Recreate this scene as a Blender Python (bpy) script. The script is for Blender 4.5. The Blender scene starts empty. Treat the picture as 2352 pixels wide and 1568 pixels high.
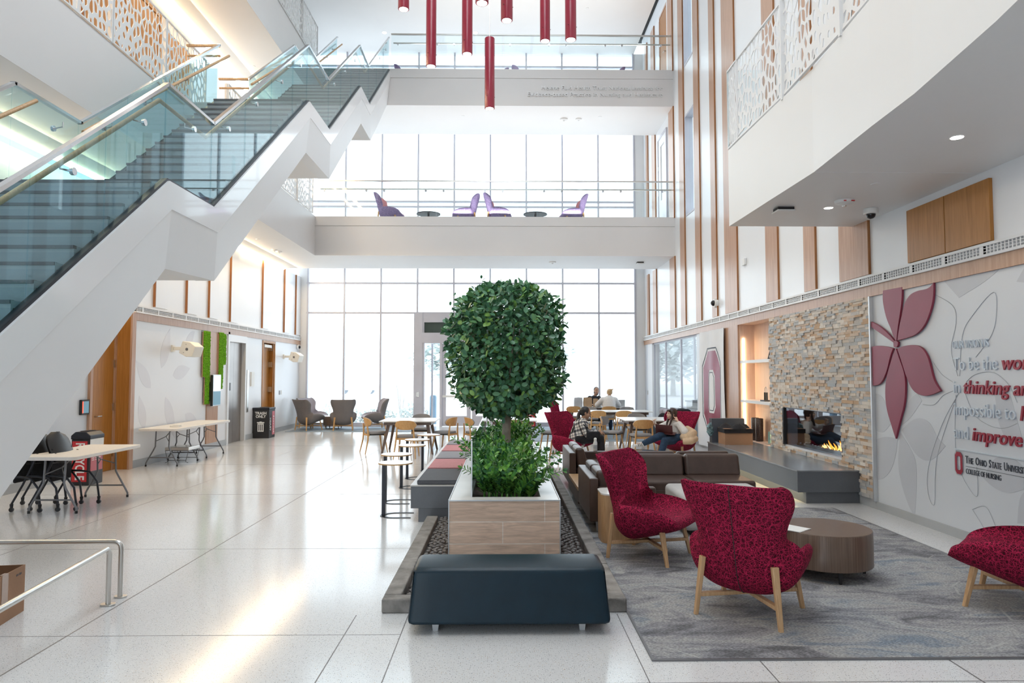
import bpy, bmesh, math, random
from mathutils import Vector, Matrix
random.seed(7)
S = bpy.context.scene
COL = S.collection

# ---------------------------------------------------------------- camera
EYE = 1.75
FPX = 1568.0
YAW = math.atan(21 / FPX)
PITCH = math.atan(78 / FPX)
cam_d = bpy.data.cameras.new('camera')
cam_d.lens = 24.0
cam_d.sensor_width = 36.0
cam_d.clip_end = 300
cam = bpy.data.objects.new('camera', cam_d)
cam.location = (0, 0, EYE)
cam.rotation_euler = (math.pi / 2 + PITCH, 0, -YAW)
COL.objects.link(cam)
S.camera = cam

# ---------------------------------------------------------------- sky
W = bpy.data.worlds.new('sky')
S.world = W
W.use_nodes = True
_n = W.node_tree.nodes
_bg = _n['Background']
_bg.inputs[0].default_value = (0.82, 0.92, 1.0, 1)
_bg.inputs[1].default_value = 2.3

# ---------------------------------------------------------------- view
S.view_settings.view_transform = 'Standard'
S.view_settings.look = 'None'
S.view_settings.gamma = 1
S.view_settings.use_curve_mapping = False
S.view_settings.exposure = 0.56
c = S.cycles
c.max_bounces = 8
c.diffuse_bounces = 4
c.glossy_bounces = 4
c.transmission_bounces = 6
c.transparent_max_bounces = 24
c.caustics_reflective = False
c.caustics_refractive = False
c.sample_clamp_indirect = 6
c.use_adaptive_sampling = True
c.adaptive_threshold = 0.03
c.use_denoising = True


def area(name, loc, rot, sx, sy, power, col=(1, 1, 1)):
    l = bpy.data.lights.new(name, 'AREA')
    l.shape = 'RECTANGLE'
    l.size, l.size_y = sx, sy
    l.energy = power
    l.color = col
    o = bpy.data.objects.new(name, l)
    o.location = loc
    o.rotation_euler = rot
    COL.objects.link(o)
    return o


# an added fill light over the atrium, then the warm coves over the left wall
area('atrium_fill', (-0.5, 6, 12.9), (0, 0, 0), 3, 12, 260, (.95, .98, 1))
area('cove_lamp', (-6.55, 15.5, 5.1), (0, math.radians(-35), 0), .15, 15, 110, (1, .72, .42))
area('cove_lamp', (-6.55, 10.0, 9.45), (0, math.radians(-35), 0), .15, 18, 120, (1, .72, .42))
area('gallery_fill', (.8, 20.2, 6.6), (math.pi, 0, 0), 7, .2, 45, (1, .98, .95))  # added fill without a real fitting, brightens the soffit over the bridge
area('gallery_fill', (.8, 19.75, 10.8), (math.pi, 0, 0), 7, .2, 45, (1, .96, .9))  # added fill without a real fitting, brightens the top ceiling
area('lounge_lamp', (4.0, 5.2, 3.8), (0, 0, 0), .3, 2.5, 6, (1, .98, .96))

# ---------------------------------------------------------------- geometry helpers
_F = Vector((math.sin(YAW) * math.cos(PITCH), math.cos(YAW) * math.cos(PITCH), math.sin(PITCH)))
_R = Vector((math.cos(YAW), -math.sin(YAW), 0))
_U = _R.cross(_F)


def at(x, y, X=None, Y=None, Z=None):
    """the point of a known wall, depth or level that a measured point of the photograph belongs to"""
    d = _F + (x - 1176) / FPX * _R + (784 - y) / FPX * _U
    t = X / d.x if X is not None else Y / d.y if Y is not None else (Z - EYE) / d.z
    return Vector((0, 0, EYE)) + d * t


BASE = {}


class MB:
    def __init__(s):
        s.v, s.f, s.m = [], [], []

    def add(s, vs, fs, mi=0):
        o = len(s.v)
        s.v += [tuple(p) for p in vs]
        s.f += [tuple(i + o for i in q) for q in fs]
        s.m += [mi] * len(fs)
        return s

    _k = 0

    def box(s, x0, x1, y0, y1, z0, z1, mi=0, M=None):
        # hair-thin differences in size keep touching boxes from sharing a face
        MB._k = (MB._k + 7) % 11
        e = MB._k * 5e-5
        x0, x1, y0, y1, z0, z1 = x0 - e, x1 + e, y0 - e, y1 + e, z0 - e, z1 + e
        vs = [Vector(p) for p in ((x0, y0, z0), (x1, y0, z0), (x1, y1, z0), (x0, y1, z0), (x0, y0, z1), (x1, y0, z1), (x1, y1, z1), (x0, y1, z1))]
        if M:
            vs = [M @ p for p in vs]
        return s.add(vs, [(0, 3, 2, 1), (4, 5, 6, 7), (0, 1, 5, 4), (1, 2, 6, 5), (2, 3, 7, 6), (3, 0, 4, 7)], mi)

    def beam(s, p, q, w, h, w2=None, h2=None, side=None, mi=0):
        p, q = Vector(p), Vector(q)
        d = (q - p).normalized()
        a = Vector(side) if side else (d.cross(Vector((0, 0, 1))) if abs(d.z) < .95 else Vector((1, 0, 0)))
        a = (a - d * a.dot(d)).normalized()
        b = d.cross(a)
        w2 = w if w2 is None else w2
        h2 = h if h2 is None else h2
        vs = [p + a * (i * w / 2) + b * (j * h / 2) for i, j in ((-1, -1), (1, -1), (1, 1), (-1, 1))]
        vs += [q + a * (i * w2 / 2) + b * (j * h2 / 2) for i, j in ((-1, -1), (1, -1), (1, 1), (-1, 1))]
        return s.add(vs, [(3, 2, 1, 0), (4, 5, 6, 7), (0, 1, 5, 4), (1, 2, 6, 5), (2, 3, 7, 6), (3, 0, 4, 7)], mi)

    def tube(s, pts, r, n=8, mi=0, cap=True, closed=False):
        pts = [Vector(p) for p in pts]
        k = len(pts)
        rs = r if isinstance(r, (list, tuple)) else [r] * k
        ref = None
        vs = []
        for i, p in enumerate(pts):
            if closed:
                d = pts[(i + 1) % k] - pts[i - 1]
            else:
                d = pts[min(i + 1, k - 1)] - pts[max(i - 1, 0)]
            d.normalize()
            if ref is None:
                ref = Vector((0, 0, 1)) if abs(d.z) < .9 else Vector((1, 0, 0))
            a = (ref - d * ref.dot(d)).normalized()
            ref = a
            b = d.cross(a)
            vs += [p + (a * math.cos(2 * math.pi * j / n) + b * math.sin(2 * math.pi * j / n)) * rs[i] for j in range(n)]
        fs = []
        for i in range(k if closed else k - 1):
            for j in range(n):
                a, b = i * n, ((i + 1) % k) * n
                fs.append((a + j, a + (j + 1) % n, b + (j + 1) % n, b + j))
        if cap and not closed:
            fs += [tuple(range(n - 1, -1, -1)), tuple((k - 1) * n + j for j in range(n))]
        return s.add(vs, fs, mi)

    def cyl(s, p, q, r, r2=None, n=16, mi=0):
        return s.tube([p, q], [r, r if r2 is None else r2], n, mi)

    def lathe(s, prof, n=24, at=(0, 0, 0), mi=0):
        vs, fs = [], []
        k = len(prof)
        for j in range(n):
            a = 2 * math.pi * j / n
            vs += [(at[0] + r * math.cos(a), at[1] + r * math.sin(a), at[2] + z) for r, z in prof]
        for j in range(n):
            b = ((j + 1) % n) * k
            for i in range(k - 1):
                fs.append((j * k + i, b + i, b + i + 1, j * k + i + 1))
        fs.append(tuple(j * k for j in range(n))[::-1])
        fs.append(tuple(j * k + k - 1 for j in range(n)))
        return s.add(vs, fs, mi)

    def prism(s, poly, fn, w0, w1, mi=0):
        n = len(poly)
        vs = [fn(u, v, w0) for u, v in poly] + [fn(u, v, w1) for u, v in poly]
        fs = [tuple(range(n - 1, -1, -1)), tuple(range(n, 2 * n))]
        fs += [(i, (i + 1) % n, n + (i + 1) % n, n + i) for i in range(n)]
        return s.add(vs, fs, mi)

    def grid(s, fn, nu, nv, mi=0, wrap=False):
        vs = [fn(i / nu, j / nv) for i in range(nu + 1) for j in range(nv + 1)]
        fs = [(i * (nv + 1) + j, (i + 1) * (nv + 1) + j, (i + 1) * (nv + 1) + j + 1, i * (nv + 1) + j + 1) for i in range(nu) for j in range(nv)]
        return s.add(vs, fs, mi)

    def ball(s, c, r, nu=12, nv=8, mi=0, M=None):
        c = Vector(c)
        r = r if isinstance(r, (tuple, list)) else (r, r, r)
        vs, fs = [], []
        for i in range(1, nv):
            t = math.pi * i / nv
            for j in range(nu):
                a = 2 * math.pi * j / nu
                p = Vector((r[0] * math.sin(t) * math.cos(a), r[1] * math.sin(t) * math.sin(a), r[2] * math.cos(t)))
                vs.append(c + (M @ p if M else p))
        o = len(vs)
        for z in (1, -1):
            p = Vector((0, 0, r[2] * z))
            vs.append(c + (M @ p if M else p))
        for i in range(nv - 2):
            for j in range(nu):
                fs.append((i * nu + j, (i + 1) * nu + j, (i + 1) * nu + (j + 1) % nu, i * nu + (j + 1) % nu))
        for j in range(nu):
            fs.append((o, j, (j + 1) % nu))
            fs.append((o + 1, (nv - 2) * nu + (j + 1) % nu, (nv - 2) * nu + j))
        return s.add(vs, fs, mi)

    def limb(s, pts):
        """chain of (point, radius): balls joined by tapered tubes, to be fused by a remesh"""
        for p, r in pts:
            s.ball(p, r, 12, 8)
        for (p, r), (q, r2) in zip(pts, pts[1:]):
            if (Vector(p) - Vector(q)).length > 1e-4:
                s.tube([p, q], [r, r2], 12)
        return s

    def build(s, name, mats, parent=None, smooth=None, bevel=0, sub=0, seg=2, fix=True, remesh=0, base=None):
        me = bpy.data.meshes.new(name)
        off = Vector((0, 0, 0))
        if parent is not None:
            off = BASE.get(parent.name, off)
        elif base is not None:
            off = Vector(base)
        elif s.v:
            xs, ys, zs = zip(*s.v)
            off = Vector(((min(xs) + max(xs)) / 2, (min(ys) + max(ys)) / 2, min(zs)))
        me.from_pydata([(p[0] - off[0], p[1] - off[1], p[2] - off[2]) for p in s.v], [], s.f)
        mats = mats if isinstance(mats, (list, tuple)) else [mats]
        for m in mats:
            me.materials.append(m)
        if any(s.m):
            me.polygons.foreach_set('material_index', s.m)
        if fix:
            bm = bmesh.new()
            bm.from_mesh(me)
            bmesh.ops.recalc_face_normals(bm, faces=bm.faces)
            bm.to_mesh(me)
            bm.free()
        if smooth is not None:
            me.polygons.foreach_set('use_smooth', [True] * len(me.polygons))
            if smooth < 180 and not (bevel or sub or remesh):
                me.set_sharp_from_angle(angle=math.radians(smooth))
        me.update()
        o = bpy.data.objects.new(name, me)
        COL.objects.link(o)
        if parent is not None:
            o.parent = parent
        else:
            o.location = off
        if remesh:
            r = o.modifiers.new('fuse', 'REMESH')
            r.mode = 'VOXEL'
            r.voxel_size = remesh
            r.use_smooth_shade = True
            q = o.modifiers.new('soften', 'SMOOTH')
            q.factor = .5
            q.iterations = 4
        if bevel:
            b = o.modifiers.new('edge', 'BEVEL')
            b.width = bevel
            b.segments = seg
            b.limit_method = 'ANGLE'
            b.angle_limit = math.radians(40)
            b.harden_normals = True
            if smooth is None:
                me.polygons.foreach_set('use_smooth', [True] * len(me.polygons))
        if sub:
            q = o.modifiers.new('round', 'SUBSURF')
            q.levels = q.render_levels = sub
        return o


def thing(name, label, cat, loc=(0, 0, 0), rz=0, group=None, world=False):
    o = bpy.data.objects.new(name, None)
    COL.objects.link(o)
    o.empty_display_size = .1
    o.location = loc
    o.rotation_euler = (0, 0, rz)
    if world:
        BASE[o.name] = Vector(loc)
    return tag(o, label, cat, group)


def tag(o, label=None, cat=None, group=None, kind=None):
    if label:
        o['label'] = label
    if cat:
        o['category'] = cat
    if group:
        o['group'] = group
    if kind:
        o['kind'] = kind
    return o


def struct(mb, name, mats, label=None, **k):
    o = mb.build(name, mats, **k)
    if k.get('parent') is None:
        tag(o, label, None, None, 'structure')
    return o


def dup(root, loc, rz=0.0, label=None, group=None, mats=None):
    def cp(o, par):
        q = o.copy()
        COL.objects.link(q)
        if par is not None:
            q.parent = par
        for ch in list(o.children):
            cp(ch, q)
        return q
    r = cp(root, None)
    r.location = loc
    r.rotation_euler = (0, 0, rz)
    if label:
        r['label'] = label
    if group:
        r['group'] = group
    if mats:
        for q in r.children_recursive:
            if q.type == 'MESH' and q.data.materials and q.data.materials[0] in mats:
                q.data = swap(q.data, mats)
    return r


_sw = {}


def swap(me, mats):
    key = (me.name, tuple(sorted((a.name, b.name) for a, b in mats.items())))
    if key not in _sw:
        m2 = me.copy()
        for i, m in enumerate(m2.materials):
            if m in mats:
                m2.materials[i] = mats[m]
        _sw[key] = m2
    return _sw[key]


def face_dir(dx, dy):
    """turn about z that points a thing's front (+y) along (dx, dy)"""
    return math.atan2(dy, dx) - math.pi / 2


_tmp = []


def text(name, body, size, mat, parent, o, ex, ey, depth=.004, sx=1.0, align='LEFT', bold=0.0, shear=0.0, space=1.0):
    """raised lettering: o = world start of the base line, ex / ey = reading and up directions"""
    cu = bpy.data.curves.new(name, 'FONT')
    cu.body = body
    cu.size = size
    cu.extrude = depth
    cu.offset = bold
    cu.shear = shear
    cu.align_x = align
    cu.space_character = space
    cu.resolution_u = 3
    ob = bpy.data.objects.new(name, cu)
    COL.objects.link(ob)
    bpy.context.view_layer.update()
    me = bpy.data.meshes.new_from_object(ob)
    bpy.data.objects.remove(ob)
    ex, ey = Vector(ex), Vector(ey)
    ez = ex.cross(ey)
    off = BASE.get(parent.name, Vector((0, 0, 0))) if parent else Vector((0, 0, 0))
    o = Vector(o)
    for v in me.vertices:
        v.co = o + ex * v.co.x * sx + ey * v.co.y + ez * v.co.z - off
    me.materials.clear()
    me.materials.append(mat)
    r = bpy.data.objects.new(name, me)
    COL.objects.link(r)
    r.parent = parent
    return r

# ---------------------------------------------------------------- materials
def mat(name, col, rough=.5, metal=0.0, spec=.5, var=None, bump=None, coat=0.0, sheen=0.0):
    """principled material; var = (noise scale, amount) of colour variation, bump = (noise scale, strength)"""
    m = bpy.data.materials.new(name)
    m.use_nodes = True
    nt = m.node_tree
    b = nt.nodes['Principled BSDF']
    b.inputs['Base Color'].default_value = (*col, 1)
    b.inputs['Roughness'].default_value = rough
    b.inputs['Metallic'].default_value = metal
    b.inputs['Specular IOR Level'].default_value = spec
    b.inputs['Coat Weight'].default_value = coat
    b.inputs['Sheen Weight'].default_value = sheen
    if var or bump:
        tc = nt.nodes.new('ShaderNodeTexCoord')
    if var:
        n = nt.nodes.new('ShaderNodeTexNoise')
        n.inputs['Scale'].default_value = var[0]
        n.inputs['Detail'].default_value = 4
        nt.links.new(tc.outputs['Object'], n.inputs['Vector'])
        r = ramp(nt, n.outputs['Fac'], [(.3, [x * (1 - var[1]) for x in col]), (.7, [min(1, x * (1 + var[1])) for x in col])])
        nt.links.new(r, b.inputs['Base Color'])
    if bump:
        n = nt.nodes.new('ShaderNodeTexNoise')
        n.inputs['Scale'].default_value = bump[0]
        n.inputs['Detail'].default_value = 3
        nt.links.new(tc.outputs['Object'], n.inputs['Vector'])
        addbump(nt, n.outputs['Fac'], bump[1])
    return m


def ramp(nt, src, stops, const=False):
    r = nt.nodes.new('ShaderNodeValToRGB')
    if const:
        r.color_ramp.interpolation = 'CONSTANT'
    e = r.color_ramp.elements
    while len(e) < len(stops):
        e.new(.5)
    for q, (p, cl) in zip(e, stops):
        q.position = p
        q.color = (*cl, 1) if len(cl) == 3 else cl
    nt.links.new(src, r.inputs['Fac'])
    return r.outputs['Color']


def addbump(nt, src, strength, dist=.01):
    u = nt.nodes.new('ShaderNodeBump')
    u.inputs['Strength'].default_value = strength
    u.inputs['Distance'].default_value = dist
    nt.links.new(src, u.inputs['Height'])
    nt.links.new(u.outputs['Normal'], nt.nodes['Principled BSDF'].inputs['Normal'])


def coords(nt, scale=(1, 1, 1), rot=(0, 0, 0), kind='Object'):
    tc = nt.nodes.new('ShaderNodeTexCoord')
    mp = nt.nodes.new('ShaderNodeMapping')
    mp.inputs['Scale'].default_value = scale
    mp.inputs['Rotation'].default_value = rot
    nt.links.new(tc.outputs[kind], mp.inputs['Vector'])
    return mp.outputs['Vector']


def node(nt, typ, **inp):
    n = nt.nodes.new(typ)
    for k, v in inp.items():
        n.inputs[k.replace('_', ' ')].default_value = v
    return n


def mix(nt, fac, a, b, mode='MIX'):
    n = nt.nodes.new('ShaderNodeMix')
    n.data_type = 'RGBA'
    n.blend_type = mode
    for s, v in ((n.inputs[0], fac), (n.inputs[6], a), (n.inputs[7], b)):
        if isinstance(v, (int, float)):
            s.default_value = v
        elif isinstance(v, (tuple, list)):
            s.default_value = (*v, 1) if len(v) == 3 else v
        else:
            nt.links.new(v, s)
    return n.outputs[2]


def math_(nt, op, a, b=None):
    n = nt.nodes.new('ShaderNodeMath')
    n.operation = op
    for s, v in ((n.inputs[0], a), (n.inputs[1], b)):
        if v is None:
            continue
        if isinstance(v, (int, float)):
            s.default_value = v
        else:
            nt.links.new(v, s)
    return n.outputs[0]


def base(m):
    return m.node_tree, m.node_tree.nodes['Principled BSDF']


def wood(name, dark, light, scale=(14, 14, 1.2), rough=.4, coat=0.0, rot=(0, 0, 0)):
    m = mat(name, light, rough, coat=coat)
    nt, b = base(m)
    v = coords(nt, scale, rot)
    n = node(nt, 'ShaderNodeTexNoise', Scale=3.0, Detail=6.0, Roughness=.65, Distortion=.6)
    nt.links.new(v, n.inputs['Vector'])
    nt.links.new(ramp(nt, n.outputs['Fac'], [(.32, dark), (.68, light)]), b.inputs['Base Color'])
    return m


def glass(name, tint, refl=1.0, rough=0.0):
    m = bpy.data.materials.new(name)
    m.use_nodes = True
    nt = m.node_tree
    nt.nodes.clear()
    out = nt.nodes.new('ShaderNodeOutputMaterial')
    t = nt.nodes.new('ShaderNodeBsdfTransparent')
    t.inputs[0].default_value = (*tint, 1)
    g = nt.nodes.new('ShaderNodeBsdfGlossy')
    g.inputs['Roughness'].default_value = rough
    lw = nt.nodes.new('ShaderNodeLayerWeight')      # facing is the same from both sides of a pane
    lw.inputs[0].default_value = .5
    f5 = math_(nt, 'POWER', lw.outputs['Facing'], 5.0)
    fr = math_(nt, 'ADD', math_(nt, 'MULTIPLY', f5, .9 * refl), .035 * refl)
    mx = nt.nodes.new('ShaderNodeMixShader')
    nt.links.new(fr, mx.inputs[0])
    nt.links.new(t.outputs[0], mx.inputs[1])
    nt.links.new(g.outputs[0], mx.inputs[2])
    nt.links.new(mx.outputs[0], out.inputs[0])
    return m


def glow(name, col, power):
    m = mat(name, col)
    _, b = base(m)
    b.inputs['Emission Color'].default_value = (*col, 1)
    b.inputs['Emission Strength'].default_value = power
    return m


M = {}
M['white'] = mat('white_paint', (.80, .80, .80), .45, var=(.7, .015))
M['soffit'] = mat('ceiling_paint', (.82, .81, .80), .6, var=(.7, .015))
M['gloss'] = mat('white_lacquer', (.82, .83, .84), .12, coat=.3, var=(1, .01))
M['panelwhite'] = mat('white_wall_panel', (.80, .81, .83), .28, var=(.8, .02))
M['mural'] = mat('printed_wall_covering', (.66, .70, .76), .4, var=(.6, .03))
M['print'] = mat('grey_print', (.55, .58, .64), .4, var=(2, .03))
M['softprint'] = mat('soft_lilac_print', (.735, .735, .77), .4, var=(2, .02))
M['printline'] = mat('grey_print_line', (.42, .45, .5), .4, var=(2, .03))
M['wood'] = wood('veneer_wood', (.40, .225, .14), (.55, .34, .23), (9, 9, .5), .3)
M['woodedge'] = wood('veneer_edge', (.27, .10, .03), (.38, .16, .05), (9, 9, .5), .45)
M['door'] = wood('door_wood', (.33, .13, .02), (.46, .20, .045), (10, 10, .6), .38)
M['oak'] = wood('oak_wood', (.46, .27, .13), (.62, .40, .22), (20, 20, 1.5), .42)
M['honey'] = wood('honey_wood', (.55, .30, .11), (.68, .41, .17), (20, 20, 1.5), .4)
M['walnut'] = wood('walnut_wood', (.085, .055, .04), (.20, .135, .10), (45, 45, .5), .3)
M['steel'] = mat('brushed_steel', (.62, .60, .57), .28, 1.0, var=(3, .05))
M['chrome'] = mat('polished_steel', (.7, .72, .74), .15, 1.0, var=(3, .03))
M['elev'] = mat('elevator_steel', (.36, .33, .31), .33, 1.0, var=(1.5, .12))
M['alu'] = mat('window_aluminium', (.56, .56, .62), .45, .1, var=(2, .05))
M['silver'] = mat('silver_leg', (.66, .68, .70), .35, .6, var=(3, .03))
M['greysteel'] = mat('grey_table_leg', (.20, .20, .21), .4, .6, var=(5, .06))
M['black'] = mat('black_plastic', (.018, .018, .02), .45, var=(5, .2))
M['blackmetal'] = mat('black_metal', (.025, .027, .035), .35, .4, var=(5, .1))
M['dark'] = mat('dark_gap', (.03, .03, .03), .8, var=(4, .2))
M['laminate'] = mat('white_laminate', (.78, .77, .75), .25, var=(3, .02))
M['tabletop'] = mat('folding_table_top', (.78, .75, .71), .5, var=(30, .03))
M['basegrey'] = mat('grey_baseboard', (.42, .44, .46), .35, var=(2, .04))
M['crimson'] = mat('crimson_lacquer', (.30, .020, .045), .28, var=(3, .05), coat=.2)
M['petal'] = mat('petal_red', (.26, .035, .07), .4, var=(3, .05))
M['letter'] = mat('letter_white', (.66, .74, .82), .3, var=(3, .02))
M['letterred'] = mat('letter_red', (.34, .02, .045), .35, var=(3, .05))
M['slabletter'] = mat('slab_letter', (.86, .86, .86), .3, var=(3, .01))
M['nichewood'] = wood('niche_wood', (.62, .44, .34), (.74, .55, .45), (9, 9, .5), .4)
M['sign'] = mat('sign_red', (.55, .025, .03), .45, var=(3, .05))
M['signpink'] = mat('sign_faded_red', (.55, .14, .17), .45, var=(3, .05))
M['paper'] = mat('white_print', (.82, .82, .80), .5, var=(3, .02))
M['ink'] = mat('dark_ink', (.06, .07, .09), .6, var=(3, .1))
M['card'] = mat('cardboard', (.34, .19, .11), .85, var=(3, .08), bump=(60, .1))
M['tape'] = mat('clear_tape', (.38, .25, .18), .2, var=(3, .05))
M['blackfab'] = mat('black_cloth', (.012, .012, .016), .9, var=(20, .3), bump=(60, .3))
M['soil'] = mat('soil', (.06, .04, .03), .95, var=(25, .5), bump=(30, 1))
M['bark'] = mat('bark', (.38, .31, .25), .85, var=(9, .25), bump=(25, .6))
M['moss'] = mat('moss', (.16, .42, .01), .9, var=(40, .45), bump=(60, 1))
M['skin1'] = mat('skin_tan', (.42, .24, .16), .5, var=(8, .06))
M['skin2'] = mat('skin_light', (.66, .43, .33), .5, var=(8, .06))
M['hair'] = mat('black_hair', (.012, .010, .012), .35, var=(40, .3), bump=(70, .4))
M['hairbrown'] = mat('brown_hair', (.035, .018, .016), .35, var=(40, .3), bump=(70, .4))
M['blond'] = mat('blond_hair', (.50, .33, .17), .45, var=(40, .3), bump=(70, .4))
M['knit'] = mat('white_knit', (.72, .70, .68), .85, var=(30, .05), bump=(90, .4))
M['denim'] = mat('blue_denim', (.012, .035, .075), .85, var=(20, .25), bump=(90, .3))
M['beige'] = mat('beige_coat', (.62, .45, .30), .85, var=(15, .1), bump=(40, .3))
M['putty'] = mat('putty_plastic', (.80, .77, .70), .45, var=(3, .02))
M['laptop'] = mat('laptop_maroon', (.10, .03, .03), .4, .3, var=(3, .1))
M['lips'] = mat('lips', (.45, .12, .12), .5, var=(3, .05))
M['eye'] = mat('eye_dark', (.02, .015, .015), .3, var=(3, .05))
M['bag'] = mat('paper_bag', (.42, .29, .18), .85, var=(8, .1), bump=(30, .4))
M['baggrey'] = mat('grey_bag', (.45, .47, .50), .7, var=(8, .1), bump=(30, .4))
M['poly'] = mat('white_plastic', (.78, .78, .77), .4, var=(3, .02))
M['blue'] = mat('blue_goods', (.25, .50, .65), .5, var=(6, .2))
M['bush'] = mat('outdoor_foliage', (.78, .84, .83), .8, var=(5, .15))  # paled nearly to white: outdoor haze and glare painted into the colour
M['twig'] = mat('outdoor_twig', (.70, .69, .68), .8, var=(5, .1))  # paled like the foliage, glare in the colour
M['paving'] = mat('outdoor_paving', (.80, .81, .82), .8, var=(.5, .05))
M['facade'] = mat('outdoor_facade', (.80, .83, .86), .8, var=(.5, .06))  # building and car colour paled, washed-out glare painted in
M['facadedark'] = mat('outdoor_window', (.66, .70, .76), .3, var=(.5, .06))  # pane and wheel grey paled the same way, haze in the colour
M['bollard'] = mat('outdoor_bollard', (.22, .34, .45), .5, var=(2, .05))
M['glass'] = glass('clear_glass', (.985, .995, .995), .8)
M['stairglass'] = glass('green_tinted_glass', (.78, .915, .945), 1.0)
M['railglass'] = glass('rail_glass', (.95, .985, .99), .8)
M['fireglass'] = glass('hearth_glass', (.75, .80, .85), 2.2)
M['darkglass'] = mat('dark_transom_glass', (.06, .09, .08), .08, var=(2, .1))
M['lamp'] = glow('lamp_white', (1, .97, .9), 9)
M['warm'] = glow('warm_led', (1, .78, .50), 12)
M['cove'] = glow('cove_led', (1, .80, .50), 16)
M['underled'] = glow('hearth_led', (1, .82, .45), 5)
M['flame'] = glow('flame', (1, .30, .03), 3)
M['flamecore'] = glow('flame_core', (1, .55, .10), 4)
M['screen'] = glow('screen_light', (.62, .72, .80), .9)
M['screenlow'] = glow('screen_dim', (.10, .20, .26), .6)
M['redled'] = glow('red_status_light', (1, .10, .06), 1.2)


def terrazzo():
    m = mat('terrazzo', (.74, .72, .69), .13)
    nt, b = base(m)
    v = coords(nt)
    col = None
    n0 = node(nt, 'ShaderNodeTexNoise', Scale=.35, Detail=2.0)
    nt.links.new(v, n0.inputs['Vector'])
    col = ramp(nt, n0.outputs['Fac'], [(.35, (.64, .64, .64)), (.65, (.70, .705, .71))])
    for sc, th, cc in ((78, .21, (.17, .18, .20)), (110, .22, (.34, .34, .34)), (48, .16, (.55, .46, .36)), (75, .2, (.84, .84, .83))):
        vo = node(nt, 'ShaderNodeTexVoronoi', Scale=float(sc), Randomness=1.0)
        nt.links.new(v, vo.inputs['Vector'])
        sep = nt.nodes.new('ShaderNodeSeparateColor')
        nt.links.new(vo.outputs['Color'], sep.inputs[0])
        pick = math_(nt, 'GREATER_THAN', sep.outputs[0], .5)
        near = math_(nt, 'LESS_THAN', vo.outputs['Distance'], th)
        col = mix(nt, math_(nt, 'MULTIPLY', pick, near), col, cc)
    nt.links.new(col, b.inputs['Base Color'])
    return m


def speckle(name, c0, c1, scale, rough, th=.25):
    m = mat(name, c0, rough)
    nt, b = base(m)
    v = coords(nt)
    vo = node(nt, 'ShaderNodeTexVoronoi', Scale=float(scale))
    nt.links.new(v, vo.inputs['Vector'])
    n0 = node(nt, 'ShaderNodeTexNoise', Scale=2.0, Detail=3.0)
    nt.links.new(v, n0.inputs['Vector'])
    c = ramp(nt, n0.outputs['Fac'], [(.3, [x * .9 for x in c0]), (.7, [x * 1.1 for x in c0])])
    nt.links.new(mix(nt, math_(nt, 'LESS_THAN', vo.outputs['Distance'], th), c, c1), b.inputs['Base Color'])
    return m


def island(name, cols, rough, bump=None, spec=.5):
    """one colour per loose piece: stones, pebbles, leaves"""
    m = mat(name, cols[0], rough, spec=spec, bump=bump)
    nt, b = base(m)
    g = nt.nodes.new('ShaderNodeNewGeometry')
    k = len(cols)
    nt.links.new(ramp(nt, g.outputs['Random Per Island'], [(i / k, cl) for i, cl in enumerate(cols)], True), b.inputs['Base Color'])
    return m


def scribble(name, dark, line, scale):
    m = mat(name, dark, .9, spec=.2)
    nt, b = base(m)
    v = coords(nt)
    n = node(nt, 'ShaderNodeTexNoise', Scale=9.0, Detail=2.0)
    nt.links.new(v, n.inputs['Vector'])
    vv = mix(nt, .045, v, n.outputs['Color'], 'ADD')
    f = None
    for sc, w in ((scale, .030), (scale * 1.7, .04), (scale * .62, .022)):
        vo = nt.nodes.new('ShaderNodeTexVoronoi')
        vo.feature = 'DISTANCE_TO_EDGE'
        vo.inputs['Scale'].default_value = sc
        nt.links.new(vv, vo.inputs['Vector'])
        e = math_(nt, 'LESS_THAN', vo.outputs['Distance'], w)
        f = e if f is None else math_(nt, 'MAXIMUM', f, e)
    nt.links.new(mix(nt, f, dark, line), b.inputs['Base Color'])
    n2 = node(nt, 'ShaderNodeTexNoise', Scale=150.0, Detail=2.0)
    nt.links.new(v, n2.inputs['Vector'])
    addbump(nt, n2.outputs['Fac'], .3, .004)
    return m


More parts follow.
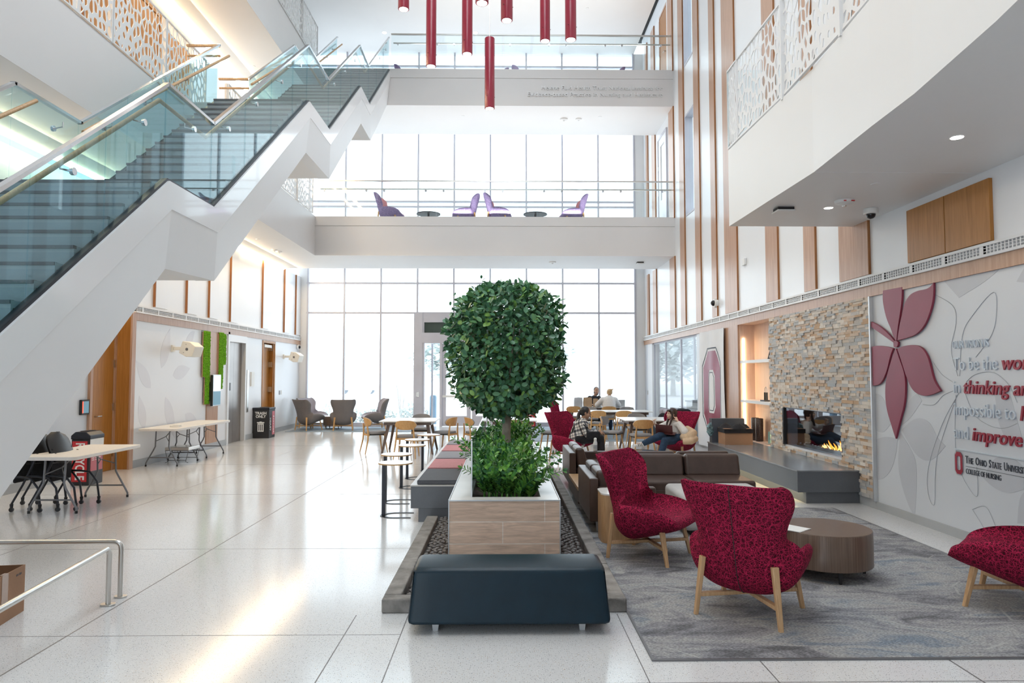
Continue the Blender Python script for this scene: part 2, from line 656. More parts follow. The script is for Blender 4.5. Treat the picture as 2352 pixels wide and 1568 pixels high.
def carpet():
    m = mat('carpet', (.2, .2, .21), .95)
    nt, b = base(m)
    v = coords(nt, (1.0, 2.6, 1), (0, 0, .5))
    n1 = node(nt, 'ShaderNodeTexNoise', Scale=1.25, Detail=6.0, Roughness=.68, Distortion=.9)
    nt.links.new(v, n1.inputs['Vector'])
    c1 = ramp(nt, n1.outputs['Fac'], [(.36, (.12, .12, .13)), (.46, (.25, .25, .27)), (.55, (.38, .375, .37)), (.66, (.20, .235, .28))])  # the bluish last tone paints shadow patches into the pile
    v2 = coords(nt, (55, 160, 1), (0, 0, .5))
    n2 = node(nt, 'ShaderNodeTexNoise', Scale=1.0, Detail=3.0)
    nt.links.new(v2, n2.inputs['Vector'])
    c2 = mix(nt, .65, c1, ramp(nt, n2.outputs['Fac'], [(.36, (.25, .25, .25)), (.64, (1.5, 1.5, 1.5))]), 'MULTIPLY')
    v3 = coords(nt, (1, 3.2, 1), (0, 0, -.45))
    vo = nt.nodes.new('ShaderNodeTexVoronoi')
    vo.feature = 'DISTANCE_TO_EDGE'
    vo.inputs['Scale'].default_value = 1.3
    nt.links.new(v3, vo.inputs['Vector'])
    n3 = node(nt, 'ShaderNodeTexNoise', Scale=2.3, Detail=2.0)
    nt.links.new(coords(nt), n3.inputs['Vector'])
    ln = math_(nt, 'MULTIPLY', math_(nt, 'LESS_THAN', vo.outputs['Distance'], .012), math_(nt, 'GREATER_THAN', n3.outputs['Fac'], .56))
    nt.links.new(mix(nt, math_(nt, 'MULTIPLY', ln, .4), c2, (.52, .52, .50)), b.inputs['Base Color'])
    addbump(nt, n2.outputs['Fac'], .6, .01)
    return m


def planks():
    m = mat('wood_look_tile', (.55, .42, .33), .38)
    nt, b = base(m)
    tc = nt.nodes.new('ShaderNodeTexCoord')
    sx = nt.nodes.new('ShaderNodeSeparateXYZ')
    nt.links.new(tc.outputs['Object'], sx.inputs[0])
    cx = nt.nodes.new('ShaderNodeCombineXYZ')
    nt.links.new(math_(nt, 'ADD', sx.outputs[0], sx.outputs[1]), cx.inputs[0])
    nt.links.new(sx.outputs[2], cx.inputs[1])
    br = nt.nodes.new('ShaderNodeTexBrick')
    br.offset = .62
    br.inputs['Scale'].default_value = 1.0
    br.inputs['Brick Width'].default_value = 1.02
    br.inputs['Row Height'].default_value = .2
    br.inputs['Mortar Size'].default_value = .0032
    br.inputs['Color1'].default_value = (.76, .57, .44, 1)
    br.inputs['Color2'].default_value = (.62, .46, .35, 1)
    br.inputs['Mortar'].default_value = (.85, .80, .74, 1)
    nt.links.new(cx.outputs[0], br.inputs['Vector'])
    n = node(nt, 'ShaderNodeTexNoise', Scale=3.0, Detail=6.0, Roughness=.65, Distortion=1.0)
    mp = nt.nodes.new('ShaderNodeMapping')
    mp.inputs['Scale'].default_value = (1.1, 11, 1)
    nt.links.new(cx.outputs[0], mp.inputs['Vector'])
    nt.links.new(mp.outputs[0], n.inputs['Vector'])
    g = ramp(nt, n.outputs['Fac'], [(.3, (.66, .62, .6)), (.7, (1.2, 1.2, 1.2))])
    nt.links.new(mix(nt, .8, br.outputs['Color'], g, 'MULTIPLY'), b.inputs['Base Color'])
    return m


def plaid():
    m = mat('plaid_wool', (.7, .68, .64), .9, bump=(80, .3))
    nt, b = base(m)
    v = coords(nt, (1, 1, 1), (.25, .2, .5))
    sx = nt.nodes.new('ShaderNodeSeparateXYZ')
    nt.links.new(v, sx.inputs[0])
    f = []
    for ax in (0, 2):
        t = math_(nt, 'FRACT', math_(nt, 'MULTIPLY', sx.outputs[ax], 7.5))
        wide = math_(nt, 'LESS_THAN', math_(nt, 'ABSOLUTE', math_(nt, 'SUBTRACT', t, .3)), .16)
        thin = math_(nt, 'LESS_THAN', math_(nt, 'ABSOLUTE', math_(nt, 'SUBTRACT', t, .78)), .04)
        f.append(math_(nt, 'MAXIMUM', wide, thin))
    s = math_(nt, 'ADD', f[0], f[1])
    nt.links.new(ramp(nt, math_(nt, 'MULTIPLY', s, .5), [(0, (.72, .69, .64)), (.4, (.16, .16, .18)), (.9, (.012, .012, .015))], True), b.inputs['Base Color'])
    return m


M['terrazzo'] = terrazzo()
M['quartz'] = speckle('grey_quartz', (.105, .115, .13), (.20, .21, .22), 260, .3, .22)
M['kerb'] = mat('kerb_stone', (.24, .225, .21), .85, var=(7, .35), bump=(30, 1.0))
M['pebble'] = island('pebble_stone', [(.055, .058, .062), (.085, .083, .085), (.06, .055, .05), (.12, .11, .105), (.075, .08, .09), (.10, .08, .07)], .4)
M['stone'] = island('ledge_stone', [(.60, .53, .46), (.52, .49, .46), (.66, .59, .52), (.45, .46, .47), (.56, .42, .31), (.70, .65, .59), (.49, .48, .47), (.62, .50, .41), (.55, .53, .51), (.68, .62, .55), (.52, .36, .24), (.43, .46, .49)], .8, (30, .7))
M['leaf'] = island('tree_leaf', [(.08, .22, .115), (.11, .275, .135), (.07, .185, .10), (.14, .31, .13), (.10, .245, .135), (.08, .21, .12), (.20, .37, .09)], .28)
M['zz'] = island('plant_leaf', [(.075, .23, .05), (.13, .33, .06), (.05, .16, .065), (.18, .40, .07), (.09, .26, .06)], .26)
M['red'] = scribble('red_scribble_fabric', (.060, .002, .012), (.42, .017, .07), 31)
M['purple'] = scribble('purple_fabric', (.16, .12, .24), (.34, .25, .42), 26)
M['tweed'] = speckle('grey_tweed', (.16, .145, .14), (.33, .30, .29), 170, .9, .3)
M['lilac'] = speckle('lilac_grey_fabric', (.36, .34, .38), (.46, .44, .47), 170, .9, .3)
M['seatgrey'] = speckle('grey_seat_fabric', (.26, .25, .25), (.34, .33, .33), 200, .9, .3)
M['ottoman'] = speckle('light_grey_fabric', (.50, .49, .48), (.58, .57, .56), 200, .9, .3)
M['slate'] = speckle('slate_cushion_fabric', (.10, .105, .12), (.15, .155, .17), 200, .85, .3)
M['slatelight'] = speckle('light_slate_fabric', (.26, .26, .29), (.33, .33, .36), 200, .85, .3)
M['rose'] = speckle('rose_cushion_fabric', (.52, .22, .24), (.62, .33, .33), 90, .85, .3)
M['leather'] = mat('brown_leather', (.072, .044, .035), .36, var=(6, .15), bump=(160, .12))
M['navy'] = mat('blue_black_leather', (.004, .018, .030), .36, spec=.28, var=(6, .15), bump=(160, .1))
M['carpet'] = carpet()
M['bluerug'] = mat('pale_carpet', (.30, .36, .42), .95, var=(3, .2), bump=(120, .5))
M['planks'] = planks()
M['tiletop'] = mat('pale_tile', (.60, .58, .56), .3, var=(4, .06))
M['plaid'] = plaid()
M['fasciaw'] = mat('fascia_paint', (.74, .72, .71), .4, var=(.8, .02))

# ---------------------------------------------------------------- setting
YW = 23.6          # window wall
XL, XR = -7.0, 4.92
Z2, Z3, ZC = 6.25, 10.55, 13.1


def holed(mb, axis, c0, c1, u0, u1, z0, z1, holes, mi=0):
    """wall slab with rectangular openings; axis 'x': slab between x=c0..c1 running along y"""
    us = sorted({u0, u1, *[h for q in holes for h in q[:2]]})
    zs = sorted({z0, z1, *[h for q in holes for h in q[2:]]})
    for a, b in zip(us, us[1:]):
        for p, q in zip(zs, zs[1:]):
            if any(h[0] <= a and b <= h[1] and h[2] <= p and q <= h[3] for h in holes):
                continue
            if axis == 'x':
                mb.box(c0, c1, a, b, p, q, mi)
            else:
                mb.box(a, b, c0, c1, p, q, mi)
    return mb


struct(MB().box(-12, 9, -3, YW + .1, -.2, 0), 'floor', M['terrazzo'])
j = MB()
for x, y0, y1 in ((-2.93, -2, 23.5), (-1.07, -2, 5.1), (-.69, -2, 5.1), (.84, -2, 5.1), (1.58, -2, 4.28), (2.75, -2, 4.28), (-4.9, -2, 23.5)):
    j.box(x - (.005 if x < -2 or x > 2 else .0028), x + (.005 if x < -2 or x > 2 else .0028), y0, y1, 0, .0012)
for y, x0, x1 in ((3.97, -.69, 9), (4.72, -7, -.69), (7.03, -7, -.9), (10.2, -7, -1.1), (13.6, -7, 4.9), (17.2, -7, 4.9)):
    j.box(x0, x1, y - .002, y + .002, 0, .0012)
struct(j, 'trim_1', mat('joint_strip', (.20, .19, .19), .5, .3, var=(3, .1)))

# left wall: set-back part by the stair, then the long face
w = MB()
w.box(-7.5, -7.3, -3, 13.0, 0, 5.15)
struct(w, 'wall_left', M['mural'])
w = MB()
holed(w, 'x', -7.2, XL, 13.0, YW, 0, 5.15, [(17.5, 18.62, 0, 2.75), (19.95, 21.05, 0, 2.78)])
w.box(-7.8, -7.2, 17.3, 18.8, 0, 2.9)
w.box(-7.8, -7.2, 19.8, 21.2, 0, 2.9)
struct(w, 'wall_left.001', M['panelwhite'])
struct(MB().box(-7.42, -6.98, 12.93, 13.0, 0, 2.93).box(-6.995, -6.96, 12.9, 13.03, 0, 2.93, 1), 'trim_2', [M['door'], M['wood']])
w = MB()
w.box(-7.2, XL, -3, 15.2, Z2, 9.5)
w.box(-7.2, XL, -3, YW, Z3, ZC)
struct(w, 'wall_left.002', M['panelwhite'])
struct(MB().box(-11.8, -11.5, 12, YW, 5.9, 9.6).box(-11.5, -7.2, 15.1, 15.3, Z2, 9.5), 'wall_left.003', M['panelwhite'])

# right wall
RW = MB()
holed(RW, 'x', XR, XR + .22, -3, YW, 0, 3.0, [(17.25, 23.0, 0, 2.83), (12.5, 14.1, .4, 2.83), (9.84, 11.9, .56, 1.19)])
struct(RW, 'wall_right', M['mural'])
RU = MB()
holed(RU, 'x', XR, XR + .22, -3, YW, 3.0, ZC + .6, [(17.22, 18.1, 6.0, 8.75), (17.22, 18.1, 10.1, 12.9), (20.05, 20.95, Z3, 13.0)])
struct(RU, 'wall_right.001', M['panelwhite'])
b = MB()
b.box(XR - .02, XR, -3, 9.0, 0, .1)
b.box(XR - .02, XR, 14.1, 17.25, 0, .1)
struct(b, 'baseboard_right', M['basegrey'])
b = MB()
b.box(XL, XL + .02, 13.03, 17.42, 0, .14)
b.box(XL, XL + .02, 18.7, 19.85, 0, .14)
b.box(XL, XL + .02, 21.15, YW, 0, .14)
b.box(-7.3, -7.28, -3, 12.12, 0, .14)
struct(b, 'baseboard_left', M['basegrey'])


def ledge(name, side, y0, y1):
    """wood band, white ledge and slotted air grille that run the length of a side wall"""
    x = XR if side > 0 else XL
    s = -side
    X = lambda a, b: (min(x + s * a, x + s * b), max(x + s * a, x + s * b))
    m = MB()
    m.box(*X(0, .03), y0, y1, 2.80, 2.945, 1)
    m.box(*X(0, .06), y0, y1, 2.945, 2.972, 0)
    m.box(*X(0, .06), y0, y1, 3.055, 3.085, 0)
    m.box(*X(0, .012), y0, y1, 2.972, 3.055, 2)
    y = y0 + .05
    while y < y1:
        m.box(*X(.012, .05), y, y + .014, 2.972, 3.055, 0)
        y += .05
    y = y0 + .2
    while y < y1:
        m.box(*X(.012, .054), y, y + .05, 2.972, 3.055, 0)
        y += .6
    for z in (2.995, 3.028):
        m.box(*X(.012, .052), y0, y1, z, z + .006, 0)
    struct(m, name, [M['white'], M['wood'], M['dark']])


ledge('trim_right', 1, -3, YW)
ledge('trim_left', -1, 13.0, YW)

# tall veneer boards on the right wall
strips = [(19.24, 19.84), (18.14, 18.63), (16.70, 17.16), (15.45, 15.83), (14.10, 14.90), (12.0, 12.56), (10.55, 10.96), (9.0, 9.80), (5.0, 5.6)]
t = MB()
for k, (y0, y1) in enumerate(strips):
    z1 = ZC + .3 if k > 0 else 5.15
    t.box(XR - .03, XR, y0 + .012, y1, 3.1, z1, 0)
    t.box(XR - .034, XR, y0, y0 + .012, 3.1, z1, 1)
for y0, y1 in ((21.6, 22.1), (22.7, 23.0)):
    for z0, z1 in ((3.1, 5.15), (Z2, 10.4), (Z3, ZC)):
        t.box(XR - .03, XR, y0 + .012, y1, z0, z1, 0)
        t.box(XR - .034, XR, y0, y0 + .012, z0, z1, 1)
for z0, z1 in ((Z2, 9.5), (Z3, ZC)):
    t.box(XR - .03, XR, 19.26, 19.8, z0, z1, 0)
    t.box(XR - .034, XR, 19.24, 19.26, z0, z1, 1)
struct(t, 'trim_3', [M['wood'], M['woodedge']])
t = MB()
for y0 in (13.70, 15.08, 16.23, 17.49, 19.82, 21.8, 23.0):
    t.box(XL, XL + .03, y0 + .02, y0 + .55, 3.12, 5.15, 0)
    t.box(XL, XL + .045, y0, y0 + .022, 3.12, 5.15, 1)
struct(t, 'trim_4', [M['panelwhite'], M['woodedge']])
t = MB()
for y0 in (2.2, 4.2, 6.2, 7.9, 9.6, 11.15, 13.68):
    t.box(XL, XL + .03, y0, y0 + 1.28, Z2, 8.9, 2)
    t.box(XL, XL + .045, y0 - .02, y0, Z2, 8.9, 1)
struct(t, 'trim_5', [M['wood'], M['woodedge'], M['door']])

# ceiling with a rooflight over the atrium
k = MB()
holed(k, 'z', 0, 0, 0, 0, 0, 0, [])
k.box(-12, -2.0, -3, YW + .2, ZC, ZC + .3)
k.box(2.0, 4.62, -3, YW + .2, ZC, ZC + .3)
k.box(-2.0, 2.0, 16.5, YW + .2, ZC, ZC + .3)
k.box(-2.0, 2.0, -3, 0.5, ZC, ZC + .3)
k.box(4.62, 5.3, -3, YW + .2, ZC + .5, ZC + .7, 1)
struct(k, 'ceiling', [M['soffit'], M['dark']])
k = MB()
for i in range(9):
    y = .5 + 2 * i
    k.box(-2.0, 2.0, y - .05, y + .05, ZC + .05, ZC + .25, 0)
for x in (-1.0, 0, 1.0):
    k.box(x - .04, x + .04, .5, 16.5, ZC + .08, ZC + .22, 0)
k.box(-2.0, 2.0, .5, 16.5, ZC + .24, ZC + .25, 1)
struct(k, 'window_7', [M['white'], M['glass']])

# floors that bridge the window end and run along the left side
def slab(name, z, xl, xside, soff, label):
    m = MB()
    m.box(xl, XR, 19.3, 21.65, soff, z, 1)
    m.box(xl, XR, 21.65, YW, z - .14, z, 1)
    m.box(-7.0, xside, -3, 19.3, soff, z, 1)
    m.box(xside - .02, XR, 19.288, 19.31, soff, z - .25, 0)
    m.box(xside - .02, XR, 19.276, 19.31, z - .245, z + .02, 0)
    m.box(xside - .02, xside + .012, -3, 19.31, soff, z + .02, 0)
    struct(m, name, [M['fasciaw'], M['soffit']], label)


slab('balcony_slab', Z2, -11.5, -5.35, 5.15, 'white second floor slab that bridges the window end above the tables')
slab('balcony_slab.001', Z3, -11.5, -5.32, 9.5, 'white third floor slab with the institute lettering on its front')
struct(MB().box(-5.36, -4.9, 11.29, 12.62, 6.1, 6.32), 'balcony_slab.002', M['fasciaw'], 'short white landing bridge joining the stair to the second floor')
m = MB()
m.box(-11.5, -7.0, 12, 19.3, 6.1, Z2, 0)
struct(m, 'balcony_slab.003', M['soffit'], 'second floor deck behind the left wall')

# warm light strips in the coves over the left wall
struct(MB().box(-6.99, -6.93, 8, 21.6, 5.10, 5.148), 'trim_6', M['cove'])
struct(MB().box(-6.99, -6.93, 0, 19.2, 9.45, 9.498), 'trim_7', M['cove'])

# mezzanine that bulges out of the right wall
zS, zT = 3.83, 4.9
edge = [(9.40, 4.92), (9.40, 3.16), (8.2, 3.17), (6.86, 3.185), (5.57, 3.08), (4.91, 3.04), (3.885, 2.90), (2.6, 2.66), (1.0, 2.3), (-3, 1.6), (-3, 4.92)]
m = MB().prism([(x, y) for y, x in edge], lambda u, v, z: (u, v, z), zS, zT)
m.box(3.2, 4.92, 6.855, 6.863, zS - .002, zS, 1)
struct(m, 'balcony_slab.004', [M['white'], M['panelwhite']], 'white curved mezzanine slab jutting from the right wall')

# window walls
mx = [-6.73 + 1.2578 * i for i in range(10)]


def window(name, x0, x1, z0, z1, xs, zs, door=None, mw=.055):
    m = MB()
    for x in xs:
        if door and door[0] < x < door[1]:
            m.box(x - mw / 2, x + mw / 2, YW - .07, YW + .07, door[2], z1)
        else:
            m.box(x - mw / 2, x + mw / 2, YW - .07, YW + .07, z0, z1)
    for z in zs:
        if door and z < door[2] - .02:
            m.box(x0, door[0], YW - .05, YW + .05, z - .03, z + .03)
            m.box(door[1], x1, YW - .05, YW + .05, z - .03, z + .03)
        else:
            m.box(x0, x1, YW - .05, YW + .05, z - .03, z + .03)
    if door:
        m.box(x0, door[0], YW - .08, YW + .08, z0, z0 + .14)
        m.box(door[1], x1, YW - .08, YW + .08, z0, z0 + .14)
    if door:
        for q in ((x0, door[0], z0, z1), (door[1], x1, z0, z1), (door[0], door[1], door[2], z1)):
            m.box(q[0], q[1], YW - .008, YW + .008, q[2], q[3], 1)
    else:
        m.box(x0, x1, YW - .008, YW + .008, z0, z1, 1)
    struct(m, name, [M['alu'], M['glass']], fix=False)


window('window_1', -6.78, 4.63, 0, 6.1, mx, [4.94, 3.91, 6.08], (-3.06, .83, 3.91))
mx2 = [x for x in mx] + [-6.73 - 1.2578 * i for i in range(1, 4)]
window('window_2', -11.5, 4.63, Z2, 10.4, mx2, [7.62, 7.80])
window('window_3', -7.0, 4.63, Z3, ZC, mx[:], [12.62])
m = MB()
for z0, z1 in ((0, 6.1), (Z2, 10.41), (Z3, ZC)):
    m.box(4.63, 4.95, YW - .04, YW + .2, z0, z1)
for z0, z1 in ((0, 6.1), (Z3, ZC)):
    m.box(-7.05, -6.76, YW - .04, YW + .2, z0, z1)
struct(m, 'wall_back', M['white'])

# entrance doors in the window wall
d = thing('door_1', 'grey aluminium double entrance door under a dark transom', 'door', (-1.1, YW, 0), world=True)
del d['category']
d['kind'] = 'structure'
m = MB()
for x0, x1 in ((-3.06, -2.76), (.60, .83)):
    m.box(x0, x1, YW - .12, YW + .12, 0, 3.91)
m.box(-2.76, .60, YW - .10, YW + .1, 3.66, 3.90)
m.box(-2.76, .60, YW - .11, YW + .1, 3.58, 3.66)
m.box(-2.76, .60, YW - .12, YW + .1, 2.86, 3.22)
for x in (-2.74, -2.13, -.08, .56):
    m.box(x - .04, x + .04, YW - .1, YW + .1, 0, 2.86)
for x in (-2.74, -1.08, .56):
    m.box(x - .03, x + .03, YW - .1, YW + .1, 3.2, 3.6)
m.box(-2.5, -2.44, YW + .3, YW + .36, 0, 2.86)
m.build('frame', M['alu'], d)
MB().box(-2.72, .58, YW - .02, YW + .02, 3.22, 3.58).build('transom', M['darkglass'], d)['label'] = 'dark transom panel'
for x0, x1 in ((-2.09, -1.10), (-1.06, -.12)):
    m = MB()
    m.box(x0, x0 + .14, YW - .05, YW + .02, .02, 2.84)
    m.box(x1 - .14, x1, YW - .05, YW + .02, .02, 2.84)
    m.box(x0, x1, YW - .05, YW + .02, 2.68, 2.84)
    m.box(x0, x1, YW - .05, YW + .02, .02, .36)
    lf = m.build('leaf', M['alu'], d)
    MB().box(x0 + .14, x1 - .14, YW - .02, YW - .01, .36, 2.68).build('pane', M['glass'], lf)
    BASE[lf.name] = BASE[d.name]
    MB().box(x0 + .02, x1 - .02, YW - .15, YW - .10, 1.0, 1.07).box(x0 + .03, x0 + .06, YW - .12, YW - .04, 1.01, 1.05).box(x1 - .06, x1 - .03, YW - .12, YW - .04, 1.01, 1.05).build('push_bar', M['paper'], lf)['label'] = 'pale push bar'
m = MB()
for x0, x1 in ((-2.70, -2.17), (-.04, .52)):
    m.box(x0, x1, YW - .02, YW - .01, .1, 2.84)
m.build('sidelight', M['glass'], d)
MB().box(-2.97, -2.87, YW - .135, YW - .12, 1.02, 1.18).build('access_plate', M['steel'], d)

# interior glazing in the right wall
for nm, z0, z1 in (('window_4', 6.0, 8.75), ('window_5', 10.1, 12.9)):
    m = MB()
    m.box(XR + .1, XR + .12, 17.22, 18.1, z0, z1, 1)
    for y in (17.22, 18.06):
        m.box(XR - .01, XR + .2, y, y + .05, z0, z1)
    for z in (z0, z1 - .05):
        m.box(XR - .01, XR + .2, 17.22, 18.1, z, z + .05)
    struct(m, nm, [M['alu'], M['darkglass'] if 0 else M['railglass']], fix=False)
struct(MB().box(XR + .9, XR + 1.0, 16.5, 19, 5.8, 13.2), 'wall_right.002', M['white'])

# doors of the upper floors and of the left wall
def plain_door(name, x, y0, y1, z0, z1, s, mw, md, glazed=False, label=None):
    """door lying in a wall of constant x, s = +1 when the room is at larger x"""
    d = thing(name, label, 'door', (x, (y0 + y1) / 2, z0), world=True)
    del d['category']
    d['kind'] = 'structure'
    X = lambda a, b: (min(x + s * a, x + s * b), max(x + s * a, x + s * b))
    m = MB()
    m.box(*X(0, .05), y0 - .07, y0, z0, z1 + .07)
    m.box(*X(0, .05), y1, y1 + .07, z0, z1 + .07)
    m.box(*X(0, .05), y0, y1, z1, z1 + .07)
    m.build('frame', mw, d)
    if glazed:
        m = MB()
        holed(m, 'x', X(.005, .03)[0], X(.005, .03)[1], y0 + .01, y1 - .01, z0, z1, [(y0 + .25, y1 - .25, z0 + .9, z1 - .25)])
        lf = m.build('leaf', md, d)
        MB().box(*X(.012, .018), y0 + .25, y1 - .25, z0 + .9, z1 - .25).build('pane', M['railglass'], lf)
    else:
        lf = MB().box(*X(.005, .035), y0 + .01, y1 - .01, z0 + .005, z1 - .01).build('leaf', md, d)
    BASE[lf.name] = BASE[d.name]
    h = MB()
    h.cyl((x + s * .035, y0 + .1, z0 + 1.02), (x + s * .09, y0 + .1, z0 + 1.02), .012)
    h.tube([(x + s * .09, y0 + .1, z0 + 1.02), (x + s * .09, y0 + .22, z0 + 1.02)], .011)
    h.build('handle', M['steel'], lf, smooth=40)
    for z in (.25, 1.1, 1.9):
        MB().box(*X(.03, .06), y1 - .01, y1 + .02, z0 + z, z0 + z + .14).build('hinge', M['chrome'], d)
    return d


plain_door('door_2', -7.3, 12.2, 12.86, 0, 2.9, 1, M['wood'], M['door'], False, 'brown wooden door beside the stair, near the black stacked chairs')
plain_door('door_3', XL, 12.5, 13.6, Z2, 9.0, 1, M['door'], M['door'], False, 'brown wooden door on the second floor behind the leaf-cut screen')
plain_door('door_4', XR, 20.1, 21.1, Z2, 9.1, -1, M['alu'], M['white'], True, 'white glazed door at the right end of the second floor bridge')
plain_door('door_5', XR + .05, 20.07, 20.93, Z3, 12.95, -1, M['wood'], M['door'], False, 'brown wooden door at the right end of the third floor bridge')

# wooden door left ajar in the far left wall
d = thing('door_6', 'orange brown wooden door standing ajar behind the trash bin', 'door', (XL, 20.5, 0), world=True)
del d['category']
d['kind'] = 'structure'
m = MB()
m.box(-7.2, XL + .02, 19.95, 20.02, 0, 2.78).box(-7.2, XL + .02, 20.98, 21.05, 0, 2.78).box(-7.2, XL + .02, 19.95, 21.05, 2.71, 2.78)
m.build('frame', M['door'], d)
lf = MB().box(-7.18, -7.13, 20.02, 20.96, .01, 2.7).build('leaf', M['door'], d)
BASE[lf.name] = BASE[d.name]
MB().box(-7.14, -7.0, 20.90, 20.95, .01, 2.7).build('leaf', M['door'], d)
for z in (.45, 1.25, 2.0, 2.5):
    MB().box(-7.13, -7.02, 20.84, 20.90, z, z + .16).build('hinge', M['chrome'], d)
MB().box(-7.12, -6.98, 20.1, 20.7, 2.58, 2.66).build('closer', M['paper'], d)

# elevator
d = thing('door_7', 'dark stainless elevator door in a pale frame on the far left wall', 'door', (XL, 18.05, 0), world=True)
del d['category']
d['kind'] = 'structure'
m = MB()
m.box(-7.2, XL + .03, 17.42, 17.52, 0, 2.86).box(-7.2, XL + .03, 18.6, 18.68, 0, 2.86).box(-7.2, XL + .03, 17.42, 18.68, 2.62, 2.86)
m.build('frame', M['panelwhite'], d)
MB().box(-7.12, -7.08, 17.5, 18.06, 0, 2.65).build('leaf', M['elev'], d)
MB().box(-7.12, -7.08, 18.065, 18.62, 0, 2.65).build('leaf', M['elev'], d)
m = MB()
m.box(-7.08, -7.07, 17.66, 17.86, 1.36, 1.56)
m.build('floor_sign', M['black'], d)
MB().box(XL, XL + .015, 18.78, 18.9, .75, 1.9).build('call_panel', M['steel'], d)

# unseen wall added behind the viewer to darken the right side, open low left
w = MB()
w.box(-1.5, 9, -3.2, -3, 0, ZC).box(-12, -7.2, -3.2, -3, 0, ZC).box(-7.2, -1.5, -3.2, -3, 3.8, ZC)
struct(w, 'light_block_front', M['panelwhite'])

# ---------------------------------------------------------------- the long stair
XA, XB = -3.24, -4.83           # right and left face
top = [(1.79, 0.0), (6.60, 3.64), (7.65, 3.64), (11.29, 6.34), (12.62, 6.34), (15.35, 8.34), (16.37, 8.34), (19.28, 10.52)]
bot = [(3.45, 0.0), (4.495, .83), (5.57, 1.79), (6.73, 2.80), (7.875, 2.84), (11.41, 5.51), (12.95, 5.51), (15.78, 7.65), (16.95, 7.65), (19.28, 9.5)]
fold = [(2.2, 0.0), (6.655, 3.372), (7.73, 3.372), (11.34, 6.08), (12.68, 6.08), (15.42, 8.10), (16.42, 8.10), (19.28, 10.24)]


def lerp_profile(pr, y):
    for (a, za), (b, zb) in zip(pr, pr[1:]):
        if a <= y <= b:
            return za + (zb - za) * (y - a) / (b - a)
    return pr[-1][1] if y > pr[-1][0] else pr[0][1]


st = thing('staircase', 'long white staircase with glass balustrades climbing beside the left wall', 'staircase', (-4.0, 6, 0), world=True)
for x, s, nm in ((XA, 1, 'stringer'), (XB, -1, 'stringer')):
    poly = top + fold[::-1]
    MB().prism(poly, lambda u, v, w: (w, u, v), x, x - s * .10).build(nm, M['gloss'], st)
    # lower facet leans in towards the middle of the stair
    m = MB()
    lo = [(y, lerp_profile(bot, y)) for y in sorted({p[0] for p in bot} | {p[0] for p in fold} | {q for q in (9.5, 14, 18)}) if y >= 3.45]
    up = [(y, lerp_profile(fold, y)) for y, _ in lo]
    n = len(lo)
    vs = [(x - s * .004, y, z) for y, z in up] + [(x - s * .09, y, z) for y, z in lo] + [(x - s * .3, y, z) for y, z in lo] + [(x - s * .3, y, z) for y, z in up]
    fs = []
    for i in range(n - 1):
        for r in range(4):
            a, b = r * n, ((r + 1) % 4) * n
            fs.append((a + i, a + i + 1, b + i + 1, b + i))
    tri = [(x - s * .004, 2.2, 0), (x - s * .004, 3.45, lerp_profile(fold, 3.45)), (x - s * .09, 3.45, 0)]
    m.add(vs, fs)
    m.add(tri, [(0, 1, 2)])
    m.build('stringer', M['gloss'] if 0 else M['white'], st)
m = MB()
lo = bot
n = len(lo)
m.add([(XA - .298, y, z + .004) for y, z in lo] + [(XB + .298, y, z + .004) for y, z in lo], [(i, i + 1, n + i + 1, n + i) for i in range(n - 1)])
m.build('soffit', M['soffit'], st)
# steps
M['tread'] = mat('stair_tread', (.36, .38, .39), .5, var=(8, .05))
M['nosing'] = mat('stair_nosing', (.13, .13, .14), .5, var=(8, .1))
M['riser'] = mat('stair_riser', (.30, .33, .35), .5, var=(8, .05))
for (y0, z0), (y1, z1) in ((top[0], top[1]), (top[2], top[3]), (top[4], top[5]), (top[6], top[7])):
    m = MB()
    k = round((z1 - z0) / .168)
    dy, dz = (y1 - y0) / k, (z1 - z0) / k
    for i in range(k):
        zt = z0 + (i + 1) * dz - .06
        yy = y0 + i * dy
        m.box(XB + .08, XA - .08, yy, yy + dy + .03, zt - .05, zt, 0)
        m.box(XB + .08, XA - .08, yy, yy + .02, zt - dz, zt - .05, 1)
        m.box(XB + .08, XA - .08, yy - .012, yy + .03, zt - .022, zt + .003, 2)
    m.build('flight', [M['tread'], M['riser'], M['nosing']], st)
for y0, y1, z in ((6.6, 7.75, 3.64), (11.29, 12.7, 6.34), (15.35, 16.45, 8.34)):
    MB().box(XB + .08, XA - .08, y0, y1, z - .26, z - .06).build('landing', M['tread'], st)

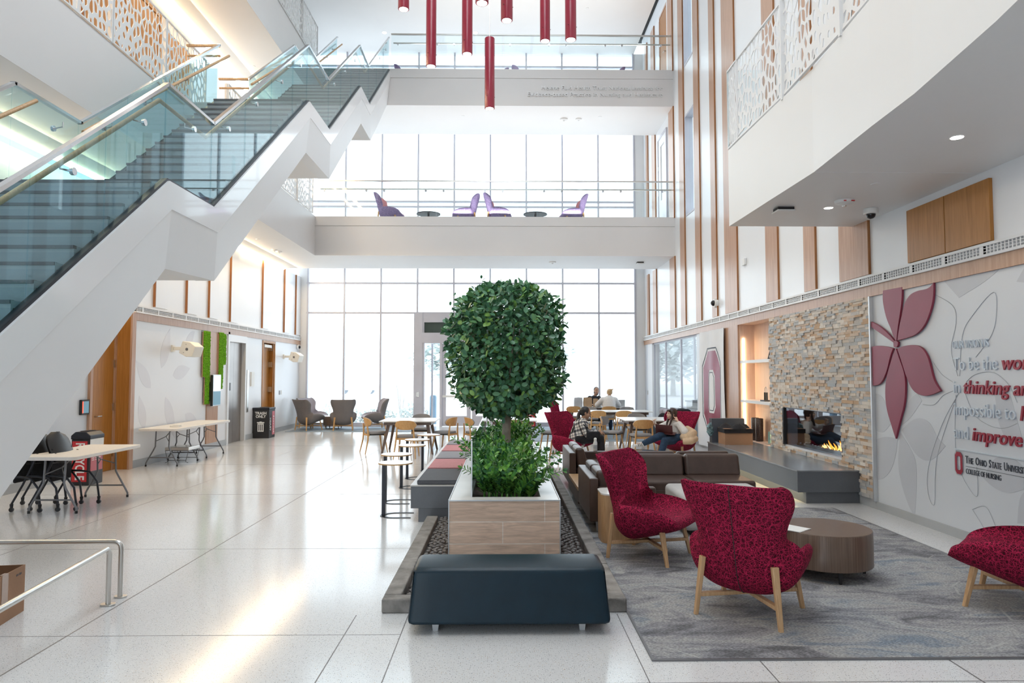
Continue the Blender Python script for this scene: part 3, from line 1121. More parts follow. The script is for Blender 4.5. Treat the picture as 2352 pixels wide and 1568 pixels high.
# balustrades: glass, shoe, cap rail, round handrail on brackets
rail = [(y, z + .96) for y, z in top]
cuts = [1.95, 2.9, 3.8, 4.73, 5.61, 6.58, 7.62, 8.6, 9.55, 10.5, 11.25, 12.66, 13.6, 14.5, 15.33, 16.38, 17.4, 18.4, 19.26]
for x, s in ((XA - .05, 1), (XB + .05, -1)):
    m = MB()
    k = [p for p in top]
    for (ya, za), (yb, zb) in zip(k, k[1:]):
        m.beam((x, ya, za + .012), (x, yb, zb + .012), .055, .03, side=(1, 0, 0))
    m.build('glass_shoe', M['blackmetal'], st)['label'] = 'dark glazing shoe'
    for a, b in zip(cuts, cuts[1:]):
        if s < 0 and a >= 11.2 and b <= 12.7:
            continue
        ys = [a + .006] + [p[0] for p in top if a + .05 < p[0] < b - .05] + [b - .006]
        poly = [(y, lerp_profile(top, y)) for y in ys] + [(y, lerp_profile(rail, y)) for y in reversed(ys)]
        MB().prism(poly, lambda u, v, w: (w, u, v), x - .006, x + .006).build('glass_panel', M['stairglass'], st)
    m = MB()
    segs = [rail] if s > 0 else [[p for p in rail if p[0] < 11.3], [p for p in rail if p[0] > 12.5]]
    for seg in segs:
        for (ya, za), (yb, zb) in zip(seg, seg[1:]):
            m.beam((x, ya, za), (x, yb, zb), .05, .03, side=(1, 0, 0))
        for y, z in seg:
            m.beam((x - .025, y, z), (x + .025, y, z), .03, .03)
    m.build('cap_rail', M['chrome'], st)
    xh = x - s * .10
    hs = []
    for (ya, za), (yb, zb) in ((rail[0], rail[1]), (rail[2], rail[3]), (rail[4], rail[5]), (rail[6], rail[7])):
        hs.append([(xh, ya - .1, za - .14), (xh, yb + .18, zb - .10 if yb < 19 else zb - .12)])
    if s > 0:
        pts = []
        for y, z in rail:
            pts.append((xh, y + (.05 if pts else 0), z - .14))
        hs = [pts]
    m = MB()
    for h in hs:
        m.tube(h, .021, 10)
    m.build('handrail', M['oak'], st, smooth=60)
    for y in (2.4, 3.4, 4.3, 5.2, 6.2, 7.2, 8.1, 9.0, 10.0, 10.9, 13.1, 14.0, 14.9, 15.9, 16.9, 17.9, 18.8):
        z = lerp_profile(rail, y) - .16
        b = MB()
        b.tube([(xh, y, z), (xh, y, z - .05), (x - s * .012, y, z - .07)], .008, 6)
        b.cyl((x - s * .014, y, z - .07), (x + s * .012, y, z - .07), .031, n=14)
        b.build('bracket', M['chrome'], st, smooth=40)
    # short return rails at the second floor landing on the left
for y in (11.32, 12.62):
    m = MB()
    m.beam((XB + .05, y, 7.30), (-5.33, y, 7.30), .05, .03)
    m.tube([(XB + .05, y + .03, 7.14), (-5.33, y + .03, 7.14)], .02, 8)
    m.build('return_rail', M['oak'], st)

# ---------------------------------------------------------------- glass railings of the two bridges
def bridge_rail(name, z, x0, x1, n, label):
    y = 19.36
    r = thing(name, label, 'railing', ((x0 + x1) / 2, y, z), world=True)
    for i in range(n):
        a = x0 + (x1 - x0) * i / n
        b = x0 + (x1 - x0) * (i + 1) / n
        MB().box(a + .006, b - .006, y - .006, y + .006, z + .02, z + 1.06).build('glass_panel', M['railglass'], r)
        for u in (.12, .82):
            p = a + (b - a) * u
            q = MB()
            q.tube([(p, y + .11, z + .84), (p, y + .11, z + .80), (p, y + .01, z + .78)], .008, 6)
            q.cyl((p, y - .02, z + .78), (p, y + .02, z + .78), .032, n=14)
            q.build('bracket', M['chrome'], r, smooth=40)
    MB().box(x0, x1, y - .024, y + .024, z + 1.05, z + 1.085).build('cap_rail', M['steel'], r)
    MB().tube([(x0 + .05, y + .11, z + .86), (x1, y + .11, z + .86)], .021, 10).build('handrail', M['steel'], r, smooth=60)


bridge_rail('glass_railing', Z2, -5.3, 4.88, 6, 'clear glass railing along the second floor bridge')
bridge_rail('glass_railing.001', Z3, -3.24, 4.88, 5, 'clear glass railing along the third floor bridge above the lettering')


# ---------------------------------------------------------------- perforated screens
def voro(L, H, seed, sparse):
    """white sheet with leaf-like cut-outs: jittered cells, each with a rounded hole"""
    rnd = random.Random(seed)
    AS = 1.75
    gx, gy = .082, .082 / 1
    W_ = L * AS
    pts = []
    nx, ny = int(W_ / .18), int(H / .165)
    for i in range(-1, nx + 1):
        for k in range(-1, ny + 1):
            pts.append(((i + .5 + rnd.uniform(-.46, .46)) * W_ / nx, (k + .5 + rnd.uniform(-.46, .46)) * H / ny))
    mb = MB()
    th = .008
    for p in pts:
        if not (0 < p[0] < W_ and 0 < p[1] < H):
            continue
        poly = [(0, 0), (W_, 0), (W_, H), (0, H)]
        for q in pts:
            dx, dy = q[0] - p[0], q[1] - p[1]
            d2 = dx * dx + dy * dy
            if d2 == 0 or d2 > .5:
                continue
            mxx, myy = (p[0] + q[0]) / 2, (p[1] + q[1]) / 2
            out = []
            for a, b in zip(poly, poly[1:] + poly[:1]):
                sa = (a[0] - mxx) * dx + (a[1] - myy) * dy
                sb = (b[0] - mxx) * dx + (b[1] - myy) * dy
                if sa <= 0:
                    out.append(a)
                if (sa < 0 < sb) or (sb < 0 < sa):
                    t = sa / (sa - sb)
                    out.append((a[0] + (b[0] - a[0]) * t, a[1] + (b[1] - a[1]) * t))
            poly = out
            if len(poly) < 3:
                break
        poly = [(a / AS, b) for a, b in poly]
        clean = []
        for a in poly:
            if not clean or (a[0] - clean[-1][0]) ** 2 + (a[1] - clean[-1][1]) ** 2 > 4e-6:
                clean.append(a)
        poly = clean
        n = len(poly)
        if n < 3:
            continue
        cx, cy = sum(a[0] for a in poly) / n, sum(a[1] for a in poly) / n
        s = sparse(cx / L, cy / H) * rnd.uniform(.85, 1.08)
        if s < .22:
            mb.add([(a, -th / 2, b) for a, b in poly], [tuple(range(n))])
            mb.add([(a, th / 2, b) for a, b in poly], [tuple(range(n))])
            continue
        O, Hh = [], []
        for i in range(n):
            a, b = poly[i], poly[(i + 1) % n]
            for t in (.0, .16, .84):
                e = (a[0] + (b[0] - a[0]) * t, a[1] + (b[1] - a[1]) * t)
                O.append(e)
                if t:
                    Hh.append((cx + (e[0] - cx) * s, cy + (e[1] - cy) * s))
        vs, fs = [], []
        for y in (-th / 2, th / 2):
            vs += [(a, y, b) for a, b in O] + [(a, y, b) for a, b in Hh]
        no, nh = len(O), len(Hh)
        for side in (0, no + nh):
            for i in range(n):
                o1, o2 = side + 3 * i + 1, side + 3 * i + 2
                h1, h2 = side + no + 2 * i, side + no + 2 * i + 1
                fs.append((o1, o2, h2, h1))
                p0 = side + no + (2 * i - 1) % nh
                fs.append((side + (3 * i - 1) % no, side + 3 * i, o1, h1, p0))
        for i in range(nh):
            a, b = no + i, no + (i + 1) % nh
            fs.append((a, b, b + no + nh, a + no + nh))
        mb.add(vs, fs)
    for x0, x1, z0, z1 in ((0, L, 0, .022), (0, L, H - .022, H), (0, .018, 0, H), (L - .018, L, 0, H)):
        mb.box(x0, x1, -.014, .014, z0, z1)
    return mb


dense = lambda u, v: .88 - .30 * (1 - v) ** 1.6
left_sparse = lambda u, v: min(.88, max(0, (.46 + .62 * v) - max(0, .5 - u) * .45))
right_sparse = lambda u, v: min(.88, max(0, (.46 + .60 * v) - max(0, u - .55) * .6))
PL, PH = 1.44, 1.12
PAN = [voro(PL, PH, 3, dense), voro(PL, PH, 5, left_sparse), voro(PL, PH, 8, right_sparse)]
panel_me = []


def screen(name, spots, label, which):
    r = thing(name, label, 'screen', spots[0][0])
    for i, (p, rz) in enumerate(spots):
        kk = which[i % len(which)]
        while len(panel_me) <= kk:
            panel_me.append(None)
        if panel_me[kk] is None:
            o = PAN[kk].build('perforated_panel', M['white'], r, fix=False)
            panel_me[kk] = o.data
        else:
            o = bpy.data.objects.new('perforated_panel', panel_me[kk])
            COL.objects.link(o)
            o.parent = r
        o.location = Vector(p) - Vector(spots[0][0])
        o.rotation_euler = (0, 0, rz)
    for i, (p, rz) in enumerate(spots):
        q = MB().box(-.02, .02, .015, .06, -.06, PH)
        o = q.build('post', M['white'], r, fix=False)
        o.location = Vector(p) - Vector(spots[0][0])
        o.rotation_euler = (0, 0, rz)
    return r


H90 = math.pi / 2
screen('perforated_screen', [((-5.33, 9.17 + 1.46 * i, Z2 + .03), H90) for i in (1, 0, -1, -2, -3, -4)], 'white leaf-cut screen along the second floor gallery, nearer of two, upper left', [0, 1, 0, 2])
screen('perforated_screen.001', [((-5.33, 13.05 + 1.5 * i, Z2 + .03), H90) for i in range(4)], 'white leaf-cut screen of the second floor between the stair landing and the bridge', [0, 1, 2, 1])
screen('perforated_screen.002', [((-5.30, 13.3 + 1.46 * i, Z3 + .03), H90) for i in range(4)], 'white leaf-cut screen of the third floor gallery up by the ceiling', [2, 1, 0, 0])
mp = [(9.42, 3.18), (9.05, 3.18), (7.58, 3.20), (6.12, 3.14), (4.68, 3.04), (3.25, 2.82)]
scr = thing('perforated_screen', 'white leaf-cut screen standing on the curved mezzanine edge', 'screen', (3.18, 9.05, 4.93))
for i, ((ya, xa), (yb, xb)) in enumerate(zip(mp[1:], mp[2:])):
    o = bpy.data.objects.new('perforated_panel', panel_me[(1, 2, 2, 0)[i]] if i else panel_me[0])
    COL.objects.link(o)
    o.parent = scr
    o.location = (xa - 3.18, ya - 9.05, 0)
    o.rotation_euler = (0, 0, math.atan2(yb - ya, xb - xa))
    q = MB().box(-.018, .018, -.035, .035, -.05, PH + .01).build('post', M['white'], scr, fix=False)
    q.location = (xb - 3.18, yb - 9.05, 0)
    q.rotation_euler = (0, 0, math.atan2(yb - ya, xb - xa))
o = bpy.data.objects.new('perforated_panel', panel_me[0])
COL.objects.link(o)
o.parent = scr
o.location = (0, .38, 0)
o.rotation_euler = (0, 0, -H90)
o.scale = (.26, 1, 1)
q = MB().box(3.16, 4.9, 9.38, 9.40, 4.95, 6.05)
q.v = [(a - 0, b, c_) for a, b, c_ in q.v]
BASE[scr.name] = Vector((3.18, 9.05, 4.93))
q.build('end_panel', M['railglass'], scr)

# ---------------------------------------------------------------- wing lounge chairs
def cat_rom(a, t):
    n = len(a) - 1
    i = min(int(t * n), n - 1)
    u = t * n - i
    p0, p1, p2, p3 = a[max(i - 1, 0)], a[i], a[i + 1], a[min(i + 2, n)]
    f = lambda q0, q1, q2, q3: .5 * (2 * q1 + (q2 - q0) * u + (2 * q0 - 5 * q1 + 4 * q2 - q3) * u * u + (3 * q1 - q0 - 3 * q2 + q3) * u ** 3)
    if isinstance(p1, tuple):
        return tuple(f(*q) for q in zip(p0, p1, p2, p3))
    return f(p0, p1, p2, p3)


W_IN = [(.40, .385), (.365, .42), (.22, .415), (.02, .39), (-.14, .375), (-.215, .43), (-.255, .545), (-.30, .68), (-.345, .82), (-.39, .945), (-.405, .985)]
W_OUT = [(.41, .36), (.34, .31), (.18, .255), (.0, .20), (-.13, .175), (-.25, .27), (-.315, .45), (-.36, .64), (-.405, .82), (-.44, .95), (-.428, .992)]
W_W = [.25, .325, .37, .39, .385, .36, .285, .305, .36, .36, .33]
W_L = [.0, .035, .10, .155, .172, .176, .152, .156, .165, .10, .03]
W_A = [110, 96, 90, 89, 80, 55, 27, 15, 12, 14, 30]


def wing_chair(name, label, outer, inner, legm, loc, rz, group=None):
    c_ = thing(name, label, 'lounge chair', loc, rz, group)
    NT, NU = 30, 18

    def edge_(t):
        y, z = cat_rom(W_IN, t)
        a = math.radians(cat_rom(W_A, t))
        l = cat_rom(W_L, t)
        return y + math.cos(a) * l, z + math.sin(a) * l, a

    def sec(c0, e0, w, u):
        s = abs(u)
        f = s ** 2.3
        x = w * math.sin(s * math.pi / 2) ** .92 * (1 if u >= 0 else -1)
        return x, c0[0] + (e0[0] - c0[0]) * f, c0[1] + (e0[1] - c0[1]) * f

    def fin(t, v):
        y, z, a = edge_(t)
        return sec(cat_rom(W_IN, t), (y, z), cat_rom(W_W, t), v * 2 - 1)

    def fout(t, v):
        y, z, a = edge_(t)
        return sec(cat_rom(W_OUT, t), (y - math.cos(a) * .022, z - math.sin(a) * .022), cat_rom(W_W, t) + .032, v * 2 - 1)
    MB().grid(fin, NT, NU).build('inner_cushion', inner, c_, smooth=180, sub=1)
    m = MB().grid(fout, NT, NU)
    n = NU + 1
    rim = []
    for v in (0, 1):
        for i in range(NT + 1):
            rim.append(fin(i / NT, v))
    o = len(m.v)
    m.v += rim
    for i in range(NT):
        for v, col in ((0, 0), (1, NU)):
            a, b = i * n + col, (i + 1) * n + col
            p = o + v * (NT + 1) + i
            m.f.append((a, b, p + 1, p))
            m.m.append(0)
    for i in (0, NT):
        o = len(m.v)
        m.v += [fin(i / NT, j / NU) for j in range(n)]
        for j in range(NU):
            m.f.append((i * n + j, i * n + j + 1, o + j + 1, o + j))
            m.m.append(0)
    bm = m
    ob = bm.build('outer_shell', outer, c_, smooth=180, sub=1)
    seam = MB().tube([Vector(fout(t / 24, .5)) + Vector((0, -.0005, 0)) for t in range(9, 24)], .003, 6)
    seam.build('back_seam', M['dark'] if outer is M['red'] else outer, c_)
    FT = .30
    for sx in (-1, 1):
        for sy, tz, tx, ty in ((-1, .43, .255, -.265), (1, .315, .26, .235)):
            MB().beam((sx * FT, sy * FT, 0), (sx * tx, ty, tz), .030, .030, .050, .036, side=(1, -sx * sy, 0)).build('leg', legm, c_, bevel=.006)
    for s in (-1, 1):
        MB().beam((-.275, -s * .275, .155), (.275, s * .275, .155), .028, .042, side=(0, 0, 1)).build('stretcher', legm, c_, bevel=.004)
    return c_


red0 = wing_chair('wing_chair', 'red scribble wing chair seen from behind, nearest, before the round walnut table', M['red'], M['red'], M['oak'], (1.83, 5.12, 0), face_dir(.60, .80), 'red wing chairs')
dup(red0, (1.42, 6.68, 0), face_dir(.818, -.574), 'red wing chair in side view between the stone kerb and the grey ottoman', 'red wing chairs')
dup(red0, (3.91, 5.2, 0), face_dir(-.707, .707), 'red wing chair cut off by the picture edge beside the mural wall', 'red wing chairs')
dup(red0, (1.38, 14.1, 0), face_dir(.72, -.69), 'red wing chair that the woman in the plaid jacket sits on', 'red wing chairs')
dup(red0, (3.60, 14.25, 0), face_dir(-.66, -.75), 'red wing chair that the woman in the white knit top sits on', 'red wing chairs')
dup(red0, (1.86, 21.3, 0), face_dir(.9, -.2), 'red wing chair farthest off by the window end table', 'red wing chairs')
g0 = wing_chair('wing_chair', 'grey tweed wing chair at the far left nearest the wooden door', M['tweed'], M['lilac'], M['honey'], (-6.2, 22.0, 0), face_dir(.62, .78), 'grey tweed wing chairs')
dup(g0, (-5.1, 22.0, 0), face_dir(-.2, .98), 'grey tweed wing chair seen from behind, right of the small drum table', 'grey tweed wing chairs')
dup(g0, (-4.2, 22.55, 0), face_dir(-.93, -.35), 'grey tweed wing chair facing left by the window frame', 'grey tweed wing chairs')
dup(g0, (-6.35, 22.95, 0), face_dir(.8, -.4), 'grey tweed wing chair mostly hidden behind the leftmost tweed chair', 'grey tweed wing chairs')
for x, y, z, dx, lb, mm in ((-3.45, 20.6, Z2, 1, 'purple lounge chair facing right at the left end of the second floor bridge', 1), (-1.15, 20.7, Z2, -1, 'purple lounge chair facing left on the second floor bridge', 1),
                       (-.15, 20.6, Z2, 1, 'purple lounge chair facing right at the middle of the second floor bridge', 1), (2.15, 20.7, Z2, -1, 'purple lounge chair facing left near the right end of the second floor bridge', 1),
                       (-3.0, 21.4, Z3, 1, 'purple lounge chair at the left end of the third floor bridge', 1), (-.25, 21.6, Z3, -1, 'purple lounge chair behind the longest pendant lamp on the third floor bridge', 1),
                       (.72, 21.4, Z3, 1, 'red topped lounge chair on the third floor bridge', 0), (3.45, 21.5, Z3, -1, 'purple lounge chair at the right end of the third floor bridge', 1)):
    dup(g0, (x, y, z), face_dir(dx, -.1), lb, 'lounge chairs on the upper bridges', {M['tweed']: M['purple'], M['lilac']: M['red'] if not mm else M['rose']})


# ---------------------------------------------------------------- dining tables and chairs
def dining_table(name, label, loc, sx, sy, rz=0):
    t = thing(name, label, 'table', loc, rz, 'dining tables')
    MB().box(-sx / 2, sx / 2, -sy / 2, sy / 2, .715, .742).build('table_top', M['laminate'], t, bevel=.008)
    MB().box(-sx / 2 + .1, sx / 2 - .1, -sy / 2 + .1, sy / 2 - .1, .645, .713).build('apron', M['walnut'], t)
    for a in (-1, 1):
        for b in (-1, 1):
            MB().beam((a * (sx / 2 - .06), b * (sy / 2 - .08), 0), (a * (sx / 2 - .2), b * (sy / 2 - .2), .70), .042, .042, .075, .06, side=(1, 0, 0)).build('leg', M['walnut'], t, bevel=.006)
    return t


dining_table('dining_table', 'white topped dining table with walnut legs left of the potted tree', (-2.12, 15.8, 0), 1.25, 1.2)
dining_table('dining_table', 'white topped dining table half hidden behind the tree trunk', (.22, 15.9, 0), 1.1, 1.1)
dining_table('dining_table', 'white topped dining table just behind the two seated women', (3.38, 16.0, 0), 1.25, 1.2)
dining_table('dining_table', 'long white topped dining table in the second row behind the seated women', (3.2, 19.6, 0), 2.0, .95)
dining_table('dining_table', 'white topped table at the window holding paper bags and a laptop', (3.1, 22.15, 0), 2.1, .95)


def dining_chair(label, loc, rz, group='wood backed dining chairs'):
    c_ = thing('dining_chair', label, 'chair', loc, rz, group)
    m = MB()

    def sq(r, z):
        out = []
        for i in range(28):
            a = 2 * math.pi * i / 28
            ca, sa = math.cos(a), math.sin(a)
            k = (abs(ca) ** 3.5 + abs(sa) ** 3.5) ** (-1 / 3.5)
            out.append((.235 * r * k * ca, .225 * r * k * sa, z))
        return out
    rings = [sq(.93, .432), sq(1, .44), sq(1.0, .465), sq(.96, .478), sq(.5, .484)]
    m.v = [p for r in rings for p in r]
    n = 28
    m.f = [(i * n + j, i * n + (j + 1) % n, (i + 1) * n + (j + 1) % n, (i + 1) * n + j) for i in range(4) for j in range(n)]
    m.f += [tuple(range(n))[::-1], tuple(4 * n + j for j in range(n))]
    m.m = [0] * len(m.f)
    m.build('seat', M['seatgrey'], c_, smooth=50)
    MB().box(-.2, .2, -.19, .19, .405, .433).build('seat_frame', M['dark'], c_)

    def back(y0):
        def f(u, v):
            a = (u - .5) * 1.5
            x = math.sin(a) * .335
            y = y0 + (1 - math.cos(a)) * .30
            hh = .1 * math.sqrt(max(.02, 1 - abs(2 * u - 1) ** 2.8))
            z = .70 + (2 * v - 1) * hh
            return x, y - (z - .70) * .22, z
        return f
    for nm, ya, yb, mm in (('backrest', -.262, -.244, M['honey']), ('back_pad', -.243, -.222, M['seatgrey'])):
        m = MB().grid(back(ya), 16, 6)
        k = len(m.v)
        m.grid(back(yb), 16, 6)
        NV = 7
        for i in range(16):
            for j in (0, 6):
                m.f.append((i * NV + j, (i + 1) * NV + j, k + (i + 1) * NV + j, k + i * NV + j))
                m.m.append(0)
        for i in (0, 16):
            for j in range(6):
                m.f.append((i * NV + j, i * NV + j + 1, k + i * NV + j + 1, k + i * NV + j))
                m.m.append(0)
        m.build(nm, mm, c_, smooth=50)
    for s in (-1, 1):
        MB().tube([(s * .225, .215, 0), (s * .20, .175, .25), (s * .185, .15, .43)], [.011, .017, .02], 10).build('leg', M['honey'], c_, smooth=60)
        MB().tube([(s * .235, -.30, 0), (s * .205, -.235, .3), (s * .185, -.225, .48), (s * .17, -.245, .66)], [.011, .018, .02, .014], 10).build('leg', M['honey'], c_, smooth=60)
    MB().box(-.19, .19, .13, .16, .39, .43).box(-.19, .19, -.22, -.19, .39, .43).build('side_rail', M['honey'], c_)
    return c_


dc0 = dining_chair('wooden dining chair facing right at the left side of the table left of the tree', (-2.90, 15.7, 0), face_dir(.9, .45))
DC = [(-2.05, 14.75, .05, 1, 'wooden dining chair with its oval back to us at the table left of the tree'),
      (-1.33, 15.75, -.9, .45, 'wooden dining chair facing left at the table left of the tree'),
      (-2.0, 16.75, 0, -1, 'grey backed dining chair on the far side of the table left of the tree'),
      (-.60, 15.7, .9, .42, 'wooden dining chair facing right, just left of the planter leaves'),
      (.22, 15.05, 0, 1, 'wooden dining chair whose back shows behind the tree trunk'),
      (1.12, 15.75, -.9, .42, 'wooden dining chair facing left, behind the planter on its right'),
      (2.52, 15.75, .9, -.45, 'wooden dining chair turned at an angle between the two seated women'),
      (3.02, 14.95, -.1, 1, 'wooden dining chair with its oval back to us beside the red chair on the right'),
      (3.35, 17.0, 0, -1, 'grey backed dining chair across the table behind the seated women'),
      (2.58, 18.75, 0, 1, 'wooden dining chair with its back to us, left of a pair at the long table'),
      (3.28, 18.7, 0, 1, 'wooden dining chair with its back to us, right of a pair at the long table'),
      (2.62, 20.5, 0, -1, 'grey backed dining chair across the long table on the left'),
      (3.75, 20.5, 0, -1, 'grey backed dining chair across the long table on the right'),
      (2.2, 21.45, 0, 1, 'wooden dining chair before the paper bags at the window table'),
      (3.28, 21.3, 0, 1, 'wooden dining chair that the person in the white sweater sits on')]
for x, y, dx, dy, lb in DC:
    dup(dc0, (x, y, 0), face_dir(dx, dy), lb)

# ---------------------------------------------------------------- small round laptop tables by the quartz bench
def stool_table(label, x, y, po):
    t = thing('laptop_table', label, 'side table', (x, y, 0), 0, 'round laptop tables')
    MB().lathe([(.0, .645), (.205, .645), (.213, .652)], 40).lathe([(.213, .646), (.213, .66)], 40).build('table_rim', M['honey'], t)
    MB().lathe([(.0, .6605), (.212, .6605), (.212, .662)], 40).build('table_top', M['laminate'], t)
    MB().box(-po - .022, -po + .022, -.016, .016, .008, .645).build('pole', M['blackmetal'], t)
    m = MB()
    outer, inner = [], []
    for i in range(15):
        a = math.pi / 2 + math.pi * i / 14
        outer.append((-po + .15 + .2 * math.cos(a) * .95, .17 * math.sin(a)))
        inner.append((-po + .15 + .15 * math.cos(a) * .9, .135 * math.sin(a)))
    poly = [(-po + .36, .17)] + outer + [(-po + .36, -.17), (-po + .36, -.135)] + inner[::-1] + [(-po + .36, .135)]
    m.prism(poly, lambda u, v, w_: (u, v, w_), 0, .008)
    m.build('base', M['blackmetal'], t)
    return t


for lb, x, y, po in (('round white laptop table on a black pole, nearest of five by the quartz bench', -1.347, 8.66, .145), ('round white laptop table second nearest, close behind the nearest one', -1.476, 9.58, .155),
                     ('round white laptop table in the middle of the row of five', -1.422, 10.8, .165), ('round white laptop table next to last in the row beside the cushions', -1.459, 11.75, .17),
                     ('round white laptop table farthest from us beside the quartz bench', -1.369, 12.7, .11)):
    stool_table(lb, x, y, po)

# ---------------------------------------------------------------- planter island
pl = thing('planter', 'long planter box clad in wood look tile around the potted tree', 'planter', (0, 6.38, 0), world=True)
m = MB()
m.box(-.50, .53, 6.38, 6.41, 0, .592).box(-.50, -.47, 6.41, 12.88, 0, .592).box(.50, .53, 6.41, 12.88, 0, .592).box(-.5, .53, 12.85, 12.88, 0, .592)
m.build('box', M['planks'], pl)
m = MB()
holed(m, 'z', 0, 0, 0, 0, 0, 0, [])
m.box(-.49, .52, 6.39, 6.555, .575, .597).box(-.49, -.295, 6.555, 12.2, .575, .597).box(.36, .52, 6.555, 12.2, .575, .597).box(-.49, .52, 12.2, 12.87, .575, .597)
m.build('rim', M['tiletop'], pl)
m = MB()
for x in (-.502, .526):
    m.box(x, x + .008, 6.374, 12.884, .59, .601)
    m.box(x, x + .008, 6.374, 6.384, 0, .601)
m.box(-.502, .534, 6.374, 6.382, .59, .601).box(-.502, .534, 12.878, 12.886, .59, .601)
m.build('edge_trim', M['silver'], pl)
m = MB().box(-.30, .365, 6.55, 12.21, .30, .52)
m.build('soil', M['soil'], pl)
m = MB()
m.box(-.31, -.295, 6.545, 12.21, .50, .59).box(.36, .375, 6.545, 12.21, .5, .59).box(-.31, .375, 6.545, 6.56, .5, .59)
m.build('lining', M['tiletop'], pl)
MB().box(-.302, -.292, 6.57, 12.1, .52, 1.12).build('glass_divider', M['stairglass'], pl)
MB().box(-.303, -.291, 6.56, 6.572, .52, 1.125).build('glass_edge', M['silver'], pl)

tr = thing('potted_tree', 'clipped round headed tree growing from the planter', 'tree', (.05, 9.0, .52), world=True)
rt = random.Random(4)
m = MB()
m.tube([(.05, 9.0, .40), (.052, 9.0, .75), (.045, 9.01, 1.0), (.055, 9.0, 1.26), (.05, 9.0, 1.5), (.05, 9, 2.2)], [.072, .062, .055, .058, .05, .02], 14)
trunk = m.build('trunk', M['bark'], tr, smooth=60)
m = MB()


def crown_r(z):
    """half width of the clipped crown at a height"""
    return cat_rom([.24, .58, .70, .73, .74, .755, .76, .755, .71, .60, .30], min(1, max(0, (z - 1.22) / (2.92 - 1.22))))


tips = []
for i in range(46):
    a = rt.uniform(0, 6.283)
    z0 = rt.uniform(1.2, 1.9)
    z1 = min(2.85, z0 + rt.uniform(.15, .9))
    r = crown_r(z1) * rt.uniform(.6, .92)
    p0 = Vector((.05, 9.0, z0))
    p2 = Vector((.05 + r * math.cos(a), 9 + r * math.sin(a), z1))
    p1 = (p0 + p2) / 2 + Vector((math.cos(a) * .1, math.sin(a) * .1, -.05))
    m.tube([p0, p1, p2], [.022, .012, .005], 6)
m.build('branches', M['bark'], tr, smooth=60)


def leaf(mb, p, d, up, L, w):
    """oval leaf folded along its midrib, starting at p and pointing along d"""
    d = d.normalized()
    s = d.cross(up)
    if s.length < 1e-3:
        s = Vector((1, 0, 0))
    s.normalize()
    nrm = s.cross(d)
    vs = [p, p + d * L * .3 + s * w * .42 + nrm * w * .10, p + d * L * .68 + s * w * .46 + nrm * w * .1, p + d * L * .9 + s * w * .27 + nrm * w * .05, p + d * L, p + d * L * .9 - s * w * .27 + nrm * w * .05, p + d * L * .68 - s * w * .46 + nrm * w * .1, p + d * L * .3 - s * w * .42 + nrm * w * .10, p + d * L * .5 - nrm * w * .04]
    mb.add(vs, [(0, 1, 8), (1, 2, 8), (2, 3, 8), (3, 4, 8), (4, 5, 8), (5, 6, 8), (6, 7, 8), (7, 0, 8)])


m = MB()
for i in range(8200):
    z = 1.22 + (2.92 - 1.22) * rt.random()
    a = rt.uniform(0, 6.283)
    k = rt.random() ** .3
    bump_ = 1 + .05 * math.sin(3 * a + 5 * z) + .04 * math.sin(7 * a - 9 * z)
    R_ = crown_r(z) * bump_
    r = R_ * k
    if z < 1.36 and rt.random() < .45:
        continue
    p = Vector((.05 + r * math.cos(a), 9 + r * math.sin(a), z + rt.uniform(-.03, .03)))
    out = Vector((math.cos(a), math.sin(a), .25 + (z - 2.1) * .9))
    on = out.normalized()
    d = (on * rt.uniform(-.1, .7) + Vector((rt.uniform(-.9, .9), rt.uniform(-.9, .9), rt.uniform(-.8, .9)))).normalized()
    leaf(m, p, d, on * .8 + Vector((rt.uniform(-.5, .5), rt.uniform(-.5, .5), .55 + rt.uniform(-.4, .4))), rt.uniform(.07, .105), rt.uniform(.05, .07))
for i in range(26):     # stray shoots above the clipped outline
    a = rt.uniform(0, 6.283)
    z = rt.uniform(1.5, 2.95)
    r = crown_r(z) * .93
    p = Vector((.05 + r * math.cos(a), 9 + r * math.sin(a), z))
    for q in range(5):
        p = p + Vector((math.cos(a) * .016, math.sin(a) * .016, .022))
        leaf(m, p, Vector((rt.uniform(-1, 1), rt.uniform(-1, 1), .4)), Vector((0, 0, 1)), .06, .036)
m.build('foliage', M['leaf'], tr, fix=False, smooth=180)


def zz_plant(seed, n, hmax):
    r = random.Random(seed)
    stems, lv = MB(), MB()
    for i in range(n):
        a = r.uniform(0, 6.283)
        lean = r.uniform(.05, .42)
        h = hmax * r.uniform(.62, 1.05)
        b = Vector((r.uniform(-.07, .07), r.uniform(-.07, .07), 0))
        pts = []
        for k in range(7):
            t = k / 6
            pts.append(b + Vector((math.cos(a) * lean * t * t, math.sin(a) * lean * t * t, h * (t - .18 * lean * t * t))))
        stems.tube(pts, [.010, .009, .008, .006, .005, .004, .003], 6)
        for k in range(18):
            t = .10 + .90 * k / 17.01
            q = t * 6
            j = min(5, int(q))
            p = pts[j].lerp(pts[j + 1], q - j)
            ax = (pts[j + 1] - pts[j]).normalized()
            sd = ax.cross(Vector((math.sin(a * 3 + k), math.cos(a * 3 - k), .3))).normalized()
            for s in (-1, 1):
                d = sd * s + ax * .75
                leaf(lv, p, d, ax, r.uniform(.08, .11) * (1 - .4 * t), .037)
        leaf(lv, pts[-1], pts[-1] - pts[-2], Vector((.3, 1, 0)), .06, .03)
    return stems, lv


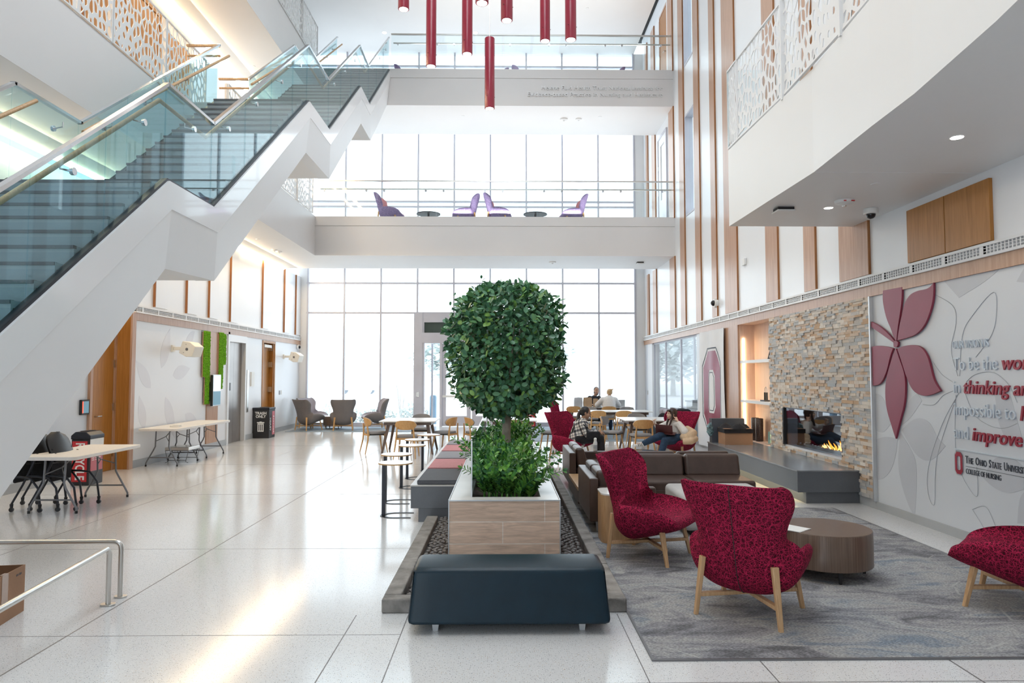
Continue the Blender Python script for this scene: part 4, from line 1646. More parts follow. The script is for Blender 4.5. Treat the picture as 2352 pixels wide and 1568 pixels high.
zz = []
zl = 'leafy glossy green plant growing in the wood look planter under the tree'
for v in range(3):
    t = thing('zz_plant', zl, 'plant', (0, 0, .52), 0, 'leafy plants in the planter')
    s_, l_ = zz_plant(20 + v, (13, 15, 11)[v], (.46, .54, .40)[v])
    s_.build('stem', M['zz'], t, smooth=60)
    l_.build('leaves', M['zz'], t, fix=False, smooth=180)
    zz.append(t)
zz[0].location = (-.12, 7.05, .52)
zz[1].location = (.16, 7.5, .52)
zz[2].location = (.21, 6.86, .52)
for i, (x, y) in enumerate(((.06, 6.95), (-.17, 7.6), (.22, 7.2), (-.02, 7.9), (.24, 8.2), (-.16, 8.3), (.2, 8.9), (-.18, 9.1), (.24, 9.6), (-.08, 9.7), (.14, 10.2), (-.2, 10.3), (.22, 10.8), (-.1, 11.0), (.12, 11.4), (-.2, 11.7), (.2, 11.9))):
    dup(zz[(i + i // 3) % 3], (x, y, .52), i * 1.3)

# stone kerb around the pebbles
kb = thing('stone_kerb', 'rough dark stone kerb around the pebble bed', 'kerb', (0, 5.13, 0), world=True)
rk = random.Random(3)
runs = [((-.895, .92), (5.13, 5.25), 'x'), ((-.895, -.76), (5.25, 8.14), 'y'), ((.80, .92), (5.25, 12.66), 'y')]
for (x0, x1), (y0, y1), ax in runs:
    n = 3 if ax == 'x' else max(3, int((y1 - y0) / .8))
    for i in range(n):
        m = MB()
        a = (x0 + (x1 - x0) * i / n, x0 + (x1 - x0) * (i + 1) / n) if ax == 'x' else (x0, x1)
        b_ = (y0, y1) if ax == 'x' else (y0 + (y1 - y0) * i / n, y0 + (y1 - y0) * (i + 1) / n)
        m.box(a[0] + .001, a[1] - .001, b_[0] + .001, b_[1] - .001, 0, .105 + rk.uniform(-.004, .004))
        m.build('stone', M['kerb'], kb, bevel=.012, seg=2)

# pebbles: the nearest ones singly, the rest as one bed
rp = random.Random(11)
peb_me = []
for k in range(6):
    m = MB()
    m.ball((0, 0, .0), (rp.uniform(.024, .038), rp.uniform(.017, .024), rp.uniform(.012, .02)), 10, 7)
    peb_me.append(m.build('pebble', M['pebble'], smooth=180, base=(0, 0, 0)))
bed = MB()
bed.box(-.757, .797, 5.253, 6.37, 0, .04).box(-.757, -.505, 6.37, 8.2, 0, .04).box(.537, .797, 6.37, 12.65, 0, .04)
areas = ((-.755, -.507, 5.255, 8.2), (.537, .797, 5.255, 12.6), (-.5, .53, 5.75, 6.37))
for xa, xb, ya, yb in areas:
    y = ya + .03
    while y < yb - .02:
        x = xa + .04
        while x < xb - .035:
            bed.ball((x + rp.uniform(-.008, .008), y, .042), (rp.uniform(.024, .04), rp.uniform(.018, .028), .014), 8, 5, 0, Matrix.Rotation(rp.uniform(-1.5, 1.5), 3, 'Z'))
            x += .058
        y += .04
vis = []
for xa, xb, ya, yb in areas[:2]:
    y, k = ya + .045, 0
    while y < yb - .03:
        x = xa + .05 + (k % 2) * .036
        while x < xb - .045:
            vis.append((x + rp.uniform(-.009, .009), y + rp.uniform(-.007, .007)))
            x += .075
        y += .0535
        k += 1
vis.sort(key=lambda s_: s_[1])
plab = 'smooth dark river pebble lying between the planter and the stone kerb'
for i, s_ in enumerate(vis):
    rot = Matrix.Rotation(rp.uniform(-.9, .9), 3, 'Z') @ Matrix.Rotation(rp.uniform(-.35, .35), 3, 'Y')
    if i < 300:
        o = peb_me[i] if i < 6 else peb_me[i % 6].copy()
        if i >= 6:
            COL.objects.link(o)
        o.location = (*s_, rp.uniform(.077, .082))
        o.rotation_euler = rot.to_euler()
        tag(o, plab, 'pebble', 'river pebbles around the planter')
    else:
        bed.ball((*s_, .068), (rp.uniform(.03, .036), rp.uniform(.02, .026), .015), 8, 5, 0, rot)
tag(bed.build('pebble_bed', M['pebble'], smooth=180), 'dark river pebbles filling the kerbed bed under and behind the nearest ones', 'pebbles', None, 'stuff')

# quartz bench with its loose cushions
qb = thing('quartz_bench', 'long grey quartz bench along the left side of the planter', 'bench', (-.8, 8.25, 0), world=True)
MB().box(-1.10, -.505, 8.26, 13.6, .165, .425).build('bench_body', M['quartz'], qb, bevel=.004)
MB().box(-1.01, -.505, 8.28, 13.5, 0, .165).build('bench_base', M['quartz'], qb)
MB().box(-1.105, -.503, 8.255, 13.6, .425, .44).build('bench_top', M['tiletop'], qb)
for k, (y0, y1, mm, lb) in enumerate(((8.28, 9.32, 'slate', 'charcoal seat cushion at the near end of the quartz bench'), (9.4, 10.42, 'rose', 'rose coloured seat cushion just behind the charcoal one'), (10.5, 11.45, 'slatelight', 'light grey seat cushion between the two rose cushions'),
                                  (11.53, 12.5, 'rose', 'rose coloured seat cushion second from the far end'), (12.58, 13.5, 'slatelight', 'light grey seat cushion at the far end of the quartz bench'))):
    t = thing('seat_cushion', lb, 'cushion', (-.775, y0, .441), 0, 'bench cushions')
    MB().box(-.255, .255, .0, y1 - y0, .0, .052).build('pad', M[mm], t, bevel=.016, seg=3)
    q = MB()
    q.tube([(-.25, .004, .05), (.25, .004, .05)], .004, 6)
    q.build('piping', M[mm], t)

# black bench in front
bb = thing('leather_bench', 'blue black leather bench on silver feet in front of the planter', 'bench', (.045, 4.72, 0), world=True)
prof = [(-.03, .075), (0, .065), (.40, .065), (.43, .08), (.43, .40), (.40, .435), (.06, .435), (.02, .415)]
m = MB()
W2 = .69
NS = 12


def bench_ring(x, k):
    out = []
    cy, cz = .205, .25
    for y, z in prof:
        out.append((x, 4.72 + cy + (y - cy) * k, cz + (z - cz) * k))
    return out


rings = [bench_ring(-W2, .9), bench_ring(-W2 + .012, .965), bench_ring(-W2 + .04, 1)] + [bench_ring(-W2 + .04 + (2 * W2 - .08) * i / NS, 1) for i in range(1, NS + 1)] + [bench_ring(W2 - .012, .965), bench_ring(W2, .9)]
n = len(prof)
for r in rings:
    m.v += [(x + .045, y, z) if z < .3 else (.045 + x * .955, y, z) for x, y, z in r]
for i in range(len(rings) - 1):
    for k in range(n):
        m.f.append((i * n + k, i * n + (k + 1) % n, (i + 1) * n + (k + 1) % n, (i + 1) * n + k))
m.f += [tuple(range(n)), tuple((len(rings) - 1) * n + k for k in range(n))]
m.m = [0] * len(m.f)
m.build('seat', M['navy'], bb, smooth=180, bevel=.018, seg=3)
for x in (-.462, .548):
    for y in (4.80, 5.08):
        MB().beam((x, y, 0), (x, y, .072), .036, .03, .052, .04, side=(1, 0, 0)).build('foot', M['silver'], bb)

# rugs
rg = MB().box(.93, 4.33, 4.28, 9.05, .0015, .012)
rug = thing('area_rug', 'large grey patterned rug under the lounge seating', 'rug', (2.6, 6.7, 0), world=True)
rg.build('pile', M['carpet'], rug)
MB().box(.915, .945, 4.262, 9.05, .001, .011).box(.915, 4.35, 4.262, 4.295, .001, .011).box(4.32, 4.35, 4.262, 9.05, .001, .011).build('edge_binding', M['greysteel'], rug)
tag(MB().box(-6.75, -2.6, 21.35, 23.4, .0015, .01).build('area_rug', M['bluerug']), 'pale blue grey rug under the grey tweed chairs', 'rug')
tag(MB().box(.75, 4.8, 18.2, 23.4, .0015, .01).build('area_rug', M['bluerug']), 'pale blue grey rug under the long tables by the right window', 'rug')

# ---------------------------------------------------------------- leather lounge group
def sofa_unit(name, label, x0, x1, y0, y1, back, arms, group='brown leather sofas', seats=1, hb=.61):
    """low leather sofa: back = side that carries the back panel ('x0' left, 'y1' far, 'y0' near); arms = sides with arms"""
    t = thing(name, label, 'sofa', ((x0 + x1) / 2, (y0 + y1) / 2, 0), world=True, group=group)
    MB().box(x0, x1, y0, y1, .135, .26).build('base', M['leather'], t, bevel=.012)
    th = .095
    sx0, sx1, sy0, sy1 = x0, x1, y0, y1
    if back == 'x0':
        q = (x0, x0 + th, y0, y1)
        sx0 += th
    elif back == 'y1':
        q = (x0, x1, y1 - th, y1)
        sy1 -= th
    else:
        q = (x0, x1, y0, y0 + th)
        sy0 += th
    MB().box(*q, .14, hb).build('back_panel', M['leather'], t, bevel=.014)
    for a in arms:
        if a == 'y0':
            MB().box(sx0, x1, y0, y0 + .10, .137, .51).build('arm', M['leather'], t, bevel=.02)
            sy0 = y0 + .10
        if a == 'y1':
            MB().box(sx0, x1, y1 - .10, y1, .137, .51).build('arm', M['leather'], t, bevel=.02)
            sy1 = y1 - .10
        if a == 'x0':
            MB().box(x0, x0 + .1, sy0, sy1, .137, .51).build('arm', M['leather'], t, bevel=.02)
            sx0 = x0 + .10
    for k in range(seats):
        if back == 'x0':
            a, b_ = sy0 + (sy1 - sy0) * k / seats, sy0 + (sy1 - sy0) * (k + 1) / seats
            MB().box(sx0 + .01, sx1, a + .005, b_ - .005, .26, .395).build('seat_cushion', M['leather'], t, bevel=.035, seg=4)
            h = MB()
            h.box(-.085, .085, a + .015, b_ - .015, 0, .36)
            cu = h
            o = [(x, y, z) for x, y, z in cu.v]
            cu.v = [(sx0 + .11 + x * (1 - .25 * (z > .1)) - z * .16, y, .375 + z * .85) for x, y, z in o]
            c1 = cu.build('back_cushion', M['leather'], t, bevel=.045, seg=4)
        else:
            a, b_ = sx0 + (sx1 - sx0) * k / seats, sx0 + (sx1 - sx0) * (k + 1) / seats
            s = 1 if back == 'y1' else -1
            yb = sy1 if s > 0 else sy0
            MB().box(a + .005, b_ - .005, sy0, sy1, .235, .375).build('seat_cushion', M['leather'], t, bevel=.04, seg=4)
            h = MB().box(a + .012, b_ - .012, -.075, .075, 0, .36)
            h.v = [(x, yb - s * (.13 - (y * s) * (1 - .2 * (z > .1)) * 1 - z * .2), .355 + z * .82) for x, y, z in h.v]
            h.build('back_cushion', M['leather'], t, bevel=.045, seg=4)
    for x in (x0 + .1, x1 - .1):
        for y in (y0 + .1, y1 - .1):
            MB().beam((x, y, 0.013 if y < 9.05 and x < 4.3 else 0), (x, y, .137), .03, .03, .05, .04, side=(1, 0, 0)).build('leg', M['silver'], t)
    return t


sofa_unit('leather_sofa', 'brown leather sofa nearest us, its back turned to the stone kerb', .965, 1.70, 7.62, 8.80, 'x0', ['y0'], seats=2)
sofa_unit('leather_sofa', 'brown leather sofa farther along the kerb, beside the seated woman in plaid', .985, 1.72, 10.12, 11.32, 'x0', ['y1'], seats=2)
sofa_unit('leather_sofa', 'brown leather two seat sofa facing us behind the grey ottoman', 1.74, 3.32, 8.95, 9.80, 'y1', [], seats=2)
sofa_unit('leather_sofa', 'brown leather sofa back to back with the two seat sofa, only its top showing', 1.72, 3.30, 9.83, 10.7, 'y0', [], seats=2)
t = thing('sofa_table', 'low side table with an oak top between the two sofas along the kerb', 'side table', (1.2, 9.45, 0), world=True)
MB().box(.97, 1.40, 8.86, 10.05, .10, .27).build('body', M['leather'], t, bevel=.01)
MB().box(.965, 1.42, 8.85, 10.06, .27, .315).build('table_top', M['oak'], t, bevel=.004)
for x in (1.02, 1.35):
    for y in (8.95, 9.95):
        MB().beam((x, y, 0.013 if y < 9.05 else 0), (x, y, .10), .03, .03, side=(1, 0, 0)).build('leg', M['silver'], t)

t = thing('ottoman', 'square light grey ottoman with rounded edges behind the nearest wing chair', 'ottoman', (2.47, 7.9, 0), world=True)
MB().box(1.96, 2.99, 7.42, 8.34, .07, .45).build('seat', M['ottoman'], t, bevel=.06, seg=5)
for x in (2.08, 2.87):
    for y in (7.54, 8.22):
        MB().cyl((x, y, .013), (x, y, .075), .035, n=12).build('foot', M['black'], t)


def rrect(hx, hy, r, n=6):
    out = []
    for cx, cy, a0 in ((hx - r, hy - r, 0), (-hx + r, hy - r, 90), (-hx + r, -hy + r, 180), (hx - r, -hy + r, 270)):
        for i in range(n + 1):
            a = math.radians(a0 + 90 * i / n)
            out.append((cx + r * math.cos(a), cy + r * math.sin(a)))
    return out


t = thing('drum_side_table', 'oak drum side table behind the red wing chair in side view', 'side table', (1.24, 7.345, 0), world=True)
MB().prism([(1.24 + a, 7.345 + b_) for a, b_ in rrect(.21, .21, .1)], lambda u, v, w_: (u, v, w_), .013, .505).build('drum', M['oak'], t, smooth=40)
MB().prism([(1.24 + a, 7.345 + b_) for a, b_ in rrect(.213, .213, .1)], lambda u, v, w_: (u, v, w_), .505, .52).build('table_top', M['laminate'], t, smooth=40)

t = thing('drum_coffee_table', 'round walnut drum coffee table on short black legs beside the mural wall', 'coffee table', (2.84, 6.08, 0), world=True)
MB().lathe([(.385, .115), (.39, .12), (.39, .405), (.385, .412)], 56, (2.84, 6.08, 0)).build('drum', M['walnut'], t, smooth=40)
M['walnuttop'] = wood('walnut_top', (.075, .045, .033), (.16, .10, .075), (1.2, 26, 10), .22)
MB().lathe([(.0, .4115), (.384, .4115), (.384, .4125)], 56, (2.84, 6.08, 0)).build('table_top', M['walnuttop'], t)
for a in (-1.65, -.08, 1.5, 3.1):
    x, y = 2.84 + .34 * math.cos(a), 6.08 + .34 * math.sin(a)
    MB().cyl((x, y, .012), (x, y, .118), .012, .022, 12).build('leg', M['black'], t)
o = MB().box(-.105, .105, -.14, .14, 0, .004, 0, Matrix.Rotation(.7, 3, 'Z').to_4x4()).box(-.1, .1, -.135, .135, .004, .006, 0, Matrix.Rotation(.62, 3, 'Z').to_4x4())
o.v = [(x + 2.52, y + 6.03, z + .4128) for x, y, z in o.v]
tag(o.build('booklet', M['paper']), 'open white booklet on the walnut drum coffee table', 'booklet')

t = thing('round_coffee_table', 'round dark coffee table with a glossy top between the two seated women', 'coffee table', (2.35, 12.15, 0), world=True)
MB().lathe([(.46, .37), (.485, .375), (.485, .395), (.47, .40)], 48, (2.35, 12.15, 0)).build('table_top', mat('glossy_table_top', (.22, .22, .23), .08, var=(3, .05)), t, smooth=40)
MB().lathe([(.30, .0), (.30, .02), (.05, .05), (.05, .36), (.25, .375)], 28, (2.35, 12.15, 0)).build('pedestal', M['black'], t, smooth=40)
t = thing('drum_coffee_table', 'small drum table between the grey tweed wing chairs', 'coffee table', (-5.55, 22.6, 0), world=True)
MB().lathe([(.33, .12), (.34, .125), (.34, .41), (.33, .415)], 40, (-5.55, 22.6, 0)).build('drum', M['walnut'], t, smooth=40)
MB().lathe([(.0, .415), (.34, .415), (.34, .425)], 40, (-5.55, 22.6, 0)).build('table_top', M['laminate'], t)
for a in (.8, 2.3, 3.9, 5.5):
    x, y = -5.55 + .28 * math.cos(a), 22.6 + .28 * math.sin(a)
    MB().cyl((x, y, .011), (x, y, .125), .012, .02, 10).build('leg', M['black'], t)
for x, z, lb in ((-2.3, Z2, 'low round table between the left pair of purple chairs on the second floor'), (1.0, Z2, 'low round table between the right pair of purple chairs on the second floor')):
    t = thing('round_table', lb, 'side table', (x, 20.9, z))
    MB().lathe([(.36, .46), (.37, .465), (.37, .485)], 32).build('table_top', M['black'], t)
    MB().lathe([(.2, 0), (.2, .02), (.03, .04), (.03, .46)], 20).build('pedestal', M['black'], t)

# ---------------------------------------------------------------- hearth, stone wall, fire
h = thing('hearth_bench', 'long grey quartz hearth bench under the fireplace', 'bench', (4.45, 9.35, 0), world=True)
MB().box(4.03, 4.90, 9.36, 13.45, .155, .435).build('bench_body', M['quartz'], h, bevel=.004)
MB().box(4.16, 4.90, 9.40, 13.35, 0, .155).build('bench_base', M['quartz'], h)
MB().box(4.02, 4.90, 9.35, 13.46, .435, .452).build('bench_top', mat('honed_quartz', (.20, .21, .225), .22, var=(5, .06)), h)
MB().box(4.10, 4.155, 9.5, 13.3, .147, .155).build('light_strip', M['underled'], h)

fp = thing('fireplace', 'ledge stone fireplace wall with a glazed gas fire', 'fireplace', (4.9, 10.7, 0), world=True)
rs = random.Random(5)
m = MB()
z = .12
while z < 2.79:
    hh = min(rs.choice((.032, .04, .048)), 2.80 - z)
    y = 9.0
    while y < 12.45:
        l = min(rs.uniform(.07, .24), 12.45 - y)
        for a, b_ in ((y, y + l),):
            za, zb = z, z + hh
            if zb > .56 and za < 1.19 and b_ > 9.84 and a < 11.9:
                if a < 9.84:
                    b_ = 9.84
                elif b_ > 11.9:
                    a = 11.9
                else:
                    continue
            dd = rs.uniform(.022, .05)
            m.box(XR - dd, XR, a + .0008, b_ - .0008, za + .0006, zb - .0006)
        y += l
    z += hh
m.build('ledge_stone', M['stone'], fp, fix=False)
MB().box(XR - .02, XR, 9.0, 12.45, 0, .12).build('plinth', M['basegrey'], fp)
MB().box(XR - .052, XR, 8.975, 8.998, .1, 2.80).build('edge_trim', M['silver'], fp)
m = MB()
m.box(XR + .02, XR + .5, 9.84, 11.9, .54, .56).box(XR + .02, XR + .5, 9.84, 11.9, 1.19, 1.21).box(XR + .02, XR + .5, 9.80, 9.84, .54, 1.21).box(XR + .02, XR + .5, 11.9, 11.94, .54, 1.21).box(XR + .46, XR + .5, 9.8, 11.94, .54, 1.21)
m.box(XR - .04, XR + .03, 11.86, 11.9, .56, 1.19).box(XR - .03, XR + .03, 9.84, 9.85, .56, 1.19)
m.build('firebox', M['black'], fp)
MB().box(XR - .012, XR - .006, 9.85, 11.86, .565, 1.185).build('fire_glass', M['fireglass'], fp)
m = MB().box(XR + .12, XR + .34, 10.0, 11.7, .56, .60)
m.build('burner', M['dark'], fp)
m = MB()
for i in range(26):
    m.ball((XR + rs.uniform(.13, .33), rs.uniform(10.0, 11.7), .605), (.03, .028, .018), 7, 5)
m.build('fire_glass_beads', M['chrome'], fp, smooth=180)
for i, (y, hh) in enumerate(((10.05, .07), (10.16, .14), (10.30, .10), (10.42, .16), (10.57, .10), (10.70, .13), (10.84, .07))):
    pts, r_ = [], []
    for k in range(6):
        u = k / 5
        pts.append((XR + .22, y + .055 * math.sin(u * 2.6 + i) + .03 * u, .60 + hh * u))
        r_.append((.008, .018, .017, .012, .007, .001)[k])
    f_ = MB().tube(pts, r_, 8).build('flame', M['flame'], fp, smooth=180)
    MB().tube([(a - .028, b_, .6 + (c_ - .6) * .6) for a, b_, c_ in pts], [q * .5 for q in r_], 6).build('flame_core', M['flamecore'], f_, smooth=180)
    # sub-part sits in the flame's own frame
    f_.children[0].location = (0, 0, 0)
    BASE[f_.name] = BASE[fp.name]
for ch in list(fp.children):
    for s_ in ch.children:
        s_.location = -BASE[fp.name]

# shelf niche with warm strips
nc = thing('shelf_niche', 'warm lit wooden shelf niche beside the stone fireplace wall', 'shelf', (4.95, 13.3, .45), world=True)
m = MB()
m.box(XR + .30, XR + .33, 12.46, 14.12, .40, 2.83).box(XR, XR + .33, 14.09, 14.12, .40, 2.83).box(XR, XR + .33, 12.46, 12.5, .40, 2.83).box(XR, XR + .33, 12.5, 14.1, 2.80, 2.83).box(XR - .02, XR + .3, 12.5, 14.1, .40, .452)
m.build('niche_box', M['nichewood'], nc)
for z in (1.20, 2.0):
    MB().box(XR - .005, XR + .30, 12.5, 14.09, z, z + .055).build('shelf_board', M['laminate'], nc)
MB().box(XR + .06, XR + .085, 14.066, 14.088, .52, 2.52).build('light_strip', M['warm'], nc)
MB().box(XR + .27, XR + .297, 12.55, 12.60, .5, 2.7).build('light_strip', M['warm'], nc)
MB().box(XR + .28, XR + .30, 12.5, 12.85, .46, 2.8).build('back_board', mat('dark_red_board', (.20, .045, .035), .5, var=(3, .1)), nc)
MB().box(XR - .035, XR, 14.12, 15.0, 0.1, 2.80).build('side_board', M['wood'], nc)

# things on the shelves
def vase(name, label, cat, x, y, z, prof, mm, n=20):
    return tag(MB().lathe(prof, n, (x, y, z)).build(name, mm, smooth=50), label, cat)


vm = mat('dark_mosaic', (.045, .028, .024), .3, var=(60, .7), bump=(70, .5))
for y, lb in ((13.72, 'tall dark mosaic vase on the bottom shelf, the one nearer the light strip'), (13.50, 'tall dark mosaic vase on the bottom shelf, the one nearer the glass award')):
    vase('vase', lb, 'vase', XR + .15, y, .453, [(.065, 0), (.075, .01), (.078, .44), (.07, .45), (.06, .44)], vm)
t = thing('glass_award', 'green glass award block on the bottom shelf', 'award', (XR + .1, 12.85, .453))
MB().box(-.06, .06, -.07, .07, 0, .02).build('base', M['railglass'], t)
MB().box(-.012, .012, -.05, .05, .02, .24).build('plate', mat('green_glass', (.25, .42, .36), .15, var=(3, .1)), t)
t = thing('trophy', 'small black trophy with a clear arch on the middle shelf', 'trophy', (XR + .12, 13.05, 1.256))
MB().box(-.07, .07, -.11, .11, 0, .025).build('base', M['black'], t)
for y in (-.05, .05):
    MB().cyl((0, y, .025), (0, y, .17), .018, n=10).build('column', M['black'], t)
MB().tube([(0, -.05, .17), (0, -.045, .24), (0, 0, .275), (0, .045, .24), (0, .05, .17)], .006, 8).build('arch', M['steel'], t)
tag(MB().beam((XR + .16, 12.95, 2.056), (XR + .2, 12.86, 2.32), .09, .012).build('plaque', M['ink']), 'slim dark plaque leaning on the top shelf', 'plaque')
tag(MB().beam((XR + .10, 12.62, 2.056), (XR + .24, 12.58, 2.55), .16, .015).build('framed_plaque', M['dark']), 'taller dark framed plaque at the stone end of the top shelf', 'plaque')

# boxes and bags at the far end of the hearth
t = thing('cardboard_box', 'open cardboard box stuffed with a black bag on the far end of the hearth', 'box', (4.42, 13.0, .453))
MB().box(-.26, .26, -.2, .2, 0, .30).build('carton', M['card'], t)
m = MB()
m.grid(lambda u, v: ((u - .5) * .56, (v - .5) * .44, .29 + .05 * math.sin(9 * u + 3) * math.sin(7 * v) + .06 * (1 - (2 * u - 1) ** 4) * (1 - (2 * v - 1) ** 4)), 14, 12)
m.box(-.275, .275, -.215, .215, .22, .295)
m.build('bag', M['blackfab'], t, smooth=60)
t = thing('black_carton', 'black carton with a crumpled plastic bag beside the cardboard box', 'box', (4.40, 13.35, .453))
MB().box(-.34, .3, -.08, .08, 0, .46).build('carton', M['ink'], t)
m = MB().ball((-.36, -.04, .25), (.07, .07, .13), 14, 10)
rr = random.Random(2)
m.v = [(x + rr.uniform(-.014, .014), y + rr.uniform(-.014, .014), z + rr.uniform(-.014, .014)) for x, y, z in m.v]
m.build('bag', mat('crumpled_plastic', (.12, .20, .22), .12, var=(20, .8)), t)

# banner with the block letter
bn = thing('banner', 'long white cloth banner with a scarlet block letter', 'banner', (4.86, 15.9, .05), world=True)


def cloth(y, z):
    return 4.86 + .018 * math.sin(y * 7 + z * .6) + .03 * (abs(y - 15.95) / 1.0) * math.sin(z * 1.2 + y) * .5


m = MB().grid(lambda u, v: (cloth(14.86 + 2.0 * u, .06 + 2.74 * v), 14.86 + 2.0 * u, .06 + 2.74 * v), 40, 40)
m.build('cloth', mat('banner_cloth', (.76, .77, .79), .8, var=(2, .04)), bn, smooth=180)


def octa(cy, cz, hy, hz, ch, cz2):
    return [(cy - hy + ch, cz - hz), (cy + hy - ch, cz - hz), (cy + hy, cz - hz + cz2), (cy + hy, cz + hz - cz2), (cy + hy - ch, cz + hz), (cy - hy + ch, cz + hz), (cy - hy, cz + hz - cz2), (cy - hy, cz - hz + cz2)]


def octa_ring(mb, o, i, fx):
    n = 8
    K = 10
    vs, fs = [], []
    for q in range(8):
        for k in range(K):
            u = k / K
            for r in (o, i):
                y = r[q][0] + (r[(q + 1) % 8][0] - r[q][0]) * u
                z = r[q][1] + (r[(q + 1) % 8][1] - r[q][1]) * u
                vs.append((fx(y, z), y, z))
    N = 8 * K
    for k in range(N):
        a, b_ = 2 * k, 2 * ((k + 1) % N)
        fs.append((a, b_, b_ + 1, a + 1))
    mb.add(vs, fs)


for nm, a, b_, mm, off in (('letter_outline', octa(15.85, 1.38, .70, 1.02, .34, .42), octa(15.85, 1.38, .67, .99, .325, .41), M['ink'], .004), ('block_letter', octa(15.85, 1.38, .62, .94, .30, .39), octa(15.85, 1.38, .27, .50, .09, .14), M['petal'], .004), ('letter_outline', octa(15.85, 1.38, .22, .45, .075, .12), octa(15.85, 1.38, .20, .43, .068, .11), M['ink'], .004)):
    m = MB()
    octa_ring(m, a, b_, lambda y, z: cloth(y, z) - off)
    m.build(nm, mm, bn, fix=False)

# glass shop front at the far right and the bright room behind it
m = MB()
for y in (17.25, 19.0, 20.8, 22.4):
    m.box(XR + .05, XR + .10, y, y + .05, 0, 2.83)
m.box(XR + .05, XR + .1, 17.25, 23.0, 2.76, 2.83).box(XR + .05, XR + .1, 17.25, 23, 0, .06)
m.box(XR + .07, XR + .08, 17.25, 23, .06, 2.76, 1)
m.box(XR - .01, XR + .9, 22.4, 23.05, 0, 2.83, 2)
struct(m, 'window_6', [M['alu'], M['glass'], M['panelwhite']], fix=False)
m = MB().box(XR + .22, 9, 23.0, 23.2, 0, 3.2).box(XR + .22, 9, 16.0, 16.2, 0, 3.2).box(XR + .22, 9, 16, 23.2, 3.0, 3.2)
for y in (17.4, 18.8, 20.2, 21.6):
    m.box(8.8, 8.9, y, y + .06, 0, 3.0)
struct(m, 'wall_right.003', M['panelwhite'])
t = thing('counter', 'dark counter with blue packaged goods behind the shop glass', 'counter', (6.0, 19.6, 0))
MB().box(-.35, .35, -1.4, 1.4, 0, .95).build('body', M['basegrey'], t)
MB().box(-.38, .38, -1.45, 1.45, .95, .99).build('worktop', M['ink'], t)
for i in range(5):
    o = MB().box(-.14, .14, -.16, .16, 0, .07).box(-.12, .10, -.12, .14, .07, .12)
    q = o.build('goods_tray', M['blue'], t, bevel=.02)
    q.location = (0, -1.1 + .5 * i, .992)
t = thing('shelf_unit', 'tall pale shelf unit with folded goods behind the shop glass', 'shelf', (7.4, 20.6, 0))
m = MB()
for z in (.1, .6, 1.1, 1.6, 2.1):
    m.box(-.2, .2, -1.2, 1.2, z, z + .03)
for y in (-1.2, 0, 1.17):
    m.box(-.2, .2, y, y + .03, 0, 2.13)
m.build('frame', M['white'], t)
for i in range(12):
    q = MB().box(-.15, .15, -.1, .1, 0, rs.uniform(.12, .26)).build('folded_goods', (M['blue'], M['signpink'], M['paper'], M['bag'])[i % 4], t, bevel=.02)
    q.location = (0, -.95 + .38 * (i % 6), (.635, 1.135)[i // 6])
# low black bench with pillows by the right window corner
t = thing('window_bench', 'low black bench with pale pillows in the right window corner', 'bench', (4.5, 19.9, 0), world=True)
MB().box(4.25, 4.88, 19.0, 20.9, .08, .42).build('seat', M['navy'], t, bevel=.03)
MB().box(4.32, 4.82, 19.08, 20.82, .0105, .08).build('plinth', M['black'], t)
MB().box(4.78, 4.88, 19.0, 20.9, .42, .78).build('backrest', M['navy'], t, bevel=.02)
for y in (19.3, 19.75):
    MB().box(4.55, 4.75, y - .2, y + .2, .43, .8).build('pillow', M['lilac'], t, bevel=.07, seg=3)
MB().ball((4.5, 19.2, .56), (.14, .16, .14), 14, 10).build('pillow', M['blackfab'], t, smooth=180)

# ---------------------------------------------------------------- mural: red petals, grey print, lettering
XM = XR


def mural_poly(pts):
    return [tuple(at(1960 + a / 2.306, 560 + b_ / 2.306, X=XM))[1:] for a, b_ in pts]


def smooth_poly(p, it=2):
    for _ in range(it):
        q = []
        n = len(p)
        for i in range(n):
            a, b_, d = p[i - 1], p[i], p[(i + 1) % n]
            v1 = Vector((b_[0] - a[0], b_[1] - a[1]))
            v2 = Vector((d[0] - b_[0], d[1] - b_[1]))
            if v1.length and v2.length and v1.angle(v2) > 1.0:
                q.append(b_)
            else:
                q.append((b_[0] * .75 + a[0] * .25, b_[1] * .75 + a[1] * .25))
                q.append((b_[0] * .75 + d[0] * .25, b_[1] * .75 + d[1] * .25))
        p = q
    return p


fl = thing('wall_flower', 'raised crimson flower of six petals on the mural wall beside the stone', 'wall decoration', (XM, 8.3, 1.9), world=True)
PET = [[(170, 247), (272, 228), (271, 290), (262, 370), (250, 440), (243, 512), (233, 510), (213, 450), (190, 400), (175, 340), (168, 290)],
       [(440, 203), (440, 280), (425, 350), (395, 430), (350, 480), (300, 498), (247, 512), (255, 450), (270, 380), (282, 320), (310, 270), (350, 248), (400, 240), (425, 225)],
       [(247, 557), (265, 543), (330, 532), (378, 545), (412, 600), (430, 680), (445, 730), (478, 778), (430, 800), (380, 807), (330, 780), (300, 720), (275, 640)],
       [(232, 560), (240, 553), (255, 600), (285, 680), (291, 760), (285, 850), (262, 930), (238, 1032), (215, 960), (190, 880), (181, 800), (185, 720), (207, 640)],
       [(104, 545), (140, 537), (200, 545), (225, 553), (210, 590), (190, 680), (160, 740), (130, 752), (105, 748)],
       [(103, 412), (140, 425), (190, 465), (232, 513), (228, 524), (180, 490), (130, 455), (103, 440)],
       [(225, 515), (240, 510), (252, 520), (250, 540), (240, 550), (227, 545)]]
for p in PET:
    yz = mural_poly(p)
    yz = [(max(8.96, y) if 0 else min(y, 8.972), z) for y, z in smooth_poly(yz)]
    MB().prism(yz, lambda u, v, w_: (w_, u, v), XM - .035, XM - .008).build('petal', M['petal'], fl, bevel=.004)
